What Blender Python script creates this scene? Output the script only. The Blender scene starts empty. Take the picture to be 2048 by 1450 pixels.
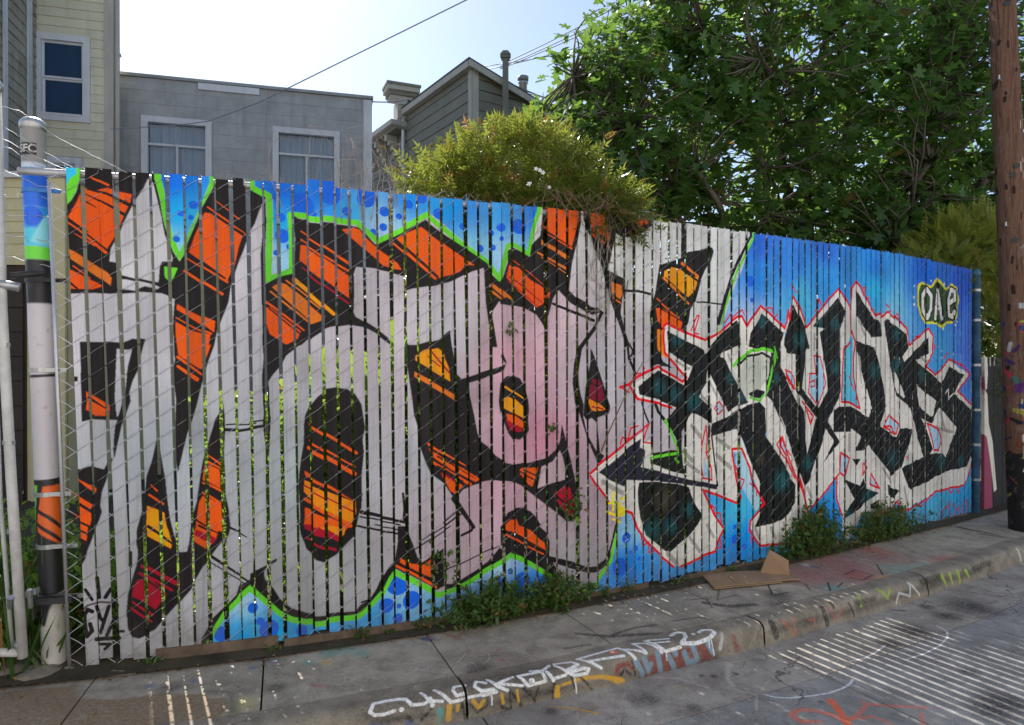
import bpy, math, random
import numpy as np
from mathutils import Vector, Matrix
random.seed(11); RNG=np.random.default_rng(11)
SC=bpy.context.scene; COL=SC.collection
# ---------------------------------------------------------------- camera, sky, sun, exposure
cam=bpy.data.objects.new('camera',bpy.data.cameras.new('camera')); COL.objects.link(cam)
cam.location=(0,0,1.55); cam.rotation_euler=(math.radians(90-.212),0,0)
cam.data.sensor_width=36; cam.data.lens=1350/2048*36; cam.data.clip_start=.05; cam.data.clip_end=2000
SC.camera=cam
SUN_AZ,SUN_EL=-31.0,44.0            # degrees from the view axis (+Y), and above the horizon
wd=bpy.data.worlds.new('World'); SC.world=wd; wd.use_nodes=True
nt=wd.node_tree; sky=nt.nodes.new('ShaderNodeTexSky'); sky.sky_type='NISHITA'; sky.sun_disc=False
sky.sun_elevation=math.radians(SUN_EL); sky.sun_rotation=math.radians(SUN_AZ); sky.air_density=1.0; sky.dust_density=.7; sky.ozone_density=.15
bg=nt.nodes['Background']; bg.inputs['Strength'].default_value=.115; nt.links.new(sky.outputs[0],bg.inputs['Color'])
ld=bpy.data.lights.new('sun','SUN'); ld.energy=4.8; ld.angle=math.radians(.5); ld.color=(1,.95,.87)
sun=bpy.data.objects.new('sun',ld); COL.objects.link(sun)
_d=Vector((math.sin(math.radians(SUN_AZ))*math.cos(math.radians(SUN_EL)),math.cos(math.radians(SUN_AZ))*math.cos(math.radians(SUN_EL)),math.sin(math.radians(SUN_EL))))
sun.rotation_euler=_d.to_track_quat('Z','Y').to_euler(); sun.location=_d*30
SC.view_settings.view_transform='Standard'; SC.view_settings.look='None'; SC.view_settings.gamma=1; SC.view_settings.use_curve_mapping=False
SC.view_settings.exposure=.68
SC.render.engine='CYCLES'; SC.cycles.max_bounces=6; SC.cycles.diffuse_bounces=4; SC.cycles.glossy_bounces=3; SC.cycles.transparent_max_bounces=8
# ---------------------------------------------------------------- the fence line: a gentle curve in plan
FC=[-0.002808258316529705,0.038758504612462066,0.4560721162777337,4.101888193260319]
def fy(x):   # cubic along the fence, straight beyond its ends
    c=np.clip(x,-2.7,6.0); return np.polyval(FC,c)+np.polyval(np.polyder(FC),c)*(x-c)
XS=np.linspace(-14,16,12001); SS=np.concatenate([[0],np.cumsum(np.hypot(np.diff(XS),np.diff(fy(XS))))]); SS=SS-np.interp(-2.245,XS,SS)
def pt(s): x=float(np.interp(s,SS,XS)); return x,float(fy(x))
def tang(s):
    a,b=pt(s-.01),pt(s+.01); dx,dy=b[0]-a[0],b[1]-a[1]; l=math.hypot(dx,dy); return dx/l,dy/l
def lean(s): return float(np.interp(np.interp(s,SS,XS),[-2.3,-1.36,0,1.7,4.6],[.037,.017,.008,.002,0]))
def fpos(s,z,off=0.0):
    q=s-lean(s)*(z-1.3); x,y=pt(q); tx,ty=tang(q); return (x+ty*off,y-tx*off,z)
def at(px,py,Y):   # a place in the street from bearing and distance (survey helper)
    return Vector(((px-1024)/1350*Y,Y,1.55-(py-720)/1350*Y))
# ---------------------------------------------------------------- helpers
def tag(o,label=None,cat=None,group=None,kind=None):
    for k,v in (('label',label),('category',cat),('group',group),('kind',kind)):
        if v: o[k]=v
    return o
def empty(name,loc,**k):
    o=bpy.data.objects.new(name,None); COL.objects.link(o); o.location=loc; o.empty_display_size=.2; return tag(o,**k)
def link(name,me,mats=(),parent=None,loc=None,smooth=False):
    o=bpy.data.objects.new(name,me); COL.objects.link(o)
    if not me.materials:
        for m in (mats if isinstance(mats,(list,tuple)) else [mats]): me.materials.append(m)
    if parent is not None:
        o.parent=parent; o.location=(Vector(loc) if loc is not None else Vector((0,0,0)))-(parent.location if parent.parent is None else parent.location+parent.parent.location)
    elif loc is not None: o.location=loc
    if smooth:
        me.polygons.foreach_set('use_smooth',[True]*len(me.polygons))
    return o
class MB:
    def __init__(s): s.v=[]; s.f=[]; s.m=[]
    def face(s,vs,m=0):
        n=len(s.v); s.v+=[tuple(v) for v in vs]; s.f.append(tuple(range(n,n+len(vs)))); s.m.append(m)
    def hexa(s,p,m=0):   # 8 corners: bottom 0-3 ccw, top 4-7
        n=len(s.v); s.v+=[tuple(q) for q in p]
        for f in ((3,2,1,0),(4,5,6,7),(0,1,5,4),(1,2,6,5),(2,3,7,6),(3,0,4,7)): s.f.append(tuple(n+i for i in f)); s.m.append(m)
    def box(s,o,u,v,w,m=0):  # origin corner and three edge vectors
        o,u,v,w=map(Vector,(o,u,v,w)); s.hexa([o,o+u,o+u+v,o+v,o+w,o+u+w,o+u+v+w,o+v+w],m)
    def cbox(s,c,sz,m=0,rz=0):
        R=Matrix.Rotation(rz,3,'Z'); c=Vector(c); a,b,h=[q/2 for q in sz]
        s.hexa([c+R@Vector(q) for q in ((-a,-b,-h),(a,-b,-h),(a,b,-h),(-a,b,-h),(-a,-b,h),(a,-b,h),(a,b,h),(-a,b,h))],m)
    def tube(s,pts,r,n=6,m=0,cap=True):
        pts=[Vector(p) for p in pts]; rs=r if isinstance(r,(list,tuple)) else [r]*len(pts); base=len(s.v); up=Vector((0,0,1))
        for i,p in enumerate(pts):
            d=(pts[min(i+1,len(pts)-1)]-pts[max(i-1,0)]).normalized()
            a=d.cross(up if abs(d.z)<.95 else Vector((1,0,0))).normalized(); b=a.cross(d)
            for k in range(n):
                t=2*math.pi*k/n; s.v.append(tuple(p+(a*math.cos(t)+b*math.sin(t))*rs[i]))
        for i in range(len(pts)-1):
            for k in range(n):
                a0=base+i*n+k; a1=base+i*n+(k+1)%n; s.f.append((a0,a1,a1+n,a0+n)); s.m.append(m)
        if cap:
            s.f.append(tuple(base+k for k in range(n))[::-1]); s.m.append(m); e=base+(len(pts)-1)*n; s.f.append(tuple(e+k for k in range(n))); s.m.append(m)
    def lathe(s,c,prof,n=16,m=0):  # profile of (r,z)
        s.tube([(c[0],c[1],c[2]+z) for r,z in prof],[max(r,1e-4) for r,z in prof],n,m)
    def mesh(s,name,org=(0,0,0)):
        me=bpy.data.meshes.new(name); o=Vector(org); me.from_pydata([tuple(Vector(v)-o) for v in s.v],[],s.f); me.polygons.foreach_set('material_index',s.m); me.update(); return me
    def build(s,name,mats,parent=None,smooth=False,bev=0,org=None):
        o=Vector(org) if org is not None else (parent.location+(parent.parent.location if parent.parent else Vector()) if parent is not None else Vector((0,0,0)))
        me=s.mesh(name,o); ob=link(name,me,mats,parent,o if parent is not None or org is not None else None,smooth)
        if bev:
            b=ob.modifiers.new('b','BEVEL'); b.width=bev; b.segments=2; b.limit_method='ANGLE'; b.angle_limit=.7
        return ob
def np_mesh(name,V,Fs,tint=None,uv=None):
    """V (n,3), Fs (m,k) constant-size faces"""
    me=bpy.data.meshes.new(name); V=np.asarray(V,np.float32); Fs=np.asarray(Fs,np.int32)
    me.vertices.add(len(V)); me.vertices.foreach_set('co',V.ravel()); k=Fs.shape[1]
    me.loops.add(Fs.size); me.loops.foreach_set('vertex_index',Fs.ravel()); me.polygons.add(len(Fs)); me.polygons.foreach_set('loop_start',np.arange(0,Fs.size,k,dtype=np.int32))
    me.update(calc_edges=True)
    if tint is not None:
        a=me.attributes.new('tint','FLOAT_COLOR','POINT'); a.data.foreach_set('color',np.asarray(tint,np.float32).ravel())
    if uv is not None:
        l=me.uv_layers.new(name='UVMap'); l.data.foreach_set('uv',np.asarray(uv,np.float32)[Fs.ravel()].ravel())
    return me
def set_uv(me,fn):
    l=me.uv_layers.new(name='UVMap'); n=len(me.loops); vi=np.empty(n,np.int32); me.loops.foreach_get('vertex_index',vi)
    uv=np.array([fn(v.co) for v in me.vertices],np.float32)[vi]; l.data.foreach_set('uv',uv.ravel())
# ---------------------------------------------------------------- node materials
class NT:
    def __init__(s,name):
        s.mat=bpy.data.materials.new(name); s.mat.use_nodes=True; s.t=s.mat.node_tree; s.b=s.t.nodes['Principled BSDF']; s.out=s.t.nodes['Material Output']
    def n(s,ty,**k):
        q=s.t.nodes.new('ShaderNode'+ty)
        for a,v in k.items(): setattr(q,a,v)
        return q
    def l(s,a,b): s.t.links.new(a,b); return s
    def val(s,sock,v):
        if hasattr(v,'is_linked') or isinstance(v,bpy.types.NodeSocket): s.t.links.new(v,sock)
        else: sock.default_value=v
    def noise(s,vec,scale,detail=4,rough=.6,dist=0):
        q=s.n('TexNoise'); s.l(vec,q.inputs['Vector']); q.inputs['Scale'].default_value=scale; q.inputs['Detail'].default_value=detail; q.inputs['Roughness'].default_value=rough; q.inputs['Distortion'].default_value=dist; return q.outputs['Fac']
    def ramp(s,fac,*st):
        q=s.n('ValToRGB'); s.l(fac,q.inputs['Fac']); e=q.color_ramp.elements
        while len(e)<len(st): e.new(.5)
        for i,(p,c) in enumerate(st): e[i].position=p; e[i].color=(c if len(c)==4 else (*c,1)) if isinstance(c,(tuple,list)) else (c,c,c,1)
        return q.outputs['Color']
    def mix(s,fac,a,b,bt='MIX'):
        q=s.n('Mix',data_type='RGBA',blend_type=bt); s.val(q.inputs[0],fac); 
        for i,v in ((6,a),(7,b)): s.val(q.inputs[i],v if not isinstance(v,tuple) else ((*v,1) if len(v)==3 else v))
        return q.outputs[2]
    def math(s,op,a,b=0.0):
        q=s.n('Math',operation=op); s.val(q.inputs[0],a); s.val(q.inputs[1],b); return q.outputs[0]
    def co(s,kind='Object'): return s.n('TexCoord').outputs[kind]
    def geo(s): return s.n('NewGeometry').outputs['Position']
    def scale(s,vec,v):
        q=s.n('Mapping'); s.l(vec,q.inputs['Vector']); q.inputs['Scale'].default_value=v; return q.outputs[0]
    def bump(s,h,st=.3,d=.01):
        q=s.n('Bump'); s.l(h,q.inputs['Height']); q.inputs['Strength'].default_value=st; q.inputs['Distance'].default_value=d; s.l(q.outputs[0],s.b.inputs['Normal'])
    def fin(s,col=None,rough=.6,metal=0,spec=.5):
        if col is not None: s.val(s.b.inputs['Base Color'],col if not isinstance(col,tuple) else ((*col,1) if len(col)==3 else col))
        s.val(s.b.inputs['Roughness'],rough); s.b.inputs['Metallic'].default_value=metal; s.b.inputs['Specular IOR Level'].default_value=spec; return s.mat
def simple(name,c,rough=.6,var=.25,sc=6,metal=0,bump=.15,bsc=60,grime=.0,spec=.4):
    m=NT(name); p=m.geo(); f=m.noise(p,sc,5,.65); c=np.array(c); col=m.mix(m.ramp(f,(.3,0.),(.72,1.)),tuple(c*(1-var)),tuple(np.minimum(c*(1+var*.6),.9)))
    if grime: col=m.mix(m.math('MULTIPLY',m.ramp(m.noise(m.scale(p,(9,9,1.2)),1.6,6,.7),(.45,0.),(.75,1.)),grime),col,(.06,.05,.04))
    m.bump(m.noise(p,bsc,4,.6),bump,.01); return m.fin(col,rough,metal,spec)
def leaf_mat(name,c0,c1,ct,trans=.45,rough=.38,spec=.5):
    m=NT(name); a=m.n('Attribute',attribute_name='tint'); sep=m.n('SeparateColor'); m.l(a.outputs['Color'],sep.inputs[0])
    col=m.mix(sep.outputs[0],c0,c1); col=m.mix(m.math('MULTIPLY',sep.outputs[1],1.0),col,(.30,.15,.045)) 
    m.fin(col,rough,0,spec); tr=m.n('BsdfTranslucent'); tc=m.mix(.35,ct,col); tc=m.mix(sep.outputs[1],tc,(.42,.2,.05)); m.l(tc,tr.inputs['Color'])
    ms=m.n('MixShader'); ms.inputs[0].default_value=trans; m.l(m.b.outputs[0],ms.inputs[1]); m.l(tr.outputs[0],ms.inputs[2]); m.l(ms.outputs[0],m.out.inputs['Surface']); return m.mat
# ---------------------------------------------------------------- spray paint: flat artwork rasterised from outlines in millimetres on each surface
PAL=dict(K=(20,15,19),k=(70,62,66),O=(230,86,38),o=(240,125,34),B=(200,108,48),A=(238,140,38),R=(150,24,44),r=(110,16,44),G=(98,192,56),C=(60,175,225),Q=(26,92,205),q=(40,105,240),
 N=(15,16,19),n=(30,27,46),t=(30,104,110),b=(85,80,62),c=(200,197,192),s=(178,182,172),h=(150,146,143),P=(156,190,215),L=(95,180,215),E=(208,36,48),Y=(226,205,60),v=(46,76,44),i=(214,212,205),g=(98,192,56),w=(172,150,158),l=(30,90,200))
def lin(c):
    c=np.asarray(c,float)/255; return np.where(c<=.04045,c/12.92,((c+.055)/1.055)**2.4)
def blur(a,n=1):
    for _ in range(n):
        for ax in (0,1):
            a=(np.roll(a,1,ax)+2*a+np.roll(a,-1,ax))/4
    return a
class Canvas:
    def __init__(s,x0,x1,z0,z1,res):
        s.x0,s.z0,s.res=x0,z0,res; s.W=int((x1-x0)/res); s.H=int((z1-z0)/res)
        s.a=np.zeros((s.H,s.W,4),np.float32)
        s.wob=None
    def box(s,px,pad):
        i0=max(0,int((px[:,0].min()-pad-s.x0)/s.res)-2); i1=min(s.W,int((px[:,0].max()+pad-s.x0)/s.res)+3)
        j0=max(0,int((px[:,1].min()-pad-s.z0)/s.res)-2); j1=min(s.H,int((px[:,1].max()+pad-s.z0)/s.res)+3)
        if i1<=i0 or j1<=j0: return None
        X=s.x0+(np.arange(i0,i1)+.5)*s.res; Z=s.z0+(np.arange(j0,j1)+.5)*s.res
        return i0,i1,j0,j1,X,Z
    def put(s,b,m,col,al=1.0):
        i0,i1,j0,j1=b[:4]
        m=(m*al)[...,None].astype(np.float32); r=s.a[j0:j1,i0:i1]
        c=col[j0:j1,i0:i1] if getattr(col,'ndim',1)==3 else np.asarray(col,np.float32)
        na=m[...,0]+r[...,3]*(1-m[...,0])
        r[...,:3]=r[...,:3]*(1-m)+c*m if s.opaque else np.where(na[...,None]>1e-4,(c*m+r[...,:3]*r[...,3:]*(1-m))/np.maximum(na[...,None],1e-4),r[...,:3])
        r[...,3]=na
    opaque=True
    def poly(s,px,col,soft=1,al=1.0):
        b=s.box(px,0)
        if b is None: return
        X,Z=b[4],b[5]; m=np.zeros((len(Z),len(X)),np.float32)
        for k in range(2):
            Zk=Z+(k-.5)*s.res*.5; mm=np.zeros((len(Z),len(X)),bool)
            for (xa,za),(xb,zb) in zip(px,np.roll(px,-1,0)):
                if za==zb: continue
                rows=np.nonzero((Zk>=min(za,zb))&(Zk<max(za,zb)))[0]
                if len(rows)==0: continue
                xc=xa+(Zk[rows]-za)/(zb-za)*(xb-xa)
                mm[rows]^=(X[None,:]>=xc[:,None])
            m+=mm*.5
        s.put(b,blur(m,soft) if soft else m,col,al)
    def stroke(s,px,w0,w1,col,al=1.0,soft=None):
        w=max(w0,w1); e=soft or s.res*1.2
        b=s.box(px,w/2+e)
        if b is None: return
        n=len(px)-1; L=np.concatenate([[0],np.cumsum(np.hypot(*np.diff(px,axis=0).T))]); L/=max(L[-1],1e-9)
        X,Z=b[4][None,:],b[5][:,None]; m=np.zeros((len(b[5]),len(b[4])),np.float32)
        for i in range(n):
            (xa,za),(xb,zb)=px[i],px[i+1]; dx,dz=xb-xa,zb-za; q=max(dx*dx+dz*dz,1e-9)
            t=np.clip(((X-xa)*dx+(Z-za)*dz)/q,0,1)
            dd=np.hypot(X-xa-t*dx,Z-za-t*dz); ww=(w0+(w1-w0)*(L[i]+t*(L[i+1]-L[i])))/2
            m=np.maximum(m,np.clip((ww-dd)/e+.5,0,1))
        s.put(b,m,col,al)
    def dot(s,px,r,col,al=1.0,e=None):
        s.stroke(np.repeat(px,2,0),2*r,2*r,col,al,e)
    def glow(s,px,r,col,al=.40):
        r=r*1.45
        b=s.box(px,r)
        if b is None: return
        q=((b[4][None,:]-px[0,0])**2+(b[5][:,None]-px[0,1])**2)/(r*r)
        s.put(b,np.clip(1-q,0,1)**1.5,col,al)
def idw(cv,pts,step=24,pw=2.6):
    # pts: (s,z,linear rgb) -> full-size colour field
    X=cv.x0+(np.arange(0,cv.W+step,step)+.5)*cv.res; Z=cv.z0+(np.arange(0,cv.H+step,step)+.5)*cv.res
    num=np.zeros((len(Z),len(X),3)); den=np.zeros((len(Z),len(X),1))
    for x,z,c in pts:
        k=1/((X[None,:]-x)**2+(Z[:,None]-z)**2+900.)**(pw/2); num+=k[...,None]*c; den+=k[...,None]
    g=num/den
    u=np.arange(cv.W)/step; v=np.arange(cv.H)/step; iu=u.astype(int); iv=v.astype(int); fu=(u-iu)[None,:,None]; fv=(v-iv)[:,None,None]
    return ((g[iv][:,iu]*(1-fu)+g[iv][:,iu+1]*fu)*(1-fv)+(g[iv+1][:,iu]*(1-fu)+g[iv+1][:,iu+1]*fu)*fv).astype(np.float32)
def paint(cv,text,fields):
    for ln in text.split('\n'):
        f=ln.split()
        if not f: continue
        col=fields.get(f[1]); 
        if col is None: col=lin(PAL[f[1]])
        if f[0]=='P': px=np.array([[float(v) for v in q.split(',')] for q in f[2:]]); cv.poly(px,col)
        elif f[0]=='S': px=np.array([[float(v) for v in q.split(',')] for q in f[4:]]); cv.stroke(px,float(f[2]),float(f[3]),col)
        elif f[0]=='D': px=np.array([[float(v) for v in q.split(',')] for q in f[3:]]); cv.dot(px,float(f[2]),col)
        elif f[0]=='G': px=np.array([[float(v) for v in q.split(',')] for q in f[3:]]); cv.glow(px,float(f[2]),col)

WH=[(218, 1749, 179, 177, 185), (173, 357, 150, 150, 154), (538, 1091, 151, 158, 165), (450, 2106, 182, 181, 187), (711, 1472, 170, 169, 177), (1146, 931, 150, 158, 164), (1269, 378, 146, 147, 151), (1995, 1754, 173, 171, 178), (1837, 1032, 158, 158, 165), (2477, 1765, 186, 157, 168), (2408, 1550, 186, 142, 157), (2575, 1054, 180, 125, 144), (2335, 824, 177, 141, 155), (2824, 660, 160, 141, 151), (3019, 1453, 166, 163, 171), (2655, 2299, 185, 185, 187), (3221, 2277, 186, 187, 187), (3877, 2398, 190, 192, 191), (2822, 247, 144, 140, 145), (4119, 1984, 189, 190, 191), (3424, 1280, 167, 164, 171)]
BL=[(549, 2467, 28, 98, 204), (590, 2292, 42, 150, 218), (586, 2113, 130, 192, 222), (1069, 2457, 32, 102, 208), (1041, 2295, 32, 148, 222), (1025, 2055, 150, 192, 218), (1300, 2490, 34, 104, 206), (1430, 2351, 52, 152, 218), (1594, 2307, 150, 184, 218), (1766, 2491, 40, 130, 210), (2002, 2426, 36, 136, 218), (2154, 2202, 120, 180, 218), (2316, 2424, 62, 142, 212), (2346, 2155, 152, 190, 222), (2585, 2417, 40, 110, 205), (2514, 2165, 110, 170, 225), (829, 108, 42, 152, 218), (808, 295, 150, 184, 218), (1082, 103, 36, 148, 218), (1566, 120, 62, 152, 212), (1652, 221, 130, 174, 218), (2298, 344, 150, 184, 218), (2464, 109, 26, 122, 208), (3252, 454, 130, 178, 218), (3251, 189, 32, 124, 208), (4268, 190, 32, 130, 212), (4269, 521, 72, 172, 218), (3869, 66, 60, 140, 205), (4486, 2413, 48, 98, 194), (5261, 2440, 52, 102, 194), (4827, 2326, 58, 120, 205), (4485, 2151, 62, 148, 218), (4377, 1847, 150, 178, 218), (4946, 1982, 80, 172, 218), (5261, 2197, 58, 142, 212), (5964, 2370, 48, 120, 205), (5964, 2154, 54, 164, 218), (6785, 2338, 40, 100, 200), (7446, 2285, 48, 88, 186), (7598, 1649, 72, 112, 200), (7059, 1550, 72, 152, 218), (6196, 1902, 118, 178, 218), (7446, 129, 52, 152, 214), (6965, 91, 78, 164, 214), (5193, 183, 42, 132, 218), (4706, 131, 60, 160, 215)]
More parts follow.
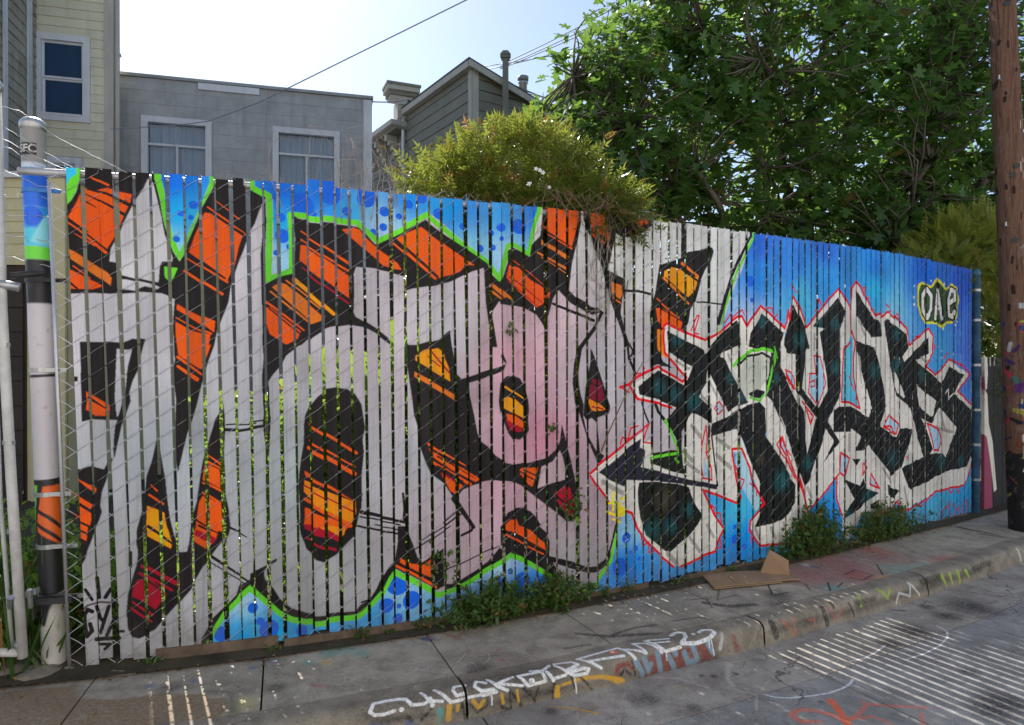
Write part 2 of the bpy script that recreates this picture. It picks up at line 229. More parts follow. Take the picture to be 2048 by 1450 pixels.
MURAL="""P U 638,48 657,84 695,157 752,242 815,300 834,331 884,372 909,350 897,357 952,299 1032,209 1096,168 1167,147 1239,139 1312,143 1434,143 1468,161 1525,209 1582,265 1618,331 1647,374 1719,330 1850,245 1902,210 2010,225 2096,258 2216,317 2336,366 2365,386 2500,316 2640,216 2711,167 2784,109 2839,53 2857,-77 1397,-51 629,-48
D Q 23 895,252
D Q 39 737,120
D Q 26 895,245
D Q 21 931,168
D Q 50 974,117
D Q 30 1140,85
D Q 67 1667,290
D Q 41 1602,171
D Q 14 1673,161
D Q 51 1746,180
D Q 28 1665,92
D Q 19 2314,214
D Q 19 2364,268
D Q 50 2448,196
D Q 23 2551,189
D Q 23 2305,215
S G 33 33 637,32 656,69 694,142 751,226 814,285 833,315 884,356 909,334 896,342 952,283 1032,193 1095,152 1166,130 1238,123 1312,127 1434,126 1468,144 1524,192 1581,248 1618,314 1647,357 1718,313 1850,228 1902,192 2009,207 2096,240 2216,299 2336,348 2365,367 2500,297 2639,197 2711,148 2784,90 2839,34
P C 92,2472 154,2476 131,2431 88,2349
P G 110,2442 148,2475 181,2478 152,2433 134,2373 95,2303 87,2303 90,2392
P K 87,2303 115,2338 137,2379 152,2433 181,2478 410,2507 482,2494 504,2356 515,2262 536,2168 557,2105 584,2058 602,2088 621,2153 658,2245 694,2337 743,2431 773,2508 844,2501 920,2452 957,2432 1001,2405 980,2372 964,2336 942,2269 917,2228 885,2128 854,2047 822,1942 808,1850 783,1784 751,1699 735,1621 707,1544 675,1440 662,1389 643,1312 617,1229 599,1178 572,1070 550,978 537,1059 540,1180 550,1352 541,1442 537,1499 549,1550 548,1627 545,1716 549,1780 557,1863 500,1887 377,1893 266,1880 200,1885 72,1876
P W 453,2466 475,2443 492,2355 505,2286 519,2186 538,2136 553,2070 550,2052 504,2049 492,2020 485,1943 451,1948 390,1962 335,1976 313,1982 311,2035 270,2042 278,2105 313,2175 342,2252 378,2329 430,2414
P W 312,1958 340,1959 395,1947 462,1931 491,1918 479,1908 456,1914 422,1922 383,1902 349,1908 309,1906
P G 474,2493 510,2490 525,2402 533,2301 559,2188 586,2106 622,2191 658,2277 707,2396 741,2502 776,2508 743,2431 694,2337 658,2245 621,2153 602,2088 584,2058 557,2105 536,2168 515,2262 504,2356 486,2443
P U 507,2493 744,2505 707,2396 658,2277 622,2191 586,2106 559,2188 533,2301 525,2402
D Q 21 654,2350
D Q 16 596,2302
D Q 13 641,2285
D Q 16 573,2169
P G 512,2024 575,2023 554,1971 539,1945 514,1970
P O 141,2336 168,2406 216,2390 270,2406 379,2386 370,2347 343,2286 302,2175 260,2101 216,2133 145,2198 98,2254
S K 7 19 184,2398 269,2378 364,2334
S K 5 16 172,2375 252,2334 343,2283
S K 9 4 163,2344 219,2310
S K 16 3 95,2245 145,2210 185,2185
S O 9 11 204,2455 276,2421
S O 7 15 95,2229 145,2192 255,2085
S O 3 9 123,2175 207,2121
S K 11 6 103,2239 256,2104
P B 93,2097 120,2086 194,2033 263,1983 277,1959 272,1921 251,1939 181,1990 102,2049
P O 78,2008 138,1975 202,1941 240,1920 190,1903 75,1903
S K 14 9 76,1949 125,1905
S O 6 6 112,2015 181,1959
P O 705,2306 740,2305 816,2248 886,2213 864,2153 842,2053 804,1961 787,1973 700,2041 626,2102 657,2193
S O 7 12 720,2336 810,2274 891,2215
S O 4 7 756,2374 867,2290
S K 5 17 734,2307 883,2213
S K 19 9 623,2098 700,2041 793,1973
S O 6 12 616,2076 699,2021 804,1954
S O 13 14 606,2008 698,1944 779,1891
P O 568,1839 602,1816 671,1779 742,1748 736,1689 693,1724 601,1787 564,1812
S O 5 10 560,1770 646,1717 722,1683
P O 557,1748 600,1726 651,1698 718,1678 708,1620 720,1628 702,1576 672,1504 642,1524 567,1579 563,1627 559,1652
S K 14 4 566,1754 640,1701
S O 14 10 564,1568 618,1524 671,1480
S O 13 22 563,1521 649,1455
P K 127,1643 247,1643 308,1638 359,1663 418,1654 409,1626 396,1575 377,1500 353,1449 337,1393 342,1349 320,1287 299,1225 283,1156 263,1069 256,1060 261,1157 268,1219 280,1250 169,1259 122,1246 126,1439
P W 288,1606 355,1607 333,1519 321,1418 308,1350 286,1275 278,1266 275,1313 272,1363
P O 146,1395 168,1383 249,1326 244,1275 183,1276 143,1308 150,1352
S K 14 5 159,1364 232,1310
P K 64,1469 113,1472 112,1446 63,1444
P K 59,1018 106,1013 150,1027 172,1023 211,1009 241,1064 254,1057 233,1002 220,952 199,897 189,829 196,798 181,755 169,731 150,670 125,610 113,567 95,537 85,489 79,440 78,551 70,626 68,737 60,824 59,947
P O 82,975 126,945 176,917 171,894 136,919
P O 60,910 90,884 156,834 146,813 147,757 138,727 132,733 120,644 99,661 69,700 63,737 62,824
S K 14 14 61,868 151,800
S K 10 10 63,771 140,726
S K 10 10 67,728 124,693
S K 12 12 66,685 121,650
S O 14 6 77,625 92,609
P K 459,1170 465,1119 478,1023 489,940 496,831 506,735 519,670 532,618 543,571 581,571 594,626 602,690 605,715 615,766 633,823 652,951 667,1034 686,1091 711,1174 731,1239 762,1290 769,1339 777,1264 777,1172 768,1042 773,977 773,847 787,767 789,715 794,675 784,637 728,576 678,509 654,486 604,400 597,375 542,316 469,240 421,182 344,149 310,162 294,202 290,284 299,371 325,469 347,537 351,593 345,625 349,701 358,732 380,806 394,887 402,963 427,1031 441,1088
S O 4 9 421,918 449,884
S O 9 14 411,868 473,818
P A 400,812 438,796 478,775 487,704 498,671 510,613 505,587 450,624 398,659 395,717
S K 13 13 401,825 478,781
S K 16 9 403,707 451,668 510,613
S O 4 12 687,1059 756,1003
S O 14 6 681,1024 752,985
P O 676,1014 746,977 748,879 664,936
S O 8 13 664,921 752,866
S O 9 9 665,866 748,803
P O 662,853 745,800 763,776 758,685 766,684 754,651 733,662 720,616 680,573 609,625 613,663 625,688 629,726 645,822
P R 615,656 627,681 670,658 724,619 704,595 645,635
S K 13 6 641,700 730,648
S K 9 9 629,730 670,698
S R 16 22 369,513 452,459 531,403
S R 16 13 355,476 433,428 503,374
P R 346,449 405,444 461,381 478,354 460,327 423,282 350,347 316,366 326,413
S K 11 6 350,470 467,368
S R 9 14 318,339 408,258
S R 14 8 314,305 404,223
S K 16 16 317,587 315,517
S K 18 18 163,470 169,373
S K 15 15 108,416 137,364
S K 18 18 221,409 196,371
S K 20 20 135,305 115,316 99,292 100,240 106,183 131,209 123,244
S K 17 17 156,328 170,270 185,250 211,326 168,196
S K 17 17 249,325 235,264 196,180
S K 13 13 228,296 235,195 273,191
S K 20 20 150,165 195,165 252,159
S K 15 15 163,140 211,135 185,113
S k 10 10 90,315 116,337 173,350 246,337
S K 7 7 784,1211 927,1217
S K 17 13 777,1185 838,1182 927,1194
S K 8 8 900,1224 968,1232
S K 16 16 899,1193 967,1202
S K 12 5 791,672 828,653 872,622
S K 16 9 697,528 793,453 875,389
S K 6 6 678,508 859,376
P K 632,55 640,118 696,209 758,264 815,320 828,365 875,393 914,425 912,349 884,372 834,331 815,300 752,242 695,157 657,84
P U 922,2517 921,2478 957,2461 1031,2421 1034,2255 1024,2002 1122,2033 1105,2326 1136,2339 1232,2336 1357,2331 1477,2323 1504,2294 1572,2222 1706,2302 1860,2403 1911,2382 2031,2282 2138,2209 2225,2155 2281,2083 2304,2032 2350,2125 2338,2154 2368,2247 2397,2249 2502,2199 2520,2289 2551,2407 2595,2511 2569,2601 2317,2575 1928,2572 1301,2572
D Q 20 1049,2412
D Q 25 1070,2307
D Q 37 1077,2208
D Q 15 1045,2116
D Q 61 1182,2386
D Q 17 1236,2346
D Q 25 1414,2371
D Q 52 1520,2448
D Q 28 1619,2386
D Q 22 1611,2298
D Q 18 1700,2368
D Q 24 1758,2435
D Q 30 1930,2402
D Q 32 1831,2479
D Q 21 2077,2337
D Q 19 2254,2310
D Q 19 2307,2348
D Q 22 2186,2212
D Q 18 2266,2225
D Q 20 1555,2259
D Q 15 1111,2153
D Q 55 1325,2452
D Q 15 2323,2282
G q 125 2109,2413
D Q 46 2439,2359
D Q 26 2323,2349
D Q 11 2325,2282
S G 31 31 921,2463 957,2445 1013,2416 1017,2307 1009,2121 1002,1971 1074,2004 1122,2026 1125,2194 1120,2324 1219,2321 1356,2316 1470,2311 1511,2270 1575,2214 1706,2284 1863,2387 1970,2307 2076,2227 2217,2143 2264,2094 2306,2036 2334,2124 2363,2209
S G 27 27 2313,2044 2338,2154 2365,2243 2397,2249 2502,2201 2520,2289 2551,2407 2586,2487
P K 1130,2322 1161,2304 1356,2297 1430,2292 1477,2285 1517,2246 1565,2193 1706,2270 1855,2356 1970,2278 2138,2183 2233,2125 2248,2074 2300,2024 2271,1933 2250,1857 2270,1745 2289,1629 2256,1629 2234,1782 2219,1893 2208,2098 2137,2076 2074,2047 1997,2006 1870,1975 1774,1957 1731,1943 1724,1976 1739,2027 1633,2050 1577,2058 1459,2066 1446,2027 1448,1937 1443,1813 1453,1789 1524,1752 1593,1708 1628,1680 1663,1624 1614,1659 1558,1700 1490,1734 1415,1745 1315,1728 1262,1706 1223,1679 1167,1627 1144,1617 1086,1570 1060,1517 1015,1464 996,1431 997,1331 1002,1231 995,1099 985,983 977,1066 961,1219 968,1259 964,1365 962,1464 973,1563 968,1629 970,1788 967,1920 967,2105 978,2212 980,2364 998,2392 999,2273 990,2120 987,1951 1014,1965 1080,1998 1133,2012 1142,2195
S O 7 16 1173,2237 1295,2163 1427,2081
S O 8 12 1172,2193 1294,2112 1423,2040
P O 1169,2163 1198,2161 1294,2099 1420,2016 1421,1892 1351,1941 1228,2031 1163,2082
S R 7 12 1176,2042 1292,1952 1417,1864
P B 1020,1932 1061,1960 1092,1951 1174,1887 1293,1782 1217,1752 1204,1756 1122,1832
S A 23 20 1134,1976 1213,1909 1335,1800
S B 9 9 1094,1971 1264,1839
S K 9 9 1099,1955 1303,1785
S B 9 12 1013,1909 1204,1751
S K 11 5 1023,1922 1204,1760
P O 987,1822 1009,1826 1089,1761 1163,1698 1145,1658 1087,1629 1006,1683 980,1769
S O 12 9 987,1856 1083,1784 1179,1705
S K 8 8 1002,1822 1164,1681
P O 1386,2270 1450,2281 1483,2272 1503,2238 1551,2193 1690,2102 1712,2067 1661,2069 1605,2084 1557,2123 1449,2214
P O 1684,2243 1829,2312 1888,2272 1992,2206 2068,2160 2149,2112 2091,2110 2059,2071 1998,2046 1900,2024 1769,2135
S K 17 14 1677,2236 1776,2153 1922,2035
S O 10 14 1659,2220 1776,2128 1907,2026
S K 6 6 1769,2164 1922,2043
P K 1724,1692 1743,1637 1792,1636 1866,1658 1926,1673 1994,1725 2005,1630 2016,1579 2030,1469 2061,1440 2171,1472 2345,1524 2309,1573 2325,1595 2350,1535 2333,1493 2308,1486 2345,1493 2194,1438 2107,1417 2110,1343 2137,1224 2156,1119 2179,1066 2223,1034 2271,979 2340,934 2328,931 2403,911 2505,919 2618,939 2681,986 2713,1040 2727,1149 2762,1029 2798,908 2825,795 2857,649 2852,578 2824,537 2787,529 2750,541 2625,639 2512,726 2444,778 2369,814 2302,823 2270,830 2205,826 2125,810 2062,789 2011,734 1943,841 1865,901 1836,967 1800,1070 1791,1178 1773,1236 1763,1329 1753,1400 1733,1543 1726,1635
P w 2583,887 2662,917 2712,985 2735,936 2752,856 2747,797 2644,778 2556,754
P A 1784,1571 1836,1607 1918,1624 1954,1601 1962,1557 1985,1506 1993,1424 1916,1474 1784,1549
S R 10 10 1866,1622 1984,1481
S R 7 7 1858,1573 1932,1517
P B 1780,1484 1901,1420 2021,1346 2030,1307 1915,1380 1776,1454
S O 15 7 1856,1066 1956,1004 2079,930
P O 1858,1042 1911,1008 1986,951 2063,914 2171,844 2141,829 2001,905 1874,1001
S K 10 4 1911,996 2141,849
S O 15 19 1873,971 1986,893 2108,817
S K 10 10 1910,941 2062,836
P O 1929,900 1985,857 2064,813 2015,765 1985,787
S R 12 12 1933,896 2016,840
S K 32 22 2007,738 2061,660 2127,561
S K 10 10 1945,608 2034,670
S K 10 10 1952,586 2053,650
S K 15 15 2119,573 2115,544 2052,521
S K 7 7 1764,464 1868,518 1983,579
S K 7 7 1790,504 1952,589
P O 2436,878 2462,888 2557,885 2556,862 2517,768 2482,794 2436,851
S K 9 9 2440,862 2534,809
S K 8 8 2462,876 2543,836
P R 2665,713 2751,753 2788,743 2815,653 2824,589 2768,562 2723,614
S K 13 13 2679,705 2815,590
P R 2724,748 2770,756 2779,712 2742,699
P K 1350,1400 1404,1391 1444,1363 1477,1307 1490,1216 1496,1174 1481,1112 1487,1043 1480,973 1472,904 1474,800 1469,731 1455,697 1441,629 1437,622 1426,575 1371,525 1330,481 1270,453 1224,471 1172,524 1160,565 1143,607 1138,662 1143,702 1141,789 1136,857 1140,924 1154,1025 1168,1098 1170,1193 1177,1246 1211,1320 1244,1360 1290,1392
S O 14 16 1202,1198 1319,1122 1446,1036
S O 11 8 1201,1110 1318,1034 1437,961
S O 19 23 1193,1071 1291,1014 1434,921
P O 1169,948 1224,907 1302,861 1432,768 1342,820 1172,921
P o 1168,897 1223,879 1302,824 1437,771 1440,705 1415,649 1340,682 1248,734 1164,835
S K 15 4 1172,905 1308,825 1422,773
S R 8 8 1165,869 1288,793 1436,706
S O 18 23 1170,794 1287,714 1407,636
S K 14 8 1170,775 1287,697 1380,641
P O 1169,750 1300,686 1400,633 1393,626 1365,594 1246,639 1161,653 1166,686
P R 1163,660 1246,644 1355,576 1352,540 1245,590 1169,631
S K 15 15 1167,617 1272,579 1364,532
S R 10 15 1173,586 1245,540 1324,508
P o 1246,649 1379,628 1375,593 1355,575
S K 21 15 1469,707 1587,669 1711,633
S K 8 8 1462,681 1686,620
S K 11 11 1447,632 1551,598 1678,571
S K 7 7 1544,627 1686,591
S K 13 21 1704,797 1713,711 1709,655 1726,621
P K 1671,615 1729,610 1736,553 1757,500 1785,419 1809,386 1890,429 1939,460 1942,241 1895,221 1850,251 1647,381 1655,440 1670,523
P O 1687,431 1748,387 1814,371 1876,403 1887,378 1882,283 1777,341 1680,409
S O 13 17 1660,391 1770,320 1891,239
S K 11 7 1665,403 1884,266
S K 7 7 1863,388 1866,280
P K 885,428 955,457 1021,490 1018,471 973,456 954,431 957,391 1003,326 1033,269 1090,216 1167,178 1232,165 1312,164 1427,159 1455,190 1511,218 1547,269 1575,329 1619,387 1647,413 1654,373 1618,330 1582,264 1525,208 1468,159 1434,141 1312,142 1239,138 1167,145 1096,167 1032,208 952,297 897,356 884,365
S K 10 10 1462,205 1511,216
S K 7 7 1942,327 2058,358 2161,394 2291,432
P K 1941,248 1994,240 2096,283 2217,343 2291,421 2336,453 2374,404 2365,382 2336,363 2216,313 2096,254 2010,221 1948,211
P K 2313,2025 2329,2048 2363,2141 2363,2209 2392,2230 2455,2207 2510,2184 2524,2258 2585,2317 2598,2426 2613,2567 2819,2589 2874,2555 2878,2428 2844,2282 2811,2168 2787,1993 2833,1955 2917,1919 2945,1896 3050,1875 3045,1849 2954,1844 2916,1855 2796,1914 2742,1959 2710,1989 2670,1933 2651,1870 2624,1791 2611,1748 2589,1783 2555,1828 2478,1864 2394,1877 2311,1888
P K 2232,2058 2300,2024 2362,2035 2361,1891 2303,1904 2258,1842
P O 2607,2466 2630,2569 2837,2591 2859,2474 2847,2393 2809,2270 2690,2325 2602,2365
S O 6 11 2607,2343 2809,2257
P B 2593,2294 2690,2251 2790,2207 2779,2180 2681,2230 2593,2263
S B 11 17 2566,2213 2772,2125
S B 6 6 2592,2186 2761,2100
P O 2371,2126 2438,2107 2513,2042 2652,1979 2643,1938 2590,1890 2555,1873 2436,1962 2354,2049
S O 6 6 2392,2154 2514,2081 2648,1983
S K 6 17 2446,2121 2643,1977
S R 9 6 2370,2054 2479,1987 2595,1905
S R 6 6 2362,2027 2564,1882
S B 26 15 2312,1968 2386,1921
P B 2244,2014 2280,2001 2349,1947 2349,1928 2312,1918 2243,1962
S K 11 11 2247,1988 2328,1927
S K 16 21 2669,1900 2832,1852 2968,1806
S K 24 29 3036,1854 2963,1743 2868,1634
P K 2854,1646 2882,1646 2858,1526 2843,1439 2866,1327 2889,1270 2884,1198 2911,1085 2987,960 3045,924 3015,870 2996,879 2920,1037 2883,1134 2828,1280 2811,1407 2821,1526
P K 2892,2533 2930,2537 3103,2513 3147,2436 3143,2370 3113,2253 3081,2137 3222,2087 3215,2046 3189,1929 3181,1863 3218,1740 3260,1637 3223,1637 3178,1764 3100,1934 3051,2062 3033,2150 2966,2283 2948,2346 2919,2383 2896,2437
P O 2944,2498 3006,2536 3073,2437 3104,2375 3097,2332 2967,2379 2953,2426
S O 19 8 2971,2356 3090,2282
P B 3105,2063 3190,2046 3196,1987 3179,1952 3110,1990
S B 11 11 3124,1958 3181,1929
P K 3093,2545 3243,2527 3440,2505 3453,2464 3376,2406 3283,2372 3201,2357 3142,2386
P O 3253,2516 3424,2503 3408,2466 3335,2443
P W 2896,2445 2920,2399 2968,2283 3034,2142 3100,1934 3168,1780 3118,1771 3050,1851 2926,1935 2796,1993 2825,2169 2872,2348
P K 3701,2496 3743,2504 3748,2300 3697,2260
P K 3503,2196 3624,2235 3697,2261 3760,2309 3876,2327 3984,2355 4002,2328 3972,2246 3923,2189 3876,2098 3828,1963 3781,1909 3764,1821 3723,1750 3567,1781 3479,1643 3533,1541 3621,1498 3478,1516 3425,1495 3425,1651 3431,1770 3421,1854 3437,1922 3464,1999
P A 3546,2157 3612,2191 3691,2183 3759,2144 3854,2132 3823,2042 3759,1993 3645,2042 3541,2105
S B 24 17 3708,2223 3852,2140
S K 16 16 3691,2196 3846,2109
S B 10 16 3530,2113 3645,2033 3764,1947
S K 9 9 3557,2114 3759,1986
P O 3469,1898 3534,1898 3678,1851 3710,1809 3689,1756 3567,1794 3523,1772 3485,1813
S O 9 14 3480,1962 3689,1827
S K 9 9 3475,1915 3695,1828
P o 3479,1754 3539,1755 3546,1642 3550,1653 3566,1559 3484,1614 3479,1652
S K 17 17 3220,2010 3322,2009 3443,1990
S K 11 11 3840,1959 4081,1954
P K 2943,1630 2973,1573 3017,1453 3062,1332 3092,1236 3084,1204 3046,1186 3008,1175 2941,1228
P K 2953,1622 2981,1542 3018,1420 3067,1322 3094,1248 3085,1203 3017,1185 2988,1162 3016,934 3045,916 3006,878 2992,1001 2988,1146 2950,1180 2912,1165 2884,1198 2904,1382 2943,1542
P r 2956,1433 2999,1425 3028,1388 3047,1290 3018,1275 2927,1309 2937,1381
P o 2913,1303 2941,1301 3008,1263 3058,1223 3017,1214 2950,1228
S K 8 8 2942,1405 3018,1372
S R 11 11 2955,1252 3037,1225
S K 19 19 3204,1754 3235,1677 3250,1561 3282,1502 3298,1463
S K 14 14 3235,1677 3279,1619 3274,1587 3246,1561
S K 14 14 3350,1266 3378,1193 3411,1126
S K 24 24 3462,1250 3487,1196 3563,1126
P K 2349,1452 2390,1453 2441,1432 2474,1374 2495,1297 2499,1243 2491,1181 2498,1120 2472,1075 2429,1060 2387,1067 2354,1111 2322,1195 2310,1248 2306,1218 2294,1302 2307,1414
S A 14 9 2340,1387 2465,1309
P A 2331,1320 2356,1329 2406,1306 2473,1251 2477,1182 2389,1227 2323,1263
P O 2343,1225 2389,1216 2464,1167 2468,1121 2355,1179
P R 2339,1195 2388,1166 2464,1114 2430,1104 2371,1125
P K 2300,495 2300,555 2554,530 2615,476 2637,412 2632,326 2785,280 2915,222 2992,220 3041,242 3110,306 3141,450 3156,449 3140,385 3100,259 3050,200 3001,178 2915,186 2785,232 2658,284 2711,199 2784,133 2858,98 2905,91 2858,75 2802,83 2640,216 2500,312 2365,382 2299,412
P K 2325,587 2350,626 2401,644 2451,643 2503,619 2546,577 2580,519 2317,546 2300,510
P w 2299,442 2315,418 2299,412
P O 2333,552 2367,581 2409,575 2425,535 2502,504 2571,435 2599,416 2612,364 2553,390 2467,446 2383,498 2329,526
S O 12 9 2337,495 2450,425 2592,343
S K 11 6 2366,507 2605,365
P U 4405,2537 4364,2385 4285,2212 4207,2070 4144,1940 4087,1794 3994,1657 3990,361 3989,-131 7860,-374 7914,2668 5600,2719
P U 3151,456 3212,546 3314,481 3918,609 4179,894 4276,897 4435,635 4794,370 4793,-17 4373,-84 2819,-71 3011,141 3090,227 3135,385
D Q 35 3221,375
D Q 17 3298,295
D Q 13 3323,221
D Q 10 3256,271
D Q 58 3169,192
D Q 37 4216,234
D Q 20 4216,325
D Q 23 4307,176
D Q 42 4377,2135
D Q 17 4390,1996
G q 149 4391,2164
S G 21 28 3146,466 3135,385 3095,235 3011,141 2929,52
S K 16 11 3136,467 3115,388 3070,254 2992,192
S G 24 16 4425,2497 4338,2355 4246,2210 4182,2078 4119,1939 4081,1811
S K 20 37 4385,2479 4292,2342 4182,2160 4112,1984 4050,1820
P c 3536,1788 3566,1795 3697,1755 3924,1686 4067,1745 4235,1862 4286,1871 4337,1786 4389,1845 4484,1951 4759,1789 4742,1668 4708,1638 4702,1518 4825,1358 4824,995 3537,1134 3642,1217 3329,1293 3265,1379 3488,1495 3704,1399 3731,1439 3548,1595
P c 2942,821 3168,962 3369,1074 3369,995 3419,1012 3443,918 3426,847 4824,894 4823,136 4481,160 4375,305 4386,362 4524,456 4279,899 4183,898 4263,542 4222,506 3902,622 4102,331 4053,267 4024,183 3690,123 3611,134 3516,211 3382,334 3309,428 3261,537 3189,567 3088,622 2942,805
P c 3974,1013 4153,1039 4243,1041 4294,949 4376,784 4345,758 4279,899 4183,898 4223,760 4026,719
P c 3743,1153 3955,1144 3955,1041 3979,1016 4035,648 3719,717 3698,929
P c 4748,1754 4826,1669 4709,1834 4754,1790 4870,2044 5018,1812 5442,2128 5576,1989 5596,1810 5617,2145 5673,2198 5959,1928 6155,1961 6457,1822 6514,1682 6829,1840 6909,1769 6900,1622 6794,1495 6971,1411 7210,1549 7628,1408 7391,1254 7699,1081 7695,1072 7695,526 7528,322 6989,316 6374,182 6310,299 6093,195 5783,257 5684,145 5574,54 5492,89 5493,259 5400,422 5413,581 5070,363 5046,304 4902,229 4706,157 4547,1017
P N 3566,1752 3696,1704 3850,1648 3915,1617 3924,1562 3961,1520 3942,1457 3933,1381 3858,1293 3979,1206 3984,1094 3950,1113 3848,1166 3793,1182 3761,1152 3730,1085 3703,1058 3702,929 3715,813 3742,753 3605,787 3426,847 3422,880 3427,913 3606,935 3658,928 3667,965 3641,1020 3606,1064 3555,1140 3650,1224 3495,1276 3330,1319 3322,1372 3488,1475 3616,1427 3722,1378 3767,1439 3799,1507 3731,1534 3587,1608
P N 3924,1596 3952,1603 3976,1659 4067,1738 4235,1841 4260,1799 4270,1659 4081,1604 4067,1576 4110,1562 4164,1470 4254,1361 4356,1236 4234,1212 4144,1172 4114,1223 3970,1443 3956,1499 3896,1562
P N 3984,1098 4134,1137 4223,1176 4336,1215 4472,1240 4536,1187 4547,1017 4536,978 4712,796 4824,667 4823,379 4745,327 4600,300 4417,304 4492,416 4611,447 4535,544 4387,776 4294,956 4233,1045 4153,1035 3988,1009 3969,1044
P n 3344,1023 3332,965 3381,942 3377,896 3339,833 3451,802 3737,726 3921,679 4045,654 4025,621 3893,651 3648,703 3442,730 3230,757 3206,717 3097,762 3002,817 3168,917 3247,976
S K 14 14 3979,1016 4011,804 4040,648
P N 3327,730 3442,723 3648,699 3764,665 3782,616 3828,529 3892,453 3845,390 3754,318 3577,226 3491,284 3382,370 3334,494 3318,593 3314,672
P N 4378,1751 4500,1900 4748,1754 4697,1645 4708,1518 4825,1366 4776,1414 4927,1205 4987,1142 5028,816 4938,654 4776,1015 4708,1123 4708,1115 4769,998 4613,1236 4547,1282 4602,1414 4603,1607 4357,1649
P N 4707,794 4810,657 4897,573 4891,437 4832,382 4740,325 4707,314 4487,406 4488,736
P N 4870,1983 5000,1804 5060,1639 5018,1634 4957,1327 5158,1158 5284,1304 5272,1423 5209,1644 5177,1769 5247,1802 5097,1814 5428,2063 5535,1946 5461,1807 5467,1284 5441,1236 5362,1143 5284,1051 5297,1051 5374,960 5453,875 5071,611 4998,541 4915,702 5034,816 5145,1089 4927,1214 4951,1235 4904,1313 4898,1595 4794,1610 4748,1662 4754,1715
P N 5666,2140 5944,1903 6004,1896 6056,1847 6064,1753 5900,1746 5686,1911
P N 5686,1705 5944,1659 6003,1549 6094,1311 6132,1139 6139,1148 6033,974 6295,860 6359,938 6572,923 6522,807 6375,589 6216,533 5856,824 5798,778 5657,780 5748,897 5609,975 5602,947 5381,959 5368,1135 5440,1165 5602,1159 5856,1058 5914,1139 5856,1249 5686,1615
P N 6094,1882 6148,1909 6457,1778 6489,1655 6408,1584 6432,1532 6829,1767 6838,1617 6606,1540 6777,1477 6971,1384 7080,1334 7173,1428 7220,1488 7519,1405 7362,1274 7324,1227 7683,1047 7689,1033 7689,604 7578,496 7172,484 6538,371 6472,422 6375,580 6759,656 6639,844 6538,1098 6522,1115 6295,1228 6232,1394 6155,1652
P N 5506,560 5741,481 5798,546 5826,452 6020,398 5798,330 5755,293 5493,226 5574,322 5657,378
P N 6154,453 6342,382 6263,330 6169,357
P N 5891,311 6017,339 6032,261 5899,273
P N 5622,721 5741,708 5678,655
G t 60 3496,1362
G t 54 3642,1319
G t 62 3812,1260
G t 47 3661,1690
G t 51 4505,1834
G t 50 4174,1420
G t 43 4274,1282
G t 45 4657,1413
G t 73 3441,396
G t 60 3595,412
G t 55 3755,509
G t 90 4712,624
G t 69 4940,1703
G t 56 5389,1845
G t 56 5388,1485
G t 67 5944,1457
G t 61 6296,1775
G t 69 6296,1506
G t 63 6725,1414
G t 47 5171,1847
G t 62 5034,731
G t 69 6232,687
G t 71 6505,657
G t 84 7080,603
G t 60 4752,617
G t 75 5855,374
G t 57 5574,257
G t 57 7459,564
G b 80 3544,598
G b 44 4482,798
P c 4709,1579 4777,1497 4892,1374 4904,1305 4939,1266 5059,1162 5148,1084 5083,1007 5047,892 5028,812 5004,980 4987,1142 4904,1237 4880,1275 4776,1414 4709,1497
P c 6248,1472 6295,1419 6437,1211 6407,1206 6295,1263 6264,1350
P c 6622,1322 6989,1162 6917,1027 6882,1022 6673,1128
P c 7043,1104 7366,895 7305,794 7154,621 7098,667 6864,673 6917,717 6776,953 6721,1016 6899,956
S c 17 17 7154,1232 7210,1275 7214,1174 7328,1227
S c 18 18 6424,1536 6395,1576 6473,1624
P c 5258,999 5377,887 5233,723 5083,617 5077,642 5220,897
P s 4234,1419 4295,1533 4388,1588 4537,1603 4602,1562 4580,1414 4483,1335 4377,1316 4336,1251 4254,1361
P N 4357,1302 4440,1336 4537,1312 4504,1260 4377,1279
S N 18 18 4244,1512 4336,1577 4505,1603 4597,1562 4591,1451 4556,1341
S h 30 30 3793,1094 3871,1008
S h 30 30 3720,921 3792,848
S h 27 27 3742,838 3856,761
S h 28 28 4026,992 4153,914
S h 31 31 4026,873 4172,764
S h 34 34 3568,227 3655,141
S h 27 27 3772,309 3863,201
S h 25 25 3939,372 3996,288
S h 32 32 3035,754 3190,677
S h 25 25 4428,292 4470,213
S h 25 25 4600,270 4655,189
S h 26 26 4745,297 4791,201
S h 21 21 3886,1299 3970,1227
S h 21 21 4145,1590 4184,1519
S h 20 20 3643,1548 3767,1493
S h 18 18 3961,1395 4027,1295
S h 23 23 5121,1752 5121,1627
S h 30 30 5714,1879 5813,1765
S h 33 33 5714,1566 5756,1359
S h 27 27 6708,1576 6811,1540
S h 29 29 5575,924 5574,794
S h 26 26 6078,605 6200,483
S h 31 31 5034,537 5083,455
S h 33 33 7062,1059 7135,888
S h 34 34 6989,915 7286,852
S h 26 26 6423,400 6472,254
P P 3917,839 3954,774 3973,706 3907,715
P P 4223,874 4273,878 4355,757 4376,661 4503,473 4428,423 4283,611 4232,673
P P 4056,1253 4106,1200 4046,1162 4008,1205
P P 5121,1581 5183,1573 5234,1423 5252,1360 5158,1193 5047,1286 5060,1441 5140,1436
P L 5501,1630 5603,1761 5631,1729 5637,1484 5658,1320 5720,1145 5602,1195 5487,1206
P P 4777,1466 4834,1466 4886,1397 4880,1336
P P 6185,1069 6327,976 6295,895 6093,962
P P 6811,969 7025,894 7080,798 7025,700 6935,702
P P 5467,781 5574,737 5520,587 5453,621
P P 5899,578 6020,441 5884,488
P U 5076,355 5407,581 5426,379 5493,259 5386,199 5082,253
P P 4730,950 4776,849 4753,820 4708,891
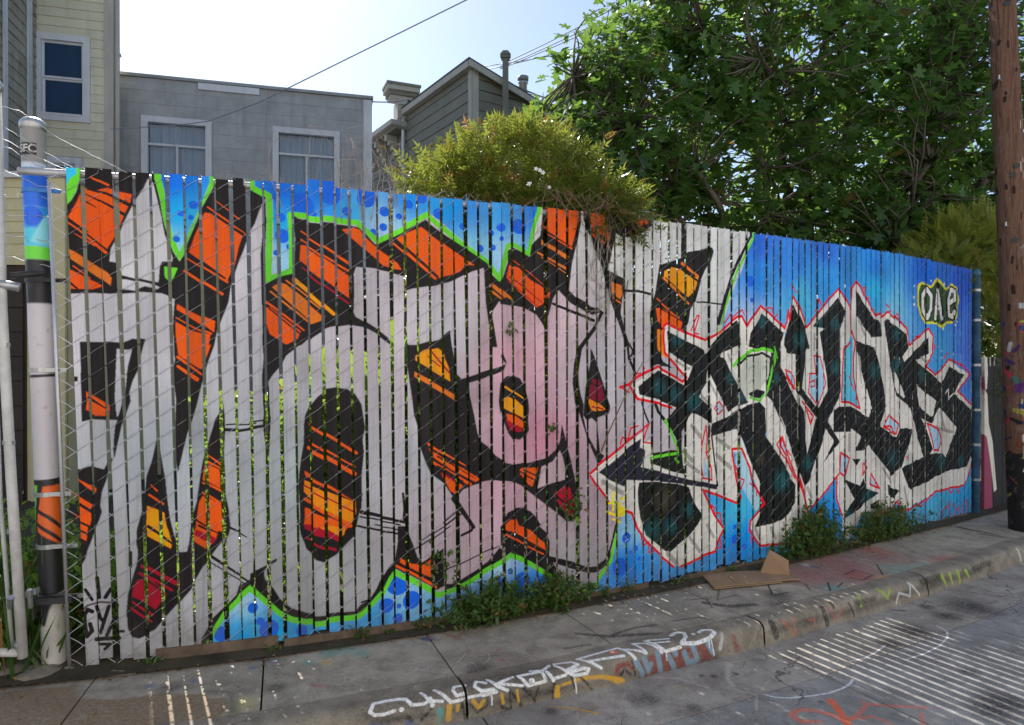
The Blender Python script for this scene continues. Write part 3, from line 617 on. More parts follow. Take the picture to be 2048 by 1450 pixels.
G q 95 5283,331
P P 4724,938 4815,796 4690,888
S E 19 19 3178,1374 3249,1389 3314,1437 3488,1501 3616,1447 3713,1402 3744,1432 3696,1473 3548,1601 3536,1695 3540,1781 3566,1802 3697,1758 3924,1690 4067,1752 4155,1814 4235,1862 4281,1875 4337,1797 4378,1849 4484,1958 4614,1882 4759,1792
S E 18 18 3257,1379 3313,1290 3445,1264 3607,1225
S E 10 10 3178,1374 3249,1337
S E 11 11 3786,1760 3841,1863 3862,1863 3813,1740 3859,1734
S E 11 11 4116,1823 4167,1885 4175,1846 4286,1922 4308,1883
S E 10 10 3282,1428 3306,1455 3343,1463
S E 11 11 4056,1253 4106,1200 4046,1160 4006,1205 4056,1253
S E 12 12 4538,1938 4614,1941 4636,1868 4681,1899
S E 12 12 4770,1476 4825,1468
S E 12 12 4770,1450 4825,1366
D E 10 3371,1492
D E 10 4337,1895
D E 6 4044,1200
S E 17 17 2938,824 3090,922 3247,1022 3320,1063 3415,1118
S E 16 16 2938,806 2982,745 3081,623
S E 17 17 3221,551 3269,533 3309,425 3382,331 3516,208 3620,127
S E 19 19 3690,119 4014,181 4053,267 4104,331 4006,441 3902,624 4054,575 4232,500 4273,539 4232,673 4183,898 4279,899 4366,756 4397,644 4530,467 4375,356 4365,285 4481,153 4823,127
S E 11 11 3415,1118 3386,1060 3361,996 3431,985
S E 11 11 3176,1000 3192,1044 3239,1025 3264,1099 3320,1109
S E 12 12 3932,1081 3894,951 3882,814 3902,709 3980,695 3978,772 3931,890 3945,983 3932,1081
S E 12 12 3940,886 3969,919
S E 12 12 4223,774 4245,737 4232,695 4306,667 4273,605
S E 12 12 3977,514 4008,490 3996,456 4063,449 4078,384
S E 11 11 3341,375 3357,301 3407,321 3407,249 3449,250
S E 12 12 4063,259 4077,200 4024,201
S E 13 13 4724,957 4668,904 4724,825 4803,759 4838,703
S E 13 13 4724,957 4752,891 4838,817
S E 12 12 4376,632 4439,597 4439,539
S E 12 12 4380,239 4396,165
S E 19 19 4709,1834 4754,1794 4789,1851 4806,1943 4823,1868 4864,2051 4917,1989 5000,1834 5021,1808 5109,1876 5285,2036 5442,2134 5522,2059 5587,1985 5596,1810 5665,1697 5633,1566 5637,1402 5685,1237 5725,1135 5602,1189 5480,1204 5494,1485 5508,1634 5592,1696
S E 21 21 5596,1981 5617,2149 5673,2206 5757,2153 5857,2042 5959,1935 6037,1956 6064,1922 6155,1968 6312,1914 6457,1829 6514,1686 6673,1765 6829,1849 6917,1776 6903,1659 6908,1613 6790,1495 6971,1407 7062,1457 7210,1557 7460,1509 7649,1411 7519,1328 7397,1254 7558,1163 7710,1085
S E 13 13 5121,1581 5183,1573 5240,1423 5259,1360 5158,1188 5045,1286 5060,1441 5143,1436 5115,1581
S E 12 12 5060,1371 5127,1386 5127,1339 5072,1332
S E 12 12 4847,2142 4907,2075
S E 12 12 4765,1474 4836,1464 4890,1393 4880,1321 4777,1444
S E 13 13 5757,2153 5821,2165 5785,2097
S E 13 13 5843,2066 5872,2084
S E 14 14 6132,2033 6202,1988
S E 14 14 6264,1922 6304,1962 6344,1915
S E 15 15 6909,1705 6975,1669 6908,1650
S E 15 15 7117,1568 7201,1624
S E 13 13 5134,1932 5172,2035 5197,1989
S E 13 13 5603,1443 5575,1403 5644,1296
S E 14 14 6606,1754 6673,1774
S E 20 20 4777,1459 4886,1325
S E 17 17 4963,1220 5108,1099 5071,1038 5023,1149
S E 17 17 4730,957 4753,903 4856,722 4926,601 4986,519
S E 17 17 4725,957 4708,891 4775,811 4891,627
S E 18 18 5456,621 5520,583 5577,729 5469,785 5456,621
S E 18 18 5899,578 6025,436 5881,486 5899,578
S E 18 18 5801,670 5834,626 5784,568 5786,663
S E 17 17 5070,359 5245,478 5440,610
S E 18 18 5416,588 5406,421 5493,255
S E 20 20 7683,527 7618,396 7519,317 7172,314 6989,309 6639,216 6377,179 6310,290 6108,191 6077,256
S E 19 19 6185,1069 6330,976 6295,891 6090,962 6185,1069
S E 19 19 6093,958 6216,969 6248,911
S E 20 20 6811,968 7029,892 7084,798 7029,698 6938,700 6896,828 6811,968
S E 38 20 4926,609 4986,496 5052,296
S E 11 11 5309,527 5296,464
S E 13 13 7210,302 7266,259 7305,297
S E 13 13 7362,301 7420,252 7430,299
S E 13 13 7061,58 7135,133 7247,157
S E 13 13 7210,190 7229,112 7257,43
S E 13 13 7324,158 7352,31 7420,128 7459,18 7519,145 7588,167 7578,42
S E 12 12 6456,661 6489,685 6472,642
S E 13 13 6673,214 6741,201 6811,243
S G 25 25 4204,1505 4255,1553 4378,1619 4526,1635 4636,1607 4649,1548 4615,1466 4582,1370 4547,1281
S G 19 19 4377,1272 4483,1246 4517,1283
S G 12 12 4641,1652 4674,1563
S G 20 20 3555,1140 3580,1092 3608,1054
S G 20 20 3572,1111 3623,1015 3663,945 3667,909 3562,903 3426,883
S G 18 18 3640,872 3671,846
G g 28 4053,1773
S Y 18 18 3120,683 3113,568
S Y 19 19 3176,638 3206,643
D Y 35 3181,555
S Y 17 17 3065,613 3100,619
S Y 19 19 3066,560 3158,525
S Y 15 15 3112,510 3173,484
D G 10 3131,617
D K 5 3131,617
D Y 19 3158,602
S h 8 8 3194,605 3221,616
P Y 6631,2175 6657,2248 6725,2275 6882,2243 6927,2282 7008,2329 7080,2301 7154,2236 7267,2287 7382,2253 7417,2151 7372,1968 7286,1899 7173,1900 7102,1854 6971,1885 6777,1893 6682,1971 6640,2068
P v 6665,2177 6699,2241 6742,2253 6882,2220 7008,2297 7053,2281 7154,2212 7267,2261 7353,2238 7382,2149 7343,1976 7267,1922 7173,1923 7089,1884 6971,1908 6794,1916 6708,1981 6665,2069
S K 74 74 6803,2211 6891,2152 6882,2024 6812,1949 6742,2018 6725,2144 6803,2211
S K 74 74 6962,1935 7011,2251 7099,1940
S K 75 75 7210,2075 7334,2137 7334,2213 7248,2227 7201,2121 7214,1972 7295,1956 7334,2033
S i 47 47 6803,2211 6882,2152 6873,2024 6812,1949 6742,2018 6734,2144 6803,2211
S i 42 42 6968,1940 7011,2214 7084,1944
S i 24 24 6971,2037 7062,2041
S i 45 45 7210,2084 7328,2137 7328,2213 7252,2223 7207,2122 7220,1981 7290,1965 7320,2018
D i 11 6589,2217
D i 11 6581,2114
D i 14 6586,2048
D i 11 6882,2289
D i 15 7126,2276
D i 11 7372,1925
D i 13 7343,1891
D i 11 7108,1847"""
PAINT_C="""G k 0.50 68 1365,151
G k 0.50 69 1463,143
G k 0.50 70 1566,136
G k 0.50 71 1674,129
G k 0.50 72 1783,123
G k 0.50 74 1898,118
G k 0.50 75 2015,113
G k 0.50 76 2138,109
G k 0.50 77 2264,107
S k 0.55 32 32 24 1428,203 1627,215 1862,216 2114,219 2297,221
S k 0.40 35 35 24 2143,218 2419,229 2656,237 3263,263
S k 0.50 48 48 24 3704,190 4168,202 4888,204 6072,198
S k 0.80 15 15 0 1623,231 1668,188
S k 0.80 18 18 0 1564,205 1582,227
S y 0.85 27 27 0 1750,190 1743,241
S y 0.80 18 18 0 1790,194 1785,217
S k 0.85 14 14 0 1809,188 1819,253
S y 0.80 21 21 0 1862,189 1887,228 1911,199
S k 0.85 12 12 0 1843,200 1877,241 1926,227 1931,189
S y 0.80 17 17 0 2001,183 2006,228
S k 0.85 12 12 0 1991,240 2042,261 2042,181
S k 0.85 13 13 0 2042,172 2109,275
S y 0.80 14 14 0 2078,179 2083,235
S k 0.85 14 14 0 2109,175 2162,241 2188,191
S k 0.80 12 12 0 2262,186 2256,276
S y 0.85 29 29 0 2281,210 2286,252
P t 0.90 1685,196 1705,184 1724,204 1722,228 1710,230 1701,261 1694,241
S d 0.80 26 13 20 1564,237 1600,249
S d 0.60 26 13 20 1407,215 1502,241
S k 0.85 19 19 0 2143,198 2165,243
S k 0.85 13 13 0 2270,179 2256,272
S y 0.95 24 14 8 2289,208 2275,241 2322,279
S y 0.95 15 28 8 2311,200 2419,189 2535,208 2650,254
S k 0.85 12 12 0 2362,161 2373,230
S k 0.85 13 13 0 2401,169 2488,275
S r 0.85 31 26 12 2626,209 2632,178 2693,175 2718,207
S k 0.90 21 15 10 2644,223 2669,202 2700,235
S k 0.90 10 10 0 2718,163 2731,241
P r 0.80 2744,190 2833,154 3263,164 3256,249 3090,261 2775,262
S b 0.85 32 28 10 2744,174 2775,245
S b 0.85 33 28 10 2795,168 2814,237 2833,208
S b 0.85 33 29 10 2879,157 2892,264
S b 0.85 33 29 10 2946,187 2980,260
S b 0.85 34 30 10 2986,161 2993,185
S b 0.85 33 29 10 3048,185 3069,245 3118,244
S b 0.85 34 30 10 3111,163 3132,236
S b 0.85 35 30 10 3219,167 3241,223
S k 0.50 26 31 30 2769,260 3048,263 3263,251
S W 0.50 17 29 14 3338,134 3300,212
S r 0.70 34 34 16 3407,169 3422,237
S o 0.70 15 10 8 3802,147 3884,256
S k 0.85 44 44 0 3712,142 3735,226
S o 0.60 12 12 0 3887,149 3900,236
S o 0.50 12 12 6 4029,192 4074,193 4080,240
S k 0.85 38 38 0 4167,141 4191,246
S m 0.60 23 23 8 4213,143 4276,231 4350,181
S k 0.85 21 21 0 4266,122 4264,157
S k 0.80 19 19 0 4413,152 4451,240
S l 0.85 24 24 0 4542,124 4529,189
S l 0.80 34 17 10 4769,118 4830,194 4883,127
S k 0.70 33 33 16 4477,163 4690,169
S W 0.60 17 17 8 4917,244 4961,183 5081,230 5095,134 5190,241
S k 0.80 45 54 20 5238,161 5485,167
S l 0.95 36 18 8 5519,163 5554,233
S l 0.95 36 18 8 5624,162 5642,239
S l 0.95 36 18 8 5731,161 5749,248
S l 0.95 37 18 8 5842,170 5879,233
S k 0.70 48 48 20 5955,179 6233,175
S W 0.60 30 30 0 6725,145 6734,233
S W 1.00 17 17 3 1507,165 1463,173 1424,169 1405,151 1424,115 1478,112 1533,114 1561,122 1582,152
S W 1.00 15 15 3 1593,154 1636,158 1661,150 1633,101
S W 1.00 15 15 3 1659,149 1719,162
S W 1.00 18 18 3 1673,170 1667,140
S W 1.00 17 17 3 1695,100 1759,174 1809,172
S W 1.00 16 16 3 1838,108 1788,103 1775,124 1786,150 1830,147
S W 1.00 16 16 3 1828,169 1901,168
S W 1.00 17 17 3 1934,117 1895,95 1879,126 1906,152 1961,154 1977,169 1911,173
S W 1.00 8 8 3 1948,177 1953,193 1949,226
S W 1.00 17 17 3 1950,98 1984,144 2032,172
S W 1.00 15 15 3 2072,111 1989,132 2109,164
S W 1.00 18 18 3 2099,111 2135,169 2226,164 2219,109 2099,111
S W 1.00 15 15 3 2219,109 2277,78
S W 1.00 18 18 3 2245,119 2267,167
S W 1.00 18 18 3 2172,90 2230,104 2280,71
S W 1.00 16 16 3 2243,121 2267,170
S W 1.00 16 16 3 2224,162 2143,168
S W 1.00 17 17 3 2309,70 2396,86 2419,117 2340,136 2303,87
S W 1.00 18 18 3 2348,145 2435,143 2465,153 2450,171 2379,167 2340,136
S W 1.00 17 17 3 2273,159 2334,155
S W 1.00 8 8 3 2379,164 2384,222 2387,267
S W 1.00 17 17 3 2438,73 2483,121 2535,164
S W 1.00 18 18 3 2438,73 2549,67 2684,59
S W 1.00 16 16 3 2491,115 2581,123 2682,131
S W 1.00 19 19 3 2692,60 2716,115 2740,160
S W 1.00 18 18 3 2703,80 2812,142 2791,47 2855,68 2906,158
S W 1.00 20 20 3 2873,43 2911,134 2932,156 3029,150
S W 1.00 16 16 3 2892,43 3007,74
S W 1.00 15 15 3 2903,85 2988,103
S W 1.00 8 8 3 2932,156 2934,206
S W 1.00 23 23 3 3045,47 3096,25 3136,46 3109,95 3047,134 3147,150 3241,142 3300,116 3300,84 3257,66 3214,83
S W 1.00 7 7 3 3230,141 3226,192
S W 1.00 8 8 3 3246,149 3250,237
S W 1.00 24 24 3 1538,165 1538,165
S W 1.00 22 22 3 1673,171 1674,171
S W 1.00 26 26 3 2154,148 2156,149
S W 1.00 22 22 3 2161,148 2161,148
S W 1.00 25 25 3 3171,85 3171,86
S O 0.90 33 33 4 2634,88 2652,90
S W 0.90 18 18 3 2639,87 2642,89"""
PAINT_W="""P T 0.75 -2485,3123 -2375,3147 -2100,3207 -2117,3270 -1995,3100 -1844,3077 -1748,3089 -1646,3135 -1420,3123 -1393,3089 -1313,3089 -1274,3022 -1264,2947 -1342,2857 -1486,2772 -2205,2772
G Y 0.35 68 -1204,3044
S k 0.50 23 34 60 -1425,3147 -1309,3147 -1235,2968
S k 0.35 6 6 8 -2334,3077 -2352,3147 -2277,3077
S k 0.25 7 7 8 -2183,3089 -2124,3022 -2094,3044
S k 0.25 7 7 8 -2118,3112 -2011,3011
S k 0.25 7 7 8 -2211,3011 -2147,2968
G k 0.50 109 -2359,3270
G k 0.50 59 -1625,3195
G d 0.40 30 -1720,3207
G d 0.40 24 -1536,3257
G d 0.40 25 -1308,3402
S d 0.40 32 26 30 -1352,3517 -1219,3473
G t 0.45 53 -974,3562
G t 0.45 60 -879,3608
G t 0.45 32 -1044,3444
G t 0.45 40 -789,3562
G y 0.35 32 -952,3459
S R 0.40 24 12 20 -963,3219 -897,3195
P d 0.60 -528,3770 -460,3787 -427,3745 -479,3720
S m 0.55 18 14 8 -402,3839 -303,3753 -257,3893
S W 0.49 4 4 2 -1004,3452 -998,3472 -965,3476 -945,3490 -942,3511
S Y 0.49 2 2 2 -356,3463 -324,3467 -307,3452 -286,3436 -270,3410
S W 0.45 2 2 2 -891,3270 -871,3268 -848,3273 -824,3283 -800,3300
S W 0.24 4 4 2 -504,3476 -479,3466 -450,3455 -428,3461 -405,3455
S W 0.30 2 2 2 -949,3479 -932,3500 -918,3516 -914,3545 -883,3559
S W 0.22 4 4 2 -765,3451 -742,3443 -725,3452 -707,3461 -681,3454
S W 0.35 2 2 2 -564,3295 -536,3295 -514,3310 -484,3309 -463,3319
S W 0.37 2 2 2 -250,3411 -238,3429 -236,3468 -245,3507 -257,3535
S W 0.50 2 2 2 -957,3199 -937,3176 -922,3145 -910,3116 -885,3087
S W 0.20 4 4 2 -553,3450 -520,3452 -487,3434 -462,3422 -429,3416
S Y 0.24 3 3 2 -1057,3193 -1030,3171 -1000,3166 -975,3147 -962,3135
S W 0.23 2 2 2 -920,3241 -919,3275 -924,3293 -911,3308 -888,3310
S W 0.45 3 3 2 -540,3319 -508,3328 -490,3345 -484,3370 -474,3397
S W 0.55 4 4 2 -287,3460 -271,3477 -266,3512 -252,3538 -243,3560
S W 0.35 3 3 2 -487,3382 -461,3369 -426,3368 -401,3364 -380,3345
S Y 0.21 4 4 2 -488,3380 -468,3367 -439,3356 -414,3337 -396,3315
S Y 0.48 3 3 2 -316,3396 -301,3372 -280,3343 -267,3325 -263,3292
S W 0.34 2 2 2 -291,3414 -266,3420 -238,3433 -214,3447 -180,3456
S W 0.37 3 3 2 -1017,3298 -992,3290 -973,3283 -949,3250 -939,3233
S W 0.21 3 3 2 -704,3339 -686,3337 -670,3354 -643,3365 -641,3397
S Y 0.34 2 2 2 -1140,3463 -1104,3465 -1071,3452 -1044,3426 -1025,3397
S W 0.23 2 2 2 -900,3329 -881,3350 -869,3368 -874,3407 -882,3431
S W 0.24 4 4 2 -580,3484 -571,3514 -552,3534 -519,3533 -501,3540
S W 0.51 4 4 2 -227,3462 -203,3451 -187,3422 -174,3388 -166,3352
S W 0.44 2 2 2 -505,3363 -468,3363 -446,3381 -424,3395 -420,3427
S W 0.50 4 4 2 -149,3439 -130,3466 -119,3491 -117,3513 -124,3551
S V 0.30 3 3 3 -112,3619 -104,3615 -97,3609 -93,3602 -91,3595 -91,3587 -93,3580 -98,3574 -105,3568
S V 0.30 3 3 3 -632,3521 -620,3516 -610,3510 -602,3502 -597,3493 -595,3483 -597,3474 -601,3466 -609,3460
S V 0.30 3 3 3 -1072,3509 -1059,3502 -1049,3494 -1041,3485 -1036,3475 -1033,3465 -1035,3456 -1039,3448 -1046,3441
S V 0.30 3 3 3 -112,3642 -95,3636 -81,3627 -71,3615 -65,3602 -64,3588 -67,3574 -76,3562 -88,3552
S V 0.30 3 3 3 -611,3534 -596,3526 -584,3515 -575,3503 -570,3490 -569,3477 -572,3465 -580,3454 -590,3445
S V 0.30 3 3 3 -1062,3525 -1044,3516 -1029,3504 -1017,3490 -1010,3476 -1007,3462 -1009,3448 -1015,3436 -1026,3426
S V 0.30 3 3 3 -78,3653 -61,3641 -48,3627 -40,3611 -37,3595 -38,3578 -45,3562 -56,3548 -71,3536
S V 0.30 3 3 3 -613,3557 -589,3546 -569,3532 -554,3515 -545,3496 -543,3477 -547,3459 -556,3443 -572,3430
S V 0.30 3 3 3 -1072,3549 -1044,3538 -1020,3523 -1000,3505 -987,3484 -981,3463 -982,3443 -990,3425 -1005,3411
S V 0.30 3 3 3 -54,3666 -35,3650 -21,3632 -12,3612 -10,3591 -13,3571 -22,3552 -36,3535 -54,3521
S V 0.30 3 3 3 -601,3574 -572,3560 -548,3542 -530,3521 -519,3497 -517,3474 -522,3451 -534,3431 -553,3415
S V 0.30 3 3 3 -1067,3568 -1032,3554 -1002,3535 -978,3512 -962,3487 -954,3461 -956,3436 -967,3414 -985,3396
S V 0.30 3 3 3 -54,3692 -25,3674 -3,3651 11,3626 17,3599 15,3572 4,3546 -14,3524 -38,3505
S V 0.30 3 3 3 -582,3589 -550,3571 -523,3548 -503,3523 -493,3495 -491,3468 -498,3442 -513,3419 -535,3400
S V 0.30 3 3 3 -993,3553 -968,3533 -948,3510 -935,3486 -928,3462 -928,3439 -935,3417 -947,3398 -965,3382
S V 0.30 3 3 3 -53,3717 -16,3697 14,3670 34,3639 44,3606 42,3572 30,3541 8,3512 -21,3490
S V 0.30 3 3 3 -527,3582 -501,3559 -481,3533 -469,3505 -464,3478 -467,3451 -477,3426 -494,3404 -517,3386
S V 0.30 3 3 3 -978,3568 -949,3544 -926,3518 -910,3490 -902,3461 -902,3434 -910,3408 -924,3386 -945,3367
S V 0.30 3 3 3 19,3701 44,3674 61,3644 70,3612 70,3580 62,3549 47,3521 24,3495 -5,3474
S V 0.30 3 3 3 -564,3626 -519,3602 -482,3572 -456,3537 -441,3499 -438,3462 -448,3427 -469,3396 -499,3371
S V 0.30 3 3 3 -984,3596 -945,3569 -913,3538 -890,3504 -878,3469 -875,3435 -883,3404 -900,3376 -926,3353
S V 0.30 3 3 3 -44,3763 9,3738 52,3703 82,3662 97,3617 96,3571 80,3528 51,3490 11,3459
S V 0.30 3 3 3 -571,3651 -516,3626 -470,3592 -436,3551 -417,3508 -412,3464 -422,3423 -446,3386 -481,3357
S V 0.30 3 3 3 -1067,3650 -1001,3627 -942,3593 -895,3551 -864,3504 -849,3456 -853,3411 -872,3371 -906,3339
S V 0.30 3 3 3 -5,3773 47,3742 87,3702 114,3656 125,3608 120,3560 102,3515 70,3476 27,3444
S V 0.30 3 3 3 -514,3650 -464,3617 -426,3578 -400,3535 -387,3491 -388,3447 -402,3407 -427,3372 -464,3343
S V 0.30 3 3 3 -968,3634 -916,3600 -874,3560 -843,3517 -826,3472 -823,3429 -832,3389 -854,3354 -887,3325
S V 0.30 3 3 3 44,3774 91,3736 126,3692 146,3644 152,3594 143,3545 121,3501 87,3461 43,3429
S V 0.30 3 3 3 -499,3667 -445,3630 -403,3587 -374,3540 -361,3491 -362,3443 -378,3399 -406,3360 -446,3329
S V 0.30 3 3 3 -1019,3679 -946,3646 -884,3602 -837,3551 -807,3496 -796,3442 -804,3391 -828,3347 -868,3311
S V 0.30 3 3 3 103,3761 141,3718 166,3671 178,3622 177,3573 163,3526 138,3483 103,3445 59,3414
S V 0.30 3 3 3 -457,3667 -406,3626 -368,3580 -343,3530 -334,3479 -338,3431 -357,3386 -387,3347 -429,3315
S V 0.30 3 3 3 -953,3673 -888,3632 -835,3584 -797,3531 -775,3476 -770,3423 -782,3375 -809,3332 -849,3297
S V 0.30 3 3 3 89,3804 142,3758 180,3705 201,3648 206,3590 194,3533 166,3482 126,3436 74,3400
S V 0.30 3 3 3 -416,3666 -368,3620 -334,3571 -313,3519 -307,3467 -315,3418 -336,3373 -369,3334 -412,3301
S V 0.30 3 3 3 -1019,3723 -929,3684 -853,3632 -794,3571 -758,3505 -744,3440 -753,3379 -782,3326 -830,3284
S V 0.30 3 3 3 12,3871 98,3829 166,3771 211,3703 232,3630 228,3558 201,3491 154,3432 90,3385
S V 0.30 3 3 3 -451,3716 -383,3668 -331,3612 -297,3552 -282,3489 -286,3429 -307,3374 -344,3326 -395,3287
S V 0.30 3 3 3 -898,3691 -830,3642 -777,3585 -740,3525 -721,3465 -720,3407 -735,3354 -766,3308 -811,3270
S V 0.30 3 3 3 116,3848 181,3794 228,3731 254,3663 260,3594 246,3528 214,3467 166,3414 105,3371
S V 0.35 3 3 3 76,3952 89,3922 99,3893 105,3864 110,3836
S V 0.35 3 3 3 110,3966 123,3936 133,3906 138,3877 144,3849
S V 0.35 3 3 3 144,3979 157,3949 167,3920 172,3891 177,3862
S V 0.35 3 3 3 179,3993 192,3963 201,3933 206,3904 211,3875
S V 0.35 3 3 3 214,4008 226,3977 235,3947 240,3918 244,3888
S V 0.35 3 3 3 249,4022 261,3991 270,3961 274,3931 279,3902
S V 0.35 3 3 3 284,4036 296,4005 304,3975 309,3945 313,3915
S V 0.35 3 3 3 320,4050 331,4019 339,3989 344,3958 347,3929
S V 0.35 3 3 3 355,4065 367,4034 375,4003 379,3972 382,3942
S V 0.35 3 3 3 391,4079 403,4048 410,4017 414,3986 417,3956
S V 0.35 3 3 3 428,4094 439,4062 446,4031 450,4000 452,3970
S V 0.35 3 3 3 464,4109 475,4077 482,4045 485,4014 488,3984
S V 0.35 3 3 3 501,4124 511,4092 518,4060 521,4029 524,3998
S V 0.35 3 3 3 538,4139 548,4106 555,4074 558,4043 560,4012
S V 0.35 3 3 3 575,4154 585,4121 592,4089 594,4057 596,4026
S V 0.35 3 3 3 613,4169 623,4136 629,4104 631,4072 633,4040
S V 0.35 3 3 3 651,4184 660,4151 666,4119 668,4086 669,4055
S V 0.35 3 3 3 689,4200 698,4167 704,4134 705,4101 706,4069
S V 0.35 3 3 3 728,4216 737,4182 742,4149 743,4116 744,4084
S V 0.35 3 3 3 766,4231 775,4197 780,4164 781,4131 781,4099
S V 0.35 3 3 3 805,4247 814,4213 818,4179 819,4146 819,4113
S V 0.35 3 3 3 845,4263 853,4228 857,4195 858,4161 857,4128
S V 0.35 3 3 3 884,4279 892,4244 896,4210 896,4176 896,4143
S V 0.35 3 3 3 924,4295 932,4260 935,4226 935,4192 934,4159
S V 0.35 3 3 3 964,4311 972,4276 975,4241 975,4207 973,4174
S V 0.35 3 3 3 1005,4328 1012,4292 1015,4257 1014,4223 1013,4189
S V 0.35 3 3 3 1046,4344 1052,4309 1055,4273 1054,4239 1052,4205
S V 0.35 3 3 3 1087,4361 1093,4325 1096,4289 1094,4255 1092,4220
S V 0.35 3 3 3 1128,4378 1134,4341 1137,4306 1135,4271 1132,4236
S V 0.35 3 3 3 1170,4395 1176,4358 1178,4322 1176,4287 1173,4252
S V 0.35 3 3 3 1212,4412 1218,4375 1219,4339 1217,4303 1214,4268
S V 0.35 3 3 3 1255,4429 1260,4392 1261,4355 1258,4319 1255,4284
S V 0.35 3 3 3 1298,4446 1302,4409 1303,4372 1300,4336 1296,4300
S V 0.35 3 3 3 1341,4464 1345,4426 1345,4389 1342,4352 1338,4316
S k 0.55 19 19 20 -215,3348 -90,3335 -32,3341
S k 0.35 9 9 8 -173,3517 -76,3539 -33,3524
G R 0.40 19 -56,3488
G R 0.40 13 -230,3592
G R 0.40 13 -71,3608
G k 0.50 53 -1122,3195
G k 0.50 75 -154,3375
S k 0.55 35 35 14 371,3822 564,3787 852,3822
S k 0.55 18 18 14 285,3623 424,3671
S k 0.55 16 16 14 952,4005 1132,4063 1307,3911 1176,3839 1003,3857 1338,4005
S k 0.55 14 14 14 1133,4359 1268,4405 1256,4227
S k 0.55 48 48 14 1234,4314 1380,4249 1541,4270
S k 0.55 12 12 14 1417,4599 1327,4359 1487,4452
S k 0.55 8 8 14 842,4314 864,4227
S k 0.55 10 10 14 1065,4624 1164,4476 1233,4429
S k 0.55 22 22 14 566,3805 727,3911 844,3948
S V 0.60 11 5 4 1160,4164 1213,4083
S V 0.60 11 5 4 1235,4185 1333,4103 1392,3948
S V 0.60 12 5 4 1128,4599 1322,4624
G m 0.55 235 2116,4865
G m 0.50 245 2488,5071
G m 0.40 217 2911,5330
G m 0.45 198 2466,5330
G m 0.45 178 2501,4809
G o 0.30 123 2956,5505
G R 0.40 90 2476,4865
G d 0.50 37 2267,5041
G W 0.50 28 2219,5102
G R 0.60 153 3396,5165
G R 0.60 98 3600,5296
G t 0.35 183 2916,4922
G y 0.40 106 2685,4754
G t 0.60 83 2248,4498
G l 0.25 66 2150,4450
G t 0.40 68 2170,4597
G t 0.40 85 3146,5071
G k 0.60 127 1738,4268
G k 0.50 83 1737,4450
S k 0.70 14 14 6 2395,4865 2536,4981 2603,4865 2473,4754 2394,4809
S k 0.70 15 15 6 2775,5134 2675,4865
S k 0.70 13 13 6 1773,4674 1712,4427 1839,4498
S k 0.70 10 10 6 2033,4674 2011,4547
S k 0.70 15 15 6 2201,4700 2146,4547
S k 0.70 12 12 6 2306,4700 2221,4597
S V 0.35 5 5 4 1985,4967 2018,4915 2035,4824
S k 0.35 5 5 4 2277,5236 2309,5177 2321,5077
S k 0.35 4 4 4 2001,4729 2033,4681 2049,4599
S V 0.35 5 5 4 3044,5149 3067,5092 3064,4995
S V 0.35 5 5 4 3332,5556 3354,5491 3344,5378
S V 0.35 5 5 4 3012,5037 3035,4983 3033,4890
S k 0.35 5 5 4 2931,5344 2956,5284 2955,5179
S k 0.35 5 5 4 2685,4987 2711,4934 2715,4843
S V 0.35 5 5 4 3398,5504 3419,5440 3408,5329
S V 0.35 5 5 4 2189,5355 2223,5294 2237,5189
S k 0.35 4 4 4 2661,4837 2686,4787 2690,4701
S m 0.35 5 5 4 2927,5344 2952,5284 2951,5179
S V 0.35 5 5 4 2212,5255 2245,5196 2258,5095
S m 0.35 5 5 4 2439,5028 2468,4974 2477,4881
S m 0.35 5 5 4 2712,5235 2740,5177 2743,5076
S k 0.35 5 5 4 2931,5016 2955,4963 2954,4870
S k 0.35 5 5 4 2258,5155 2290,5098 2302,5000
S V 0.35 5 5 4 2260,5014 2292,4960 2303,4868
S m 0.35 5 5 4 3092,5095 3114,5040 3110,4945
S V 0.35 5 5 4 2369,4949 2399,4897 2408,4807
S V 0.35 5 5 4 2273,5164 2305,5107 2317,5009
S k 0.35 5 5 4 2132,5298 2167,5238 2181,5135
S m 0.35 5 5 4 2926,5032 2950,4978 2949,4885
S m 0.35 4 4 4 2980,4908 3003,4856 3001,4768
S m 0.35 4 4 4 2051,4724 2083,4676 2097,4594
S V 0.35 5 5 4 2602,5469 2632,5405 2638,5296
S m 0.35 5 5 4 2459,4943 2487,4891 2495,4801
S k 0.35 5 5 4 2305,5182 2337,5125 2348,5026
S k 0.35 5 5 4 3121,5229 3144,5170 3139,5070
S k 0.35 5 5 4 2179,4973 2211,4921 2223,4830
S k 0.35 5 5 4 2649,4988 2676,4935 2680,4843
S V 0.35 5 5 4 2559,5297 2588,5238 2594,5135
S k 0.35 5 5 4 2913,5434 2939,5371 2939,5263
S k 0.35 4 4 4 2204,4901 2235,4849 2247,4761
S k 0.35 5 5 4 2249,5161 2281,5105 2293,5007
S k 0.35 5 5 4 2362,5189 2393,5132 2403,5033
S V 0.35 5 5 4 2716,5233 2743,5175 2746,5074
S k 0.35 4 4 4 2486,4896 2514,4845 2521,4757
S V 0.35 5 5 4 3056,5142 3079,5085 3076,4988
S k 0.35 4 4 4 2106,4901 2138,4850 2152,4761
S k 0.35 5 5 4 2716,5247 2744,5188 2747,5087
S V 0.35 5 5 4 3072,5528 3096,5463 3092,5351
S k 0.35 5 5 4 2756,5312 2783,5252 2786,5148
S k 0.35 4 4 4 2234,4821 2264,4771 2276,4685
S k 0.35 5 5 4 2257,5079 2288,5024 2300,4929
S k 0.35 5 5 4 2554,4953 2582,4901 2588,4811
S m 0.35 5 5 4 3202,5377 3224,5315 3218,5209
S k 0.35 5 5 4 2093,5132 2127,5076 2141,4979
S k 0.35 5 5 4 2101,5076 2134,5021 2148,4926
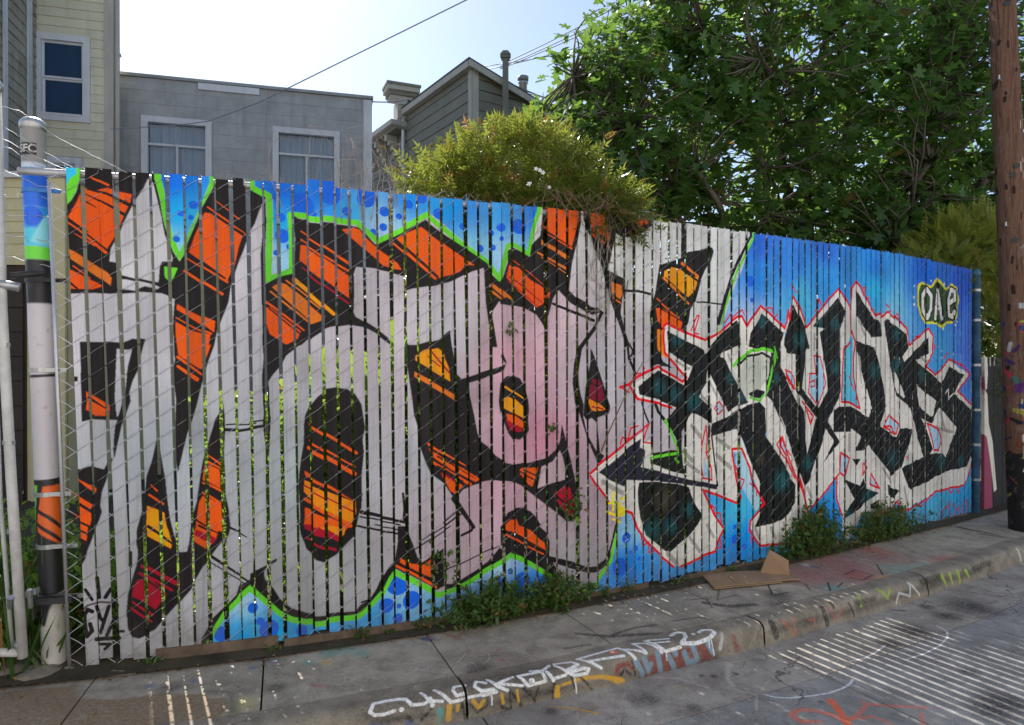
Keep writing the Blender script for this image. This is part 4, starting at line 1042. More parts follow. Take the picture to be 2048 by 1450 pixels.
S k 0.35 5 5 4 2873,4987 2897,4934 2897,4843
S V 0.35 4 4 4 2232,4842 2262,4792 2273,4705
S k 0.35 5 5 4 3148,5429 3172,5366 3166,5258
S k 0.35 5 5 4 3495,5637 3515,5570 3503,5453
S m 0.35 5 5 4 3184,5214 3206,5157 3200,5057
S k 0.35 5 5 4 2066,5011 2099,4958 2114,4865
S k 0.35 5 5 4 2769,5068 2795,5014 2797,4919
S m 0.35 5 5 4 3037,5509 3062,5444 3059,5333
S k 0.35 5 5 4 3032,4952 3055,4900 3052,4810
S V 0.35 5 5 4 2566,5010 2594,4957 2600,4865
S k 0.35 5 5 4 2874,5438 2900,5375 2901,5266
S k 0.80 38 13 16 4161,6293 4206,6154 4280,6065 4312,5894 4439,5852
S k 0.80 44 13 16 4182,6021 4312,5894"""
PAINT_R="""S W 0.75 11 14 6 1260,3386 1310,3351 1387,3346 1490,3367 1601,3402 1689,3451 1755,3502 1793,3545
S W 0.65 11 14 5 1884,3759 1982,3794 2085,3870 2208,3978
S W 0.60 8 13 5 2213,3778 2353,3849 2511,3956 2638,4080 2694,4175 2685,4261
S V 0.70 34 20 14 1199,3739 1136,3554 1139,3476
S V 0.55 21 9 10 1208,3739 1318,3778
S V 0.60 9 16 10 1107,3451 1229,3386 1173,3233
S V 0.50 11 7 8 1350,3536 1264,3418
S O 0.90 37 30 20 1572,3323 1567,3233 1549,3120 1538,3054
S O 0.70 19 22 24 1549,3120 1509,3190 1431,3233 1360,3226 1316,3176 1347,3127 1428,3127
S O 0.65 15 15 20 1563,3134 1651,3204 1735,3292 1728,3323
S O 0.60 15 15 20 1578,3148 1703,3176 1747,3120
S O 0.55 18 18 24 1751,3292 1873,3277 2005,3255
S O 0.50 16 16 20 1944,3204 1899,3107
S y 0.70 10 15 8 186,3262 275,3257 351,3228 416,3200
S V 0.50 27 16 12 772,3567 878,3555 944,3499 1006,3455
S V 0.60 8 5 4 570,3392 533,3311 518,3214
S y 0.60 7 7 0 834,3439 872,3466
S V 0.60 10 4 6 559,3325 588,3291 627,3238
G k 0.60 81 663,3341
G k 0.60 39 184,3224
G k 0.60 40 877,3252
G k 0.70 17 1199,3607
G k 0.70 21 1073,3580
G k 0.70 13 1008,3589
G k 0.70 14 1436,3426
G k 0.70 16 1518,3308
G k 0.70 43 2836,4604
G k 0.75 108 2484,4175
G k 0.75 75 2239,4000
G k 0.75 151 3117,4604
G k 0.75 94 2856,4433
G k 0.75 124 2433,3308
G k 0.75 106 2302,3233
G k 0.75 51 2455,3625
S k 0.70 19 25 8 2552,4531 2634,4517
S k 0.60 9 9 4 2811,4633 2901,4709 2917,4664
S k 0.50 5 5 5 3292,4692 3362,4729 3372,4665
S k 0.50 9 9 5 3266,4502 3341,4546 3369,4512
S k 0.50 6 6 5 2987,4383 3011,4358 3034,4317
S k 0.50 7 7 5 3273,4685 3298,4658 3391,4711
S k 0.50 7 7 5 3154,4508 3194,4505 3204,4445
S k 0.50 10 10 5 2974,4640 3006,4624 3048,4605
S k 0.50 6 6 5 3111,4494 3142,4478 3231,4530
S k 0.50 9 9 5 2917,4617 2962,4619 3036,4650
S k 0.50 6 6 5 2980,4386 3029,4398 3107,4435
S k 0.50 8 8 5 3306,4415 3378,4456 3356,4358
S k 0.50 6 6 5 3005,4486 3049,4489 3057,4423
S k 0.50 6 6 5 3071,4528 3151,4583 3190,4562
S k 0.50 5 5 5 3080,4565 3121,4563 3213,4618
S k 0.50 7 7 5 2967,4571 2998,4552 3092,4612
S k 0.50 6 6 5 3106,4662 3178,4703 3213,4674
S k 0.50 5 5 5 3150,4514 3223,4558 3245,4514
S k 0.50 5 5 5 3077,4453 3152,4501 3199,4493
S k 0.50 9 9 5 3109,4579 3168,4602 3209,4584
S k 0.50 9 9 5 2937,4443 2976,4438 3002,4400
S k 0.50 7 7 5 3042,4570 3120,4623 3134,4565
S k 0.50 6 6 5 3451,4573 3481,4556 3576,4610
S k 0.50 7 7 5 3152,4653 3205,4666 3219,4608
S k 0.50 7 7 5 3270,4474 3305,4464 3385,4501
S k 0.50 6 6 5 3037,4401 3086,4412 3111,4374
S k 0.50 8 8 5 3019,4396 3074,4415 3119,4406
S k 0.50 5 5 5 3298,4454 3360,4481 3419,4490
S k 0.50 9 9 5 3046,4394 3070,4369 3135,4389
S k 0.50 7 7 5 3260,4649 3322,4674 3355,4644
S k 0.50 9 9 5 3122,4432 3146,4407 3253,4484
S k 0.50 7 7 5 3317,4551 3357,4549 3370,4495"""

GP=dict(k=(34,32,32),y=(196,150,40),t=(80,150,145),d=(50,75,130),r=(120,48,46),b=(110,150,172),W=(214,216,222),o=(190,90,50),m=(150,88,92),l=(140,170,50),O=(226,92,44),T=(120,102,80),Y=(190,182,120),R=(160,60,60),V=(170,164,154))
def paint_ground(cv,text,boost=1.0):
    cv.opaque=False
    for ln in text.split('\n'):
        f=ln.split()
        if not f: continue
        col=lin(GP[f[1]]); al=min(1.0,float(f[2])*boost)
        if f[0]=='P': px=np.array([[float(v) for v in q.split(',')] for q in f[3:]]); cv.poly(px,col,4,al)
        elif f[0]=='S': px=np.array([[float(v) for v in q.split(',')] for q in f[6:]]); cv.stroke(px,float(f[3]),float(f[4]),col,al,max(float(f[5]),cv.res*1.2))
        elif f[0]=='G': px=np.array([[float(v) for v in q.split(',')] for q in f[4:]]); cv.glow(px,float(f[3]),col,al)
def to_image(name,a,gain=1.0,alpha=False):
    h,w=a.shape[:2]; im=bpy.data.images.new(name,w,h,alpha=alpha); c=np.clip(a[...,:3]*gain,0,.86)
    buf=np.ones((h,w,4),np.float32); buf[...,:3]=np.where(c<=.0031308,c*12.92,1.055*np.maximum(c,1e-6)**(1/2.4)-.055)
    if alpha: buf[...,3]=np.clip(a[...,3],0,1); im.alpha_mode='CHANNEL_PACKED'
    im.pixels.foreach_set(buf.ravel()); im.update(); im.pack(); return im
MUR=Canvas(-160,7820,-20,2560,2.5)
_W=idw(MUR,[(a,b,lin((r,g,c))) for a,b,r,g,c in WH]); _U=idw(MUR,[(a,b,lin((r,g,c))) for a,b,r,g,c in BL])
MUR.a[...,:3]=_W; MUR.a[...,3]=1
paint(MUR,MURAL,dict(W=_W,U=_U))
_j=int((2468-MUR.z0)/MUR.res); MUR.a[_j:]=MUR.a[_j:_j+1]
_g=np.random.default_rng(3); _n=np.kron(_g.normal(0,1,(MUR.H//64+2,MUR.W//48+2)),np.ones((64,48)))[:MUR.H,:MUR.W]
for _ in range(5): _n=(_n+np.roll(_n,13,0)+np.roll(_n,-13,0)+np.roll(_n,11,1)+np.roll(_n,-11,1))/5
MUR.a[...,:3]*=(1+.10*_n)[...,None]   # uneven coverage of the spray coats
IM_MURAL=to_image('mural_paint',MUR.a,1.34)
CW_=Canvas(-2900,5900,2300,7300,4.0); paint_ground(CW_,PAINT_W,1.45); IM_WALK=to_image('pavement_paint',CW_.a,1.2,True)
CR_=Canvas(-1200,4600,2100,6300,4.0); paint_ground(CR_,PAINT_R,1.2); IM_ROAD=to_image('road_paint',CR_.a,1.2,True)
CC_=Canvas(-600,7900,0,300,3.0); paint_ground(CC_,PAINT_C); IM_CURB=to_image('kerb_paint',CC_.a,1.25,True)
def uvmap(cv): return lambda x,y:((x*1000-cv.x0)/(cv.W*cv.res),(y*1000-cv.z0)/(cv.H*cv.res))
UVM,UVW,UVR,UVC=uvmap(MUR),uvmap(CW_),uvmap(CR_),uvmap(CC_)
# ================================================================ setting: ground, road, pavement
def imgnode(m,im,ext='CLIP'):
    q=m.n('TexImage'); q.image=im; q.extension=ext; q.interpolation='Linear'; return q
def painted_concrete(name,im,base,dark,seed=0.0,crack=.6):
    m=NT(name); p=m.geo()
    col=m.mix(m.ramp(m.noise(p,1.7,6,.7,.6),(.34,0.),(.64,1.)),tuple(np.array(base)*.58),tuple(np.array(base)*1.25))
    col=m.mix(m.math('MULTIPLY',m.ramp(m.noise(p,7,6,.72,.3),(.46,0.),(.62,1.)),.6),col,dark); col=m.mix(m.math('MULTIPLY',m.ramp(m.noise(m.scale(p,(1.3,.8,1)),2.3,8,.8,2.2),(.54,0.),(.66,1.)),.55),col,tuple(np.minimum(np.array(base)*1.55,.5)))
    col=m.mix(m.math('MULTIPLY',m.ramp(m.noise(m.scale(p,(1,1,1)),3.1,7,.75,1.2),(.52,0.),(.72,1.)),.5),col,tuple(np.array(dark)*.8))
    sp=m.noise(p,190,3,.7); col=m.mix(m.ramp(sp,(.35,.0),(.68,.45)),col,tuple(np.minimum(np.array(base)*1.7,.6))); col=m.mix(m.ramp(m.noise(p,120,2,.5),(.60,.0),(.72,.55)),col,tuple(np.array(dark)*.5))
    im_=imgnode(m,im); wear=m.ramp(m.noise(p,55,7,.8),(.36,.25),(.54,1.)); fac=m.math('MULTIPLY',im_.outputs['Alpha'],wear)
    col=m.mix(fac,col,im_.outputs['Color'])
    vor=m.n('TexVoronoi',feature='DISTANCE_TO_EDGE'); wv=m.n('VectorMath',operation='ADD'); 
    nz=m.n('TexNoise'); m.l(p,nz.inputs['Vector']); nz.inputs['Scale'].default_value=5; nz.inputs['Detail'].default_value=5
    sc=m.n('VectorMath',operation='SCALE'); m.l(nz.outputs['Color'],sc.inputs[0]); sc.inputs['Scale'].default_value=.22; m.l(p,wv.inputs[0]); m.l(sc.outputs[0],wv.inputs[1]); m.l(wv.outputs[0],vor.inputs['Vector']); vor.inputs['Scale'].default_value=1.35
    ck=m.ramp(vor.outputs['Distance'],(.0,1.),(.006,0.)); gate=m.ramp(m.noise(p,.9,3),(.52,0.),(.6,1.)); ck=m.math('MULTIPLY',m.math('MULTIPLY',ck,gate),crack)
    col=m.mix(ck,col,(.02,.018,.016))
    h=m.math('ADD',m.math('MULTIPLY',m.noise(p,9,5,.6),.8),m.math('MULTIPLY',m.noise(p,150,3,.6),.35)); h=m.math('SUBTRACT',h,m.math('MULTIPLY',ck,.6)); m.bump(h,.5,.006)
    return m.fin(col,m.math('ADD',m.math('MULTIPLY',sp,.2),.68),0,.35)
M={}
M['walk']=painted_concrete('pavement_concrete',IM_WALK,(.36,.318,.262),(.095,.082,.066))
M['curb']=painted_concrete('kerb_concrete',IM_CURB,(.25,.22,.178),(.06,.055,.048))
M['road']=painted_concrete('road_concrete',IM_ROAD,(.275,.265,.258),(.09,.087,.085),crack=.9)
M['gutter']=painted_concrete('gutter_concrete',IM_ROAD,(.33,.305,.27),(.11,.078,.07),crack=.9)
M['soil']=simple('garden_soil',(.06,.05,.03),.95,.5,5,bump=.6,bsc=30)
CW,CH=.77,.13
def slab_mesh(name,s0,s1,t0,t1,z,th,uvf,nt=4,ns=6,jit=.0):
    """slab following the street curve, s along the fence line, t across (towards the road)"""
    mb=MB(); g=.004; S_=np.linspace(s0+g,s1-g,ns+1); T_=np.linspace(t0,t1,nt+1)
    grid=[[fpos0(s,t) for t in T_] for s in S_]
    V=[]; F_=[]
    for i,s in enumerate(S_):
        for j,t in enumerate(T_):
            e=.006 if (i in (0,ns) ) else 0; x,y=grid[i][j]; V.append((x,y,z-e+jit*math.sin(7*s+3*t)))
    for i in range(ns):
        for j in range(nt):
            a=i*(nt+1)+j; F_.append((a,a+1,a+nt+2,a+nt+1))
    n=len(V); ring=[i*(nt+1) for i in range(ns+1)]+[ns*(nt+1)+j for j in range(1,nt+1)]+[i*(nt+1)+nt for i in range(ns-1,-1,-1)]+[j for j in range(nt-1,0,-1)]
    for k in ring: x,y,zz=V[k]; V.append((x,y,z-th))
    for k in range(len(ring)):
        k2=(k+1)%len(ring); F_.append((ring[k],ring[k2],n+k2,n+k))
    me=bpy.data.meshes.new(name); me.from_pydata(V,[],F_); me.update(); set_uv(me,lambda c:uvf(c.x,c.y)); return me
def fpos0(s,t):
    x,y=pt(s); tx,ty=tang(s); return (x+ty*t,y-tx*t)
mb=MB(); mb.face([(-400,-60,-.32),(400,-60,-.32),(400,900,-.32),(-400,900,-.32)]); gr=mb.build('ground',M['soil']); tag(gr,kind='structure')
# garden soil behind the fence, a little above the pavement
V=[];F_=[]; S_=np.linspace(-6,12,40); T_=[.1,-.3,-.9,-2,-5,-12,-30]
for s in S_:
    for t in T_: x,y=fpos0(s,t); V.append((x,y,.015+(.05 if t<0 else 0)+.04*math.sin(3*s+t)*(t<0)))
for i in range(len(S_)-1):
    for j in range(len(T_)-1): a=i*len(T_)+j; F_.append((a,a+len(T_),a+len(T_)+1,a+1))
me=bpy.data.meshes.new('garden_ground'); me.from_pydata(V,[],F_); me.update(); tag(link('terrain',me,M['soil'],smooth=True),kind='structure')
road=empty('road',(0,0,0),kind='structure')
RJ=[-6,-3.2,-1.4,.2,1.9,3.62,5.05,7.0,9.5,12]
for a,b in zip(RJ[:-1],RJ[1:]):
    link('road_slab',slab_mesh('road_slab',a,b,CW-.02,CW+.42,-CH,.12,UVR,3,6),M['gutter'],road)
    link('road_slab',slab_mesh('road_slab',a,b,CW+.428,CW+6.5,-CH+.002,.12,UVR,8,6),M['road'],road)
pav=empty('pavement',(0,0,0),kind='structure')
PJ=[-4.2,-3.2,-2.2,-1.4,-.68,.2,.97,1.83,2.7,3.62,4.45,5.3,6.2,7.05,7.95,8.9,10.2,11.5]
for a,b in zip(PJ[:-1],PJ[1:]):
    link('paving_slab',slab_mesh('paving_slab',a,b,-.06,CW-.152,0,.14,UVW,5,6,.0012),M['walk'],pav)
KJ=[-4.2,-1.9,.2,1.83,3.64,5.3,7.05,8.9,11.5]
def kerb(a,b):
    prof=[(CW-.15,0,0),(CW-.06,0,.09),(CW-.035,-.003,.115),(CW-.015,-.012,.135),(CW-.003,-.028,.155),(CW+.003,-.06,.19),(CW+.01,-.10,.235),(CW+.014,-CH-.05,.29)]
    S_=np.linspace(a+.006,b-.006,14); V=[];F_=[];UV=[]
    for s in S_:
        for t,z,v in prof: x,y=fpos0(s,t+.004*math.sin(9*s+20*z)); V.append((x,y,z+.003*math.sin(5*s))); UV.append(UVC(s,v))
    n=len(prof)
    for i in range(len(S_)-1):
        for j in range(n-1): q=i*n+j; F_.append((q,q+1,q+n+1,q+n))
    me=np_mesh('kerb_stone',V,F_,None,UV); e0=[0,len(S_)-1]
    return me
for a,b in zip(KJ[:-1],KJ[1:]): link('kerb_stone',kerb(a,b),M['curb'],pav,smooth=True)
# ================================================================ the painted slat fence
def mural_mat(name,metal=0.0,wire=False):
    m=NT(name); im=imgnode(m,IM_MURAL,'EXTEND'); p=m.geo(); oi=m.n('ObjectInfo')
    col=im.outputs['Color']
    v=m.math('ADD',m.math('MULTIPLY',oi.outputs['Random'],.24),.86) if not wire else 1.0
    grain=m.noise(m.scale(p,(60,60,2.2)),3.0,5,.65)
    if not wire:
        hs=m.n('HueSaturation'); m.l(col,hs.inputs['Color']); m.l(v,hs.inputs['Value']); hs.inputs['Saturation'].default_value=1.04; col=hs.outputs[0]
        col=m.mix(m.ramp(grain,(.50,.0),(.74,.35)),col,m.mix(1.0,col,(.45,.42,.40),'MULTIPLY'))
        fl=m.noise(p,14,7,.8,.4); col=m.mix(m.ramp(fl,(.70,.0),(.735,.7)),col,(.30,.27,.24))
        sep=m.n('SeparateXYZ'); m.l(p,sep.inputs[0]); low=m.ramp(sep.outputs[2],(.0,1.),(.26,0.)); dirt=m.math('MULTIPLY',low,m.ramp(m.noise(p,11,6,.75),(.38,0.),(.62,1.))); col=m.mix(m.math('MULTIPLY',dirt,.75),col,(.12,.10,.08))
        st=m.noise(m.scale(p,(26,26,.8)),1.5,5,.6); col=m.mix(m.ramp(st,(.52,.0),(.78,.32)),col,(.07,.06,.055))
        m.bump(m.math('ADD',grain,m.math('MULTIPLY',m.noise(p,160,3,.6),.5)),.35,.003); m.fin(col,.55,0,.22)
    else:
        col=m.mix(m.ramp(m.noise(p,9,4,.7),(.40,.06),(.64,.6)),col,(.46,.46,.46)); m.fin(col,.3,metal,.7)
    return m.mat
M['mural']=mural_mat('mural_paint'); M['wire']=mural_mat('painted_wire',.4,True)
M['slatback']=simple('weathered_wood_back',(.22,.20,.18),.8,.4,10,bump=.3)
M['galv']=simple('galvanised_steel',(.48,.49,.50),.36,.25,14,metal=.75,bump=.1)
M['timber']=simple('old_timber',(.15,.105,.075),.85,.5,9,bump=.5,bsc=40,grime=.4)
PITCH=.0745; SW=.0585; TH=.0075; NS=102; SB=.088; Z0,Z1=.055,2.495
fence=empty('slat_fence',(*fpos(3.8,0)[:2],0),label='tall chain-link fence with vertical wooden slats covered in big graffiti letters',cat='fence')
hts=[RNG.normal(0,.004) for _ in range(NS)]; lows=[RNG.normal(0,.010) for _ in range(NS)]
for k,v in {15:.03,16:.028,19:-.01,49:.01}.items(): hts[k]+=v
lows[0]-=.02; lows[1]+=.01
for i in range(NS):
    sc_=SB+i*PITCH+PITCH/2+RNG.normal(0,.0018); hw=SW/2*(1+RNG.normal(0,.02)); tw=RNG.normal(0,.022); off=RNG.normal(0,.0014); bow=RNG.normal(0,.003); sk=RNG.normal(0,.0012)
    dv=RNG.normal(0,.003); zt=Z1+hts[i]; zb=Z0+lows[i]-(.03 if sc_>6.3 else 0)*((sc_-6.3)/1.3 if sc_>6.3 else 0); zt-=.045*max(0,(sc_-6.4)/1.25)
    ch=.0016; prof=[(-hw,TH/2-ch),(-hw+ch,TH/2),(hw-ch,TH/2),(hw,TH/2-ch),(hw,-TH/2),(-hw,-TH/2)]
    V=[];UV=[];zs=np.linspace(zb,zt,6)
    for j,z in enumerate(zs):
        u=(z-zb)/(zt-zb); b=bow*4*u*(1-u)
        for a,o in prof:
            s=sc_+a+sk*(u-.5)*8; V.append(fpos(s,z,o+off+b+a*tw)); UV.append(UVM(s,z+dv))
    n=6; Fq=[]; mats=[]
    for j in range(5):
        for k in range(n): Fq.append((j*n+k,(j*n+(k+1)%n),(j+1)*n+(k+1)%n,(j+1)*n+k)); mats.append(1 if k==4 else 0)
    Fq.append(tuple(range(n))[::-1]); mats.append(0); Fq.append(tuple(5*n+k for k in range(n))); mats.append(0)
    me=bpy.data.meshes.new('slat'); o0=Vector(fpos(sc_,0)); me.from_pydata([tuple(Vector(v)-o0) for v in V],[],[f[::-1] for f in Fq]); me.polygons.foreach_set('material_index',mats); me.update()
    l=me.uv_layers.new(name='UVMap'); vi=np.empty(len(me.loops),np.int32); me.loops.foreach_get('vertex_index',vi); l.data.foreach_set('uv',np.array(UV,np.float32)[vi].ravel())
    link('slat',me,[M['mural'],M['slatback']],fence,o0)
# woven wire: rising strands in front of the slats, falling strands behind
DZ=PITCH*1.43; V=[];Fq=[];UV=[]
def strand(pts,r=.0023,n=4):
    base=len(V); P_=[Vector(fpos(s,z,o)) for s,z,o in pts]
    for i,p in enumerate(P_):
        d=(P_[min(i+1,len(P_)-1)]-P_[max(i-1,0)]).normalized(); a=d.cross(Vector((0,0,1))).normalized(); b=a.cross(d)
        for k in range(n):
            t=2*math.pi*(k+.5)/n; V.append(tuple(p+(a*math.cos(t)+b*math.sin(t))*r)); UV.append(UVM(pts[i][0],pts[i][1]))
    for i in range(len(P_)-1):
        for k in range(n): Fq.append((base+i*n+k,base+i*n+(k+1)%n,base+(i+1)*n+(k+1)%n,base+(i+1)*n+k))
for i in range(-1,NS):
    for k in range(-1,26):
        za=.03+k*DZ+(i%2)*DZ/2
        j=.0018*math.sin(12.9*i+78.2*k)
        if za>.02 and za+DZ/2<2.50: strand([(SB+i*PITCH+PITCH*u,za+DZ/2*(u if True else 0)+j*math.sin(math.pi*u),.0085*math.sin(math.pi*u)**.6 if 0<u<1 else .0) for u in (0,.14,.5,.86,1.0)])
        if za-DZ/2>.02 and za<2.50: strand([(SB+i*PITCH+PITCH*u,za-DZ/2*u,-.0085*math.sin(math.pi*u)**.6 if 0<u<1 else .0) for u in (0,.14,.5,.86,1.0)],.0019,3) if False else strand([(SB+i*PITCH+PITCH*u,za-DZ/2*u,-.0085*math.sin(math.pi*u)**.6 if 0<u<1 else -.001) for u in (0,.14,.5,.86,1.0)])
# twisted tips standing along the top
for i in range(0,NS):
    s=SB+i*PITCH; zt=2.50-.045*max(0,(s-6.4)/1.25); strand([(s-.004,zt-.02,.004),(s+.006,zt+.0,.006),(s+.022,zt-.012,.012)],.0018)
    if i%3==0: strand([(s,zt-.02,0),(s+.004,zt+.018+.01*math.sin(i),.0)],.0016)
me=np_mesh('wire_mesh',np.array(V)-np.array(fence.location),Fq,None,UV); w=link('wire_mesh',me,M['wire'],fence,fence.location,smooth=True); tag(w,kind='stuff')
mb=MB(); mb.tube([fpos(s,2.475-.045*max(0,(s-6.4)/1.25),-.035) for s in np.linspace(-.12,7.72,50)],.019,8); mb.build('top_rail',M['wire'],fence,True)
set_uv(fence.children[-1].data,lambda c:UVM(float(np.interp(c.x+fence.location.x,XS,SS)),2.49))
for a,b,zb,zt in ((.42,1.02,-.01,.085),(1.05,2.2,-.005,.06),(2.22,3.4,-.005,.055),(3.7,5.2,-.01,.05),(5.25,7.6,-.02,.035)):
    mb=MB(); S_=np.linspace(a,b,6)
    for q,r in zip(S_[:-1],S_[1:]):
        A=[fpos(q,z,o) for o,z in ((.012,zb),(-.03,zb),(-.03,zt),(.012,zt))]; B=[fpos(r,z,o) for o,z in ((.012,zb),(-.03,zb),(-.03,zt),(.012,zt))]
        for k in range(4): mb.face([A[k],B[k],B[(k+1)%4],A[(k+1)%4]])
        if q==a: mb.face(A)
    mb.face(B[::-1]); mb.build('base_board',M['timber'],fence)
# tension bar and end posts
def pole_image(name,h,ops):
    cv=Canvas(-200,200,0,h,4.0); cv.a[...,3]=1; cv.opaque=True
    for o in ops:
        c=lin(o[1])
        if o[0]=='P': cv.poly(np.array(o[2],float),c)
        elif o[0]=='S': cv.stroke(np.array(o[3],float),o[2],o[2],c)
        elif o[0]=='D': cv.dot(np.array([o[2]],float),o[3],c)
    return to_image(name,cv.a,1.45),cv
def band(c,z0,z1): return ('P',c,[(-500,z0),(500,z0),(500,z1),(-500,z1)])
WHT=(176,170,176); BLK=(30,28,32); ORG=(236,92,34); GRN=(98,192,56)
ops=[band((150,150,150),0,3000),band((168,164,160),0,250),band(BLK,250,960),('P',(168,164,160),[(-10,220),(200,220),(200,430),(60,400),(20,330)]),('P',GRN,[(-200,960),(-12,960),(-22,890),(-40,800),(-62,600),(-200,560)]),('P',(60,130,215),[(-66,930),(-34,930),(-42,850),(-60,800)]),('P',ORG,[(14,940),(200,950),(200,600),(60,660),(-26,720),(-20,800)]),('S',BLK,16,[(0,950),(-14,860),(-38,760),(-50,600)]),('S',BLK,18,[(-30,830),(30,790),(90,730)]),('S',BLK,18,[(-30,760),(30,715),(90,660)]),
 band(WHT,965,1855),('S',BLK,26,[(-200,955),(200,968)]),('S',BLK,14,[(-200,1480),(200,1500)]),band(BLK,1855,2075),band(GRN,2075,2140),band((70,175,222),2140,2230),band((35,130,215),2230,2340),band((26,95,205),2340,2500),('D',(26,88,205),(10,2290),50),('P',(120,190,225),[(0,2160),(110,2140),(120,2330),(60,2280)]),band((170,180,195),2500,2560),band((120,118,116),2560,3000)]
IM_POST,CPOST=pole_image('post_paint',3000,ops); UVP=uvmap(CPOST)
def painted_metal(name,im,rough=.42):
    m=NT(name); q=imgnode(m,im,'EXTEND'); p=m.geo(); col=m.mix(m.ramp(m.noise(p,20,6,.75),(.58,0.),(.7,.55)),q.outputs['Color'],(.16,.13,.11)); m.bump(m.noise(p,70,4,.6),.2,.003); return m.fin(col,rough,0,.5)
M['post']=painted_metal('post_paint',IM_POST)
def painted_tube(name,p0,p1,r,parent,mat,uvf,n=20,zs=24):
    p0,p1=Vector(p0),Vector(p1); V=[];UV=[];Fq=[]
    for i in range(zs+1):
        u=i/zs; c=p0.lerp(p1,u)
        for k in range(n+1):
            t=2*math.pi*k/n; rr=r if not isinstance(r,tuple) else r[0]+(r[1]-r[0])*u
            V.append((c.x+rr*math.sin(t-math.pi),c.y-rr*math.cos(t-math.pi),c.z)); UV.append(uvf((t-math.pi)*rr,u*(p1.z-p0.z)))
    for i in range(zs):
        for k in range(n): a=i*(n+1)+k; Fq.append((a,a+1,a+n+2,a+n+1))
    me=np_mesh(name,np.array(V)-np.array(parent.location),Fq,None,UV); return link(name,me,mat,parent,parent.location,smooth=True)
# base at bearing of 118 px, top at 76 px
B_=Vector((-2.30,3.39,-.02)); T_=Vector((-2.425,3.42,2.72)); gp=empty('gate_post',tuple(B_),label='thick steel fence post at the gate, painted in blue, green, black, white and orange bands',cat='post')
painted_tube('post_tube',B_,T_,.054,gp,M['post'],UVP)
mb=MB(); mb.lathe(tuple(T_),[(.054,-.01),(.058,-.008),(.059,.022),(.055,.034),(.038,.05),(.0,.056)],20); mb.build('cap',M['galv'],gp,True)
def on_post(z): return B_.lerp(T_,(z-B_.z)/(T_.z-B_.z))
M['blackpaint']=simple('black_painted_steel',(.03,.03,.032),.45,.4,14); M['bluepaint']=simple('blue_painted_steel',(.04,.2,.6),.4,.2,14); M['whitepaint']=simple('white_painted_steel',(.62,.61,.6),.45,.2,14,grime=.3)
for z,mt,l in ((2.50,'bluepaint',.1),(2.40,'bluepaint',.13),(1.95,'blackpaint',.14),(1.50,'galv',.13),(.88,'galv',.13),(.62,'galv',.15),(.37,'galv',.17)):
    c=on_post(z); mb=MB(); mb.lathe((c.x,c.y,c.z),[(.056,-.011),(.0585,-.011),(.0585,.011),(.056,.011)],20); mb.box((c.x+.03,c.y-.045,c.z-.01),(l-.03,.03,0),(0,.012,0),(0,0,.02)); mb.tube([(c.x+l-.03,c.y-.06,c.z),(c.x+l-.03,c.y-.01,c.z)],.006,6); mb.build('brace_band',M[mt],gp,False)
# lettered sticker on the post
def text_mesh(txt,size,ext=.0006):
    cu=bpy.data.curves.new('t','FONT'); cu.body=txt; cu.size=size; cu.extrude=ext; cu.align_x='CENTER'; cu.align_y='CENTER'; cu.offset=size*.025; ob=bpy.data.objects.new('t',cu); COL.objects.link(ob); dg=bpy.context.evaluated_depsgraph_get(); me=bpy.data.meshes.new_from_object(ob.evaluated_get(dg)); bpy.data.objects.remove(ob); return me
c=on_post(2.605)
def wrapz(x,z,r): a=x/.054+.05; return (c.x+r*math.sin(a),c.y-r*math.cos(a),c.z+z)
mb=MB(); 
for k in range(8):
    x0,x1=-.042+.0105*k,-.042+.0105*(k+1); mb.face([wrapz(x0,-.03,.0553),wrapz(x1,-.03,.0553),wrapz(x1,.03,.0553),wrapz(x0,.03,.0553)])
stk=mb.build('sticker',M['blackpaint'],gp)
me=text_mesh('SFC',.052)
for v in me.vertices: v.co=Vector(wrapz(v.co.x*1.0,v.co.y*1.05,.0560+v.co.z))-gp.location
me.materials.clear(); link('lettering',me,M['whitepaint'],stk,gp.location); stk.children[0].location=(0,0,0)
mb=MB(); mb.tube([fpos(.022,.05,.0),fpos(.022,2.42,.0)],.0085,6); tb=mb.build('tension_bar',M['wire'],fence,True); set_uv(tb.data,lambda c:UVM(-.05,c.z))
# right end post of the fence
mb=MB(); mb.lathe((*pt(7.78),-.02),[(.036,0),(.036,2.42),(.042,2.42),(.042,2.45),(.02,2.48),(0,2.485)],16); mb.build('end_post',simple('blue_grey_painted_steel',(.10,.24,.42),.5,.45,7,grime=.3),fence,True)
for z in (.35,.7,1.05,1.5,1.95,2.25):
    mb=MB(); mb.lathe((*pt(7.78),z),[(.038,-.012),(.041,-.012),(.041,.012),(.038,.012)],14); mb.build('brace_band',M['galv'],fence)
# ================================================================ houses behind the fence
def glass(name,c=(.025,.055,.11),rough=.12):
    m=NT(name); return m.fin(c,rough,0,.25)  # blue of the reflected sky is put into the base colour
def siding_mat(name,c,var=.18,grime=.35,vert=True):
    m=NT(name); p=m.geo(); oi=m.n('ObjectInfo'); c=np.array(c)
    col=m.mix(m.ramp(m.noise(p,2.6,6,.7),(.3,0.),(.7,1.)),tuple(c*(1-var)),tuple(np.minimum(c*(1+var*.5),.85)))
    hs=m.n('HueSaturation'); m.l(col,hs.inputs['Color']); m.l(m.math('ADD',m.math('MULTIPLY',oi.outputs['Random'],.12),.94),hs.inputs['Value']); col=hs.outputs[0]
    col=m.mix(m.math('MULTIPLY',m.ramp(m.noise(m.scale(p,(7,7,.7)),1.3,6,.7),(.5,0.),(.75,1.)),grime),col,tuple(c*.35))
    m.bump(m.noise(m.scale(p,(3,3,30)),3,4,.6),.12,.004); return m.fin(col,.7,0,.3)
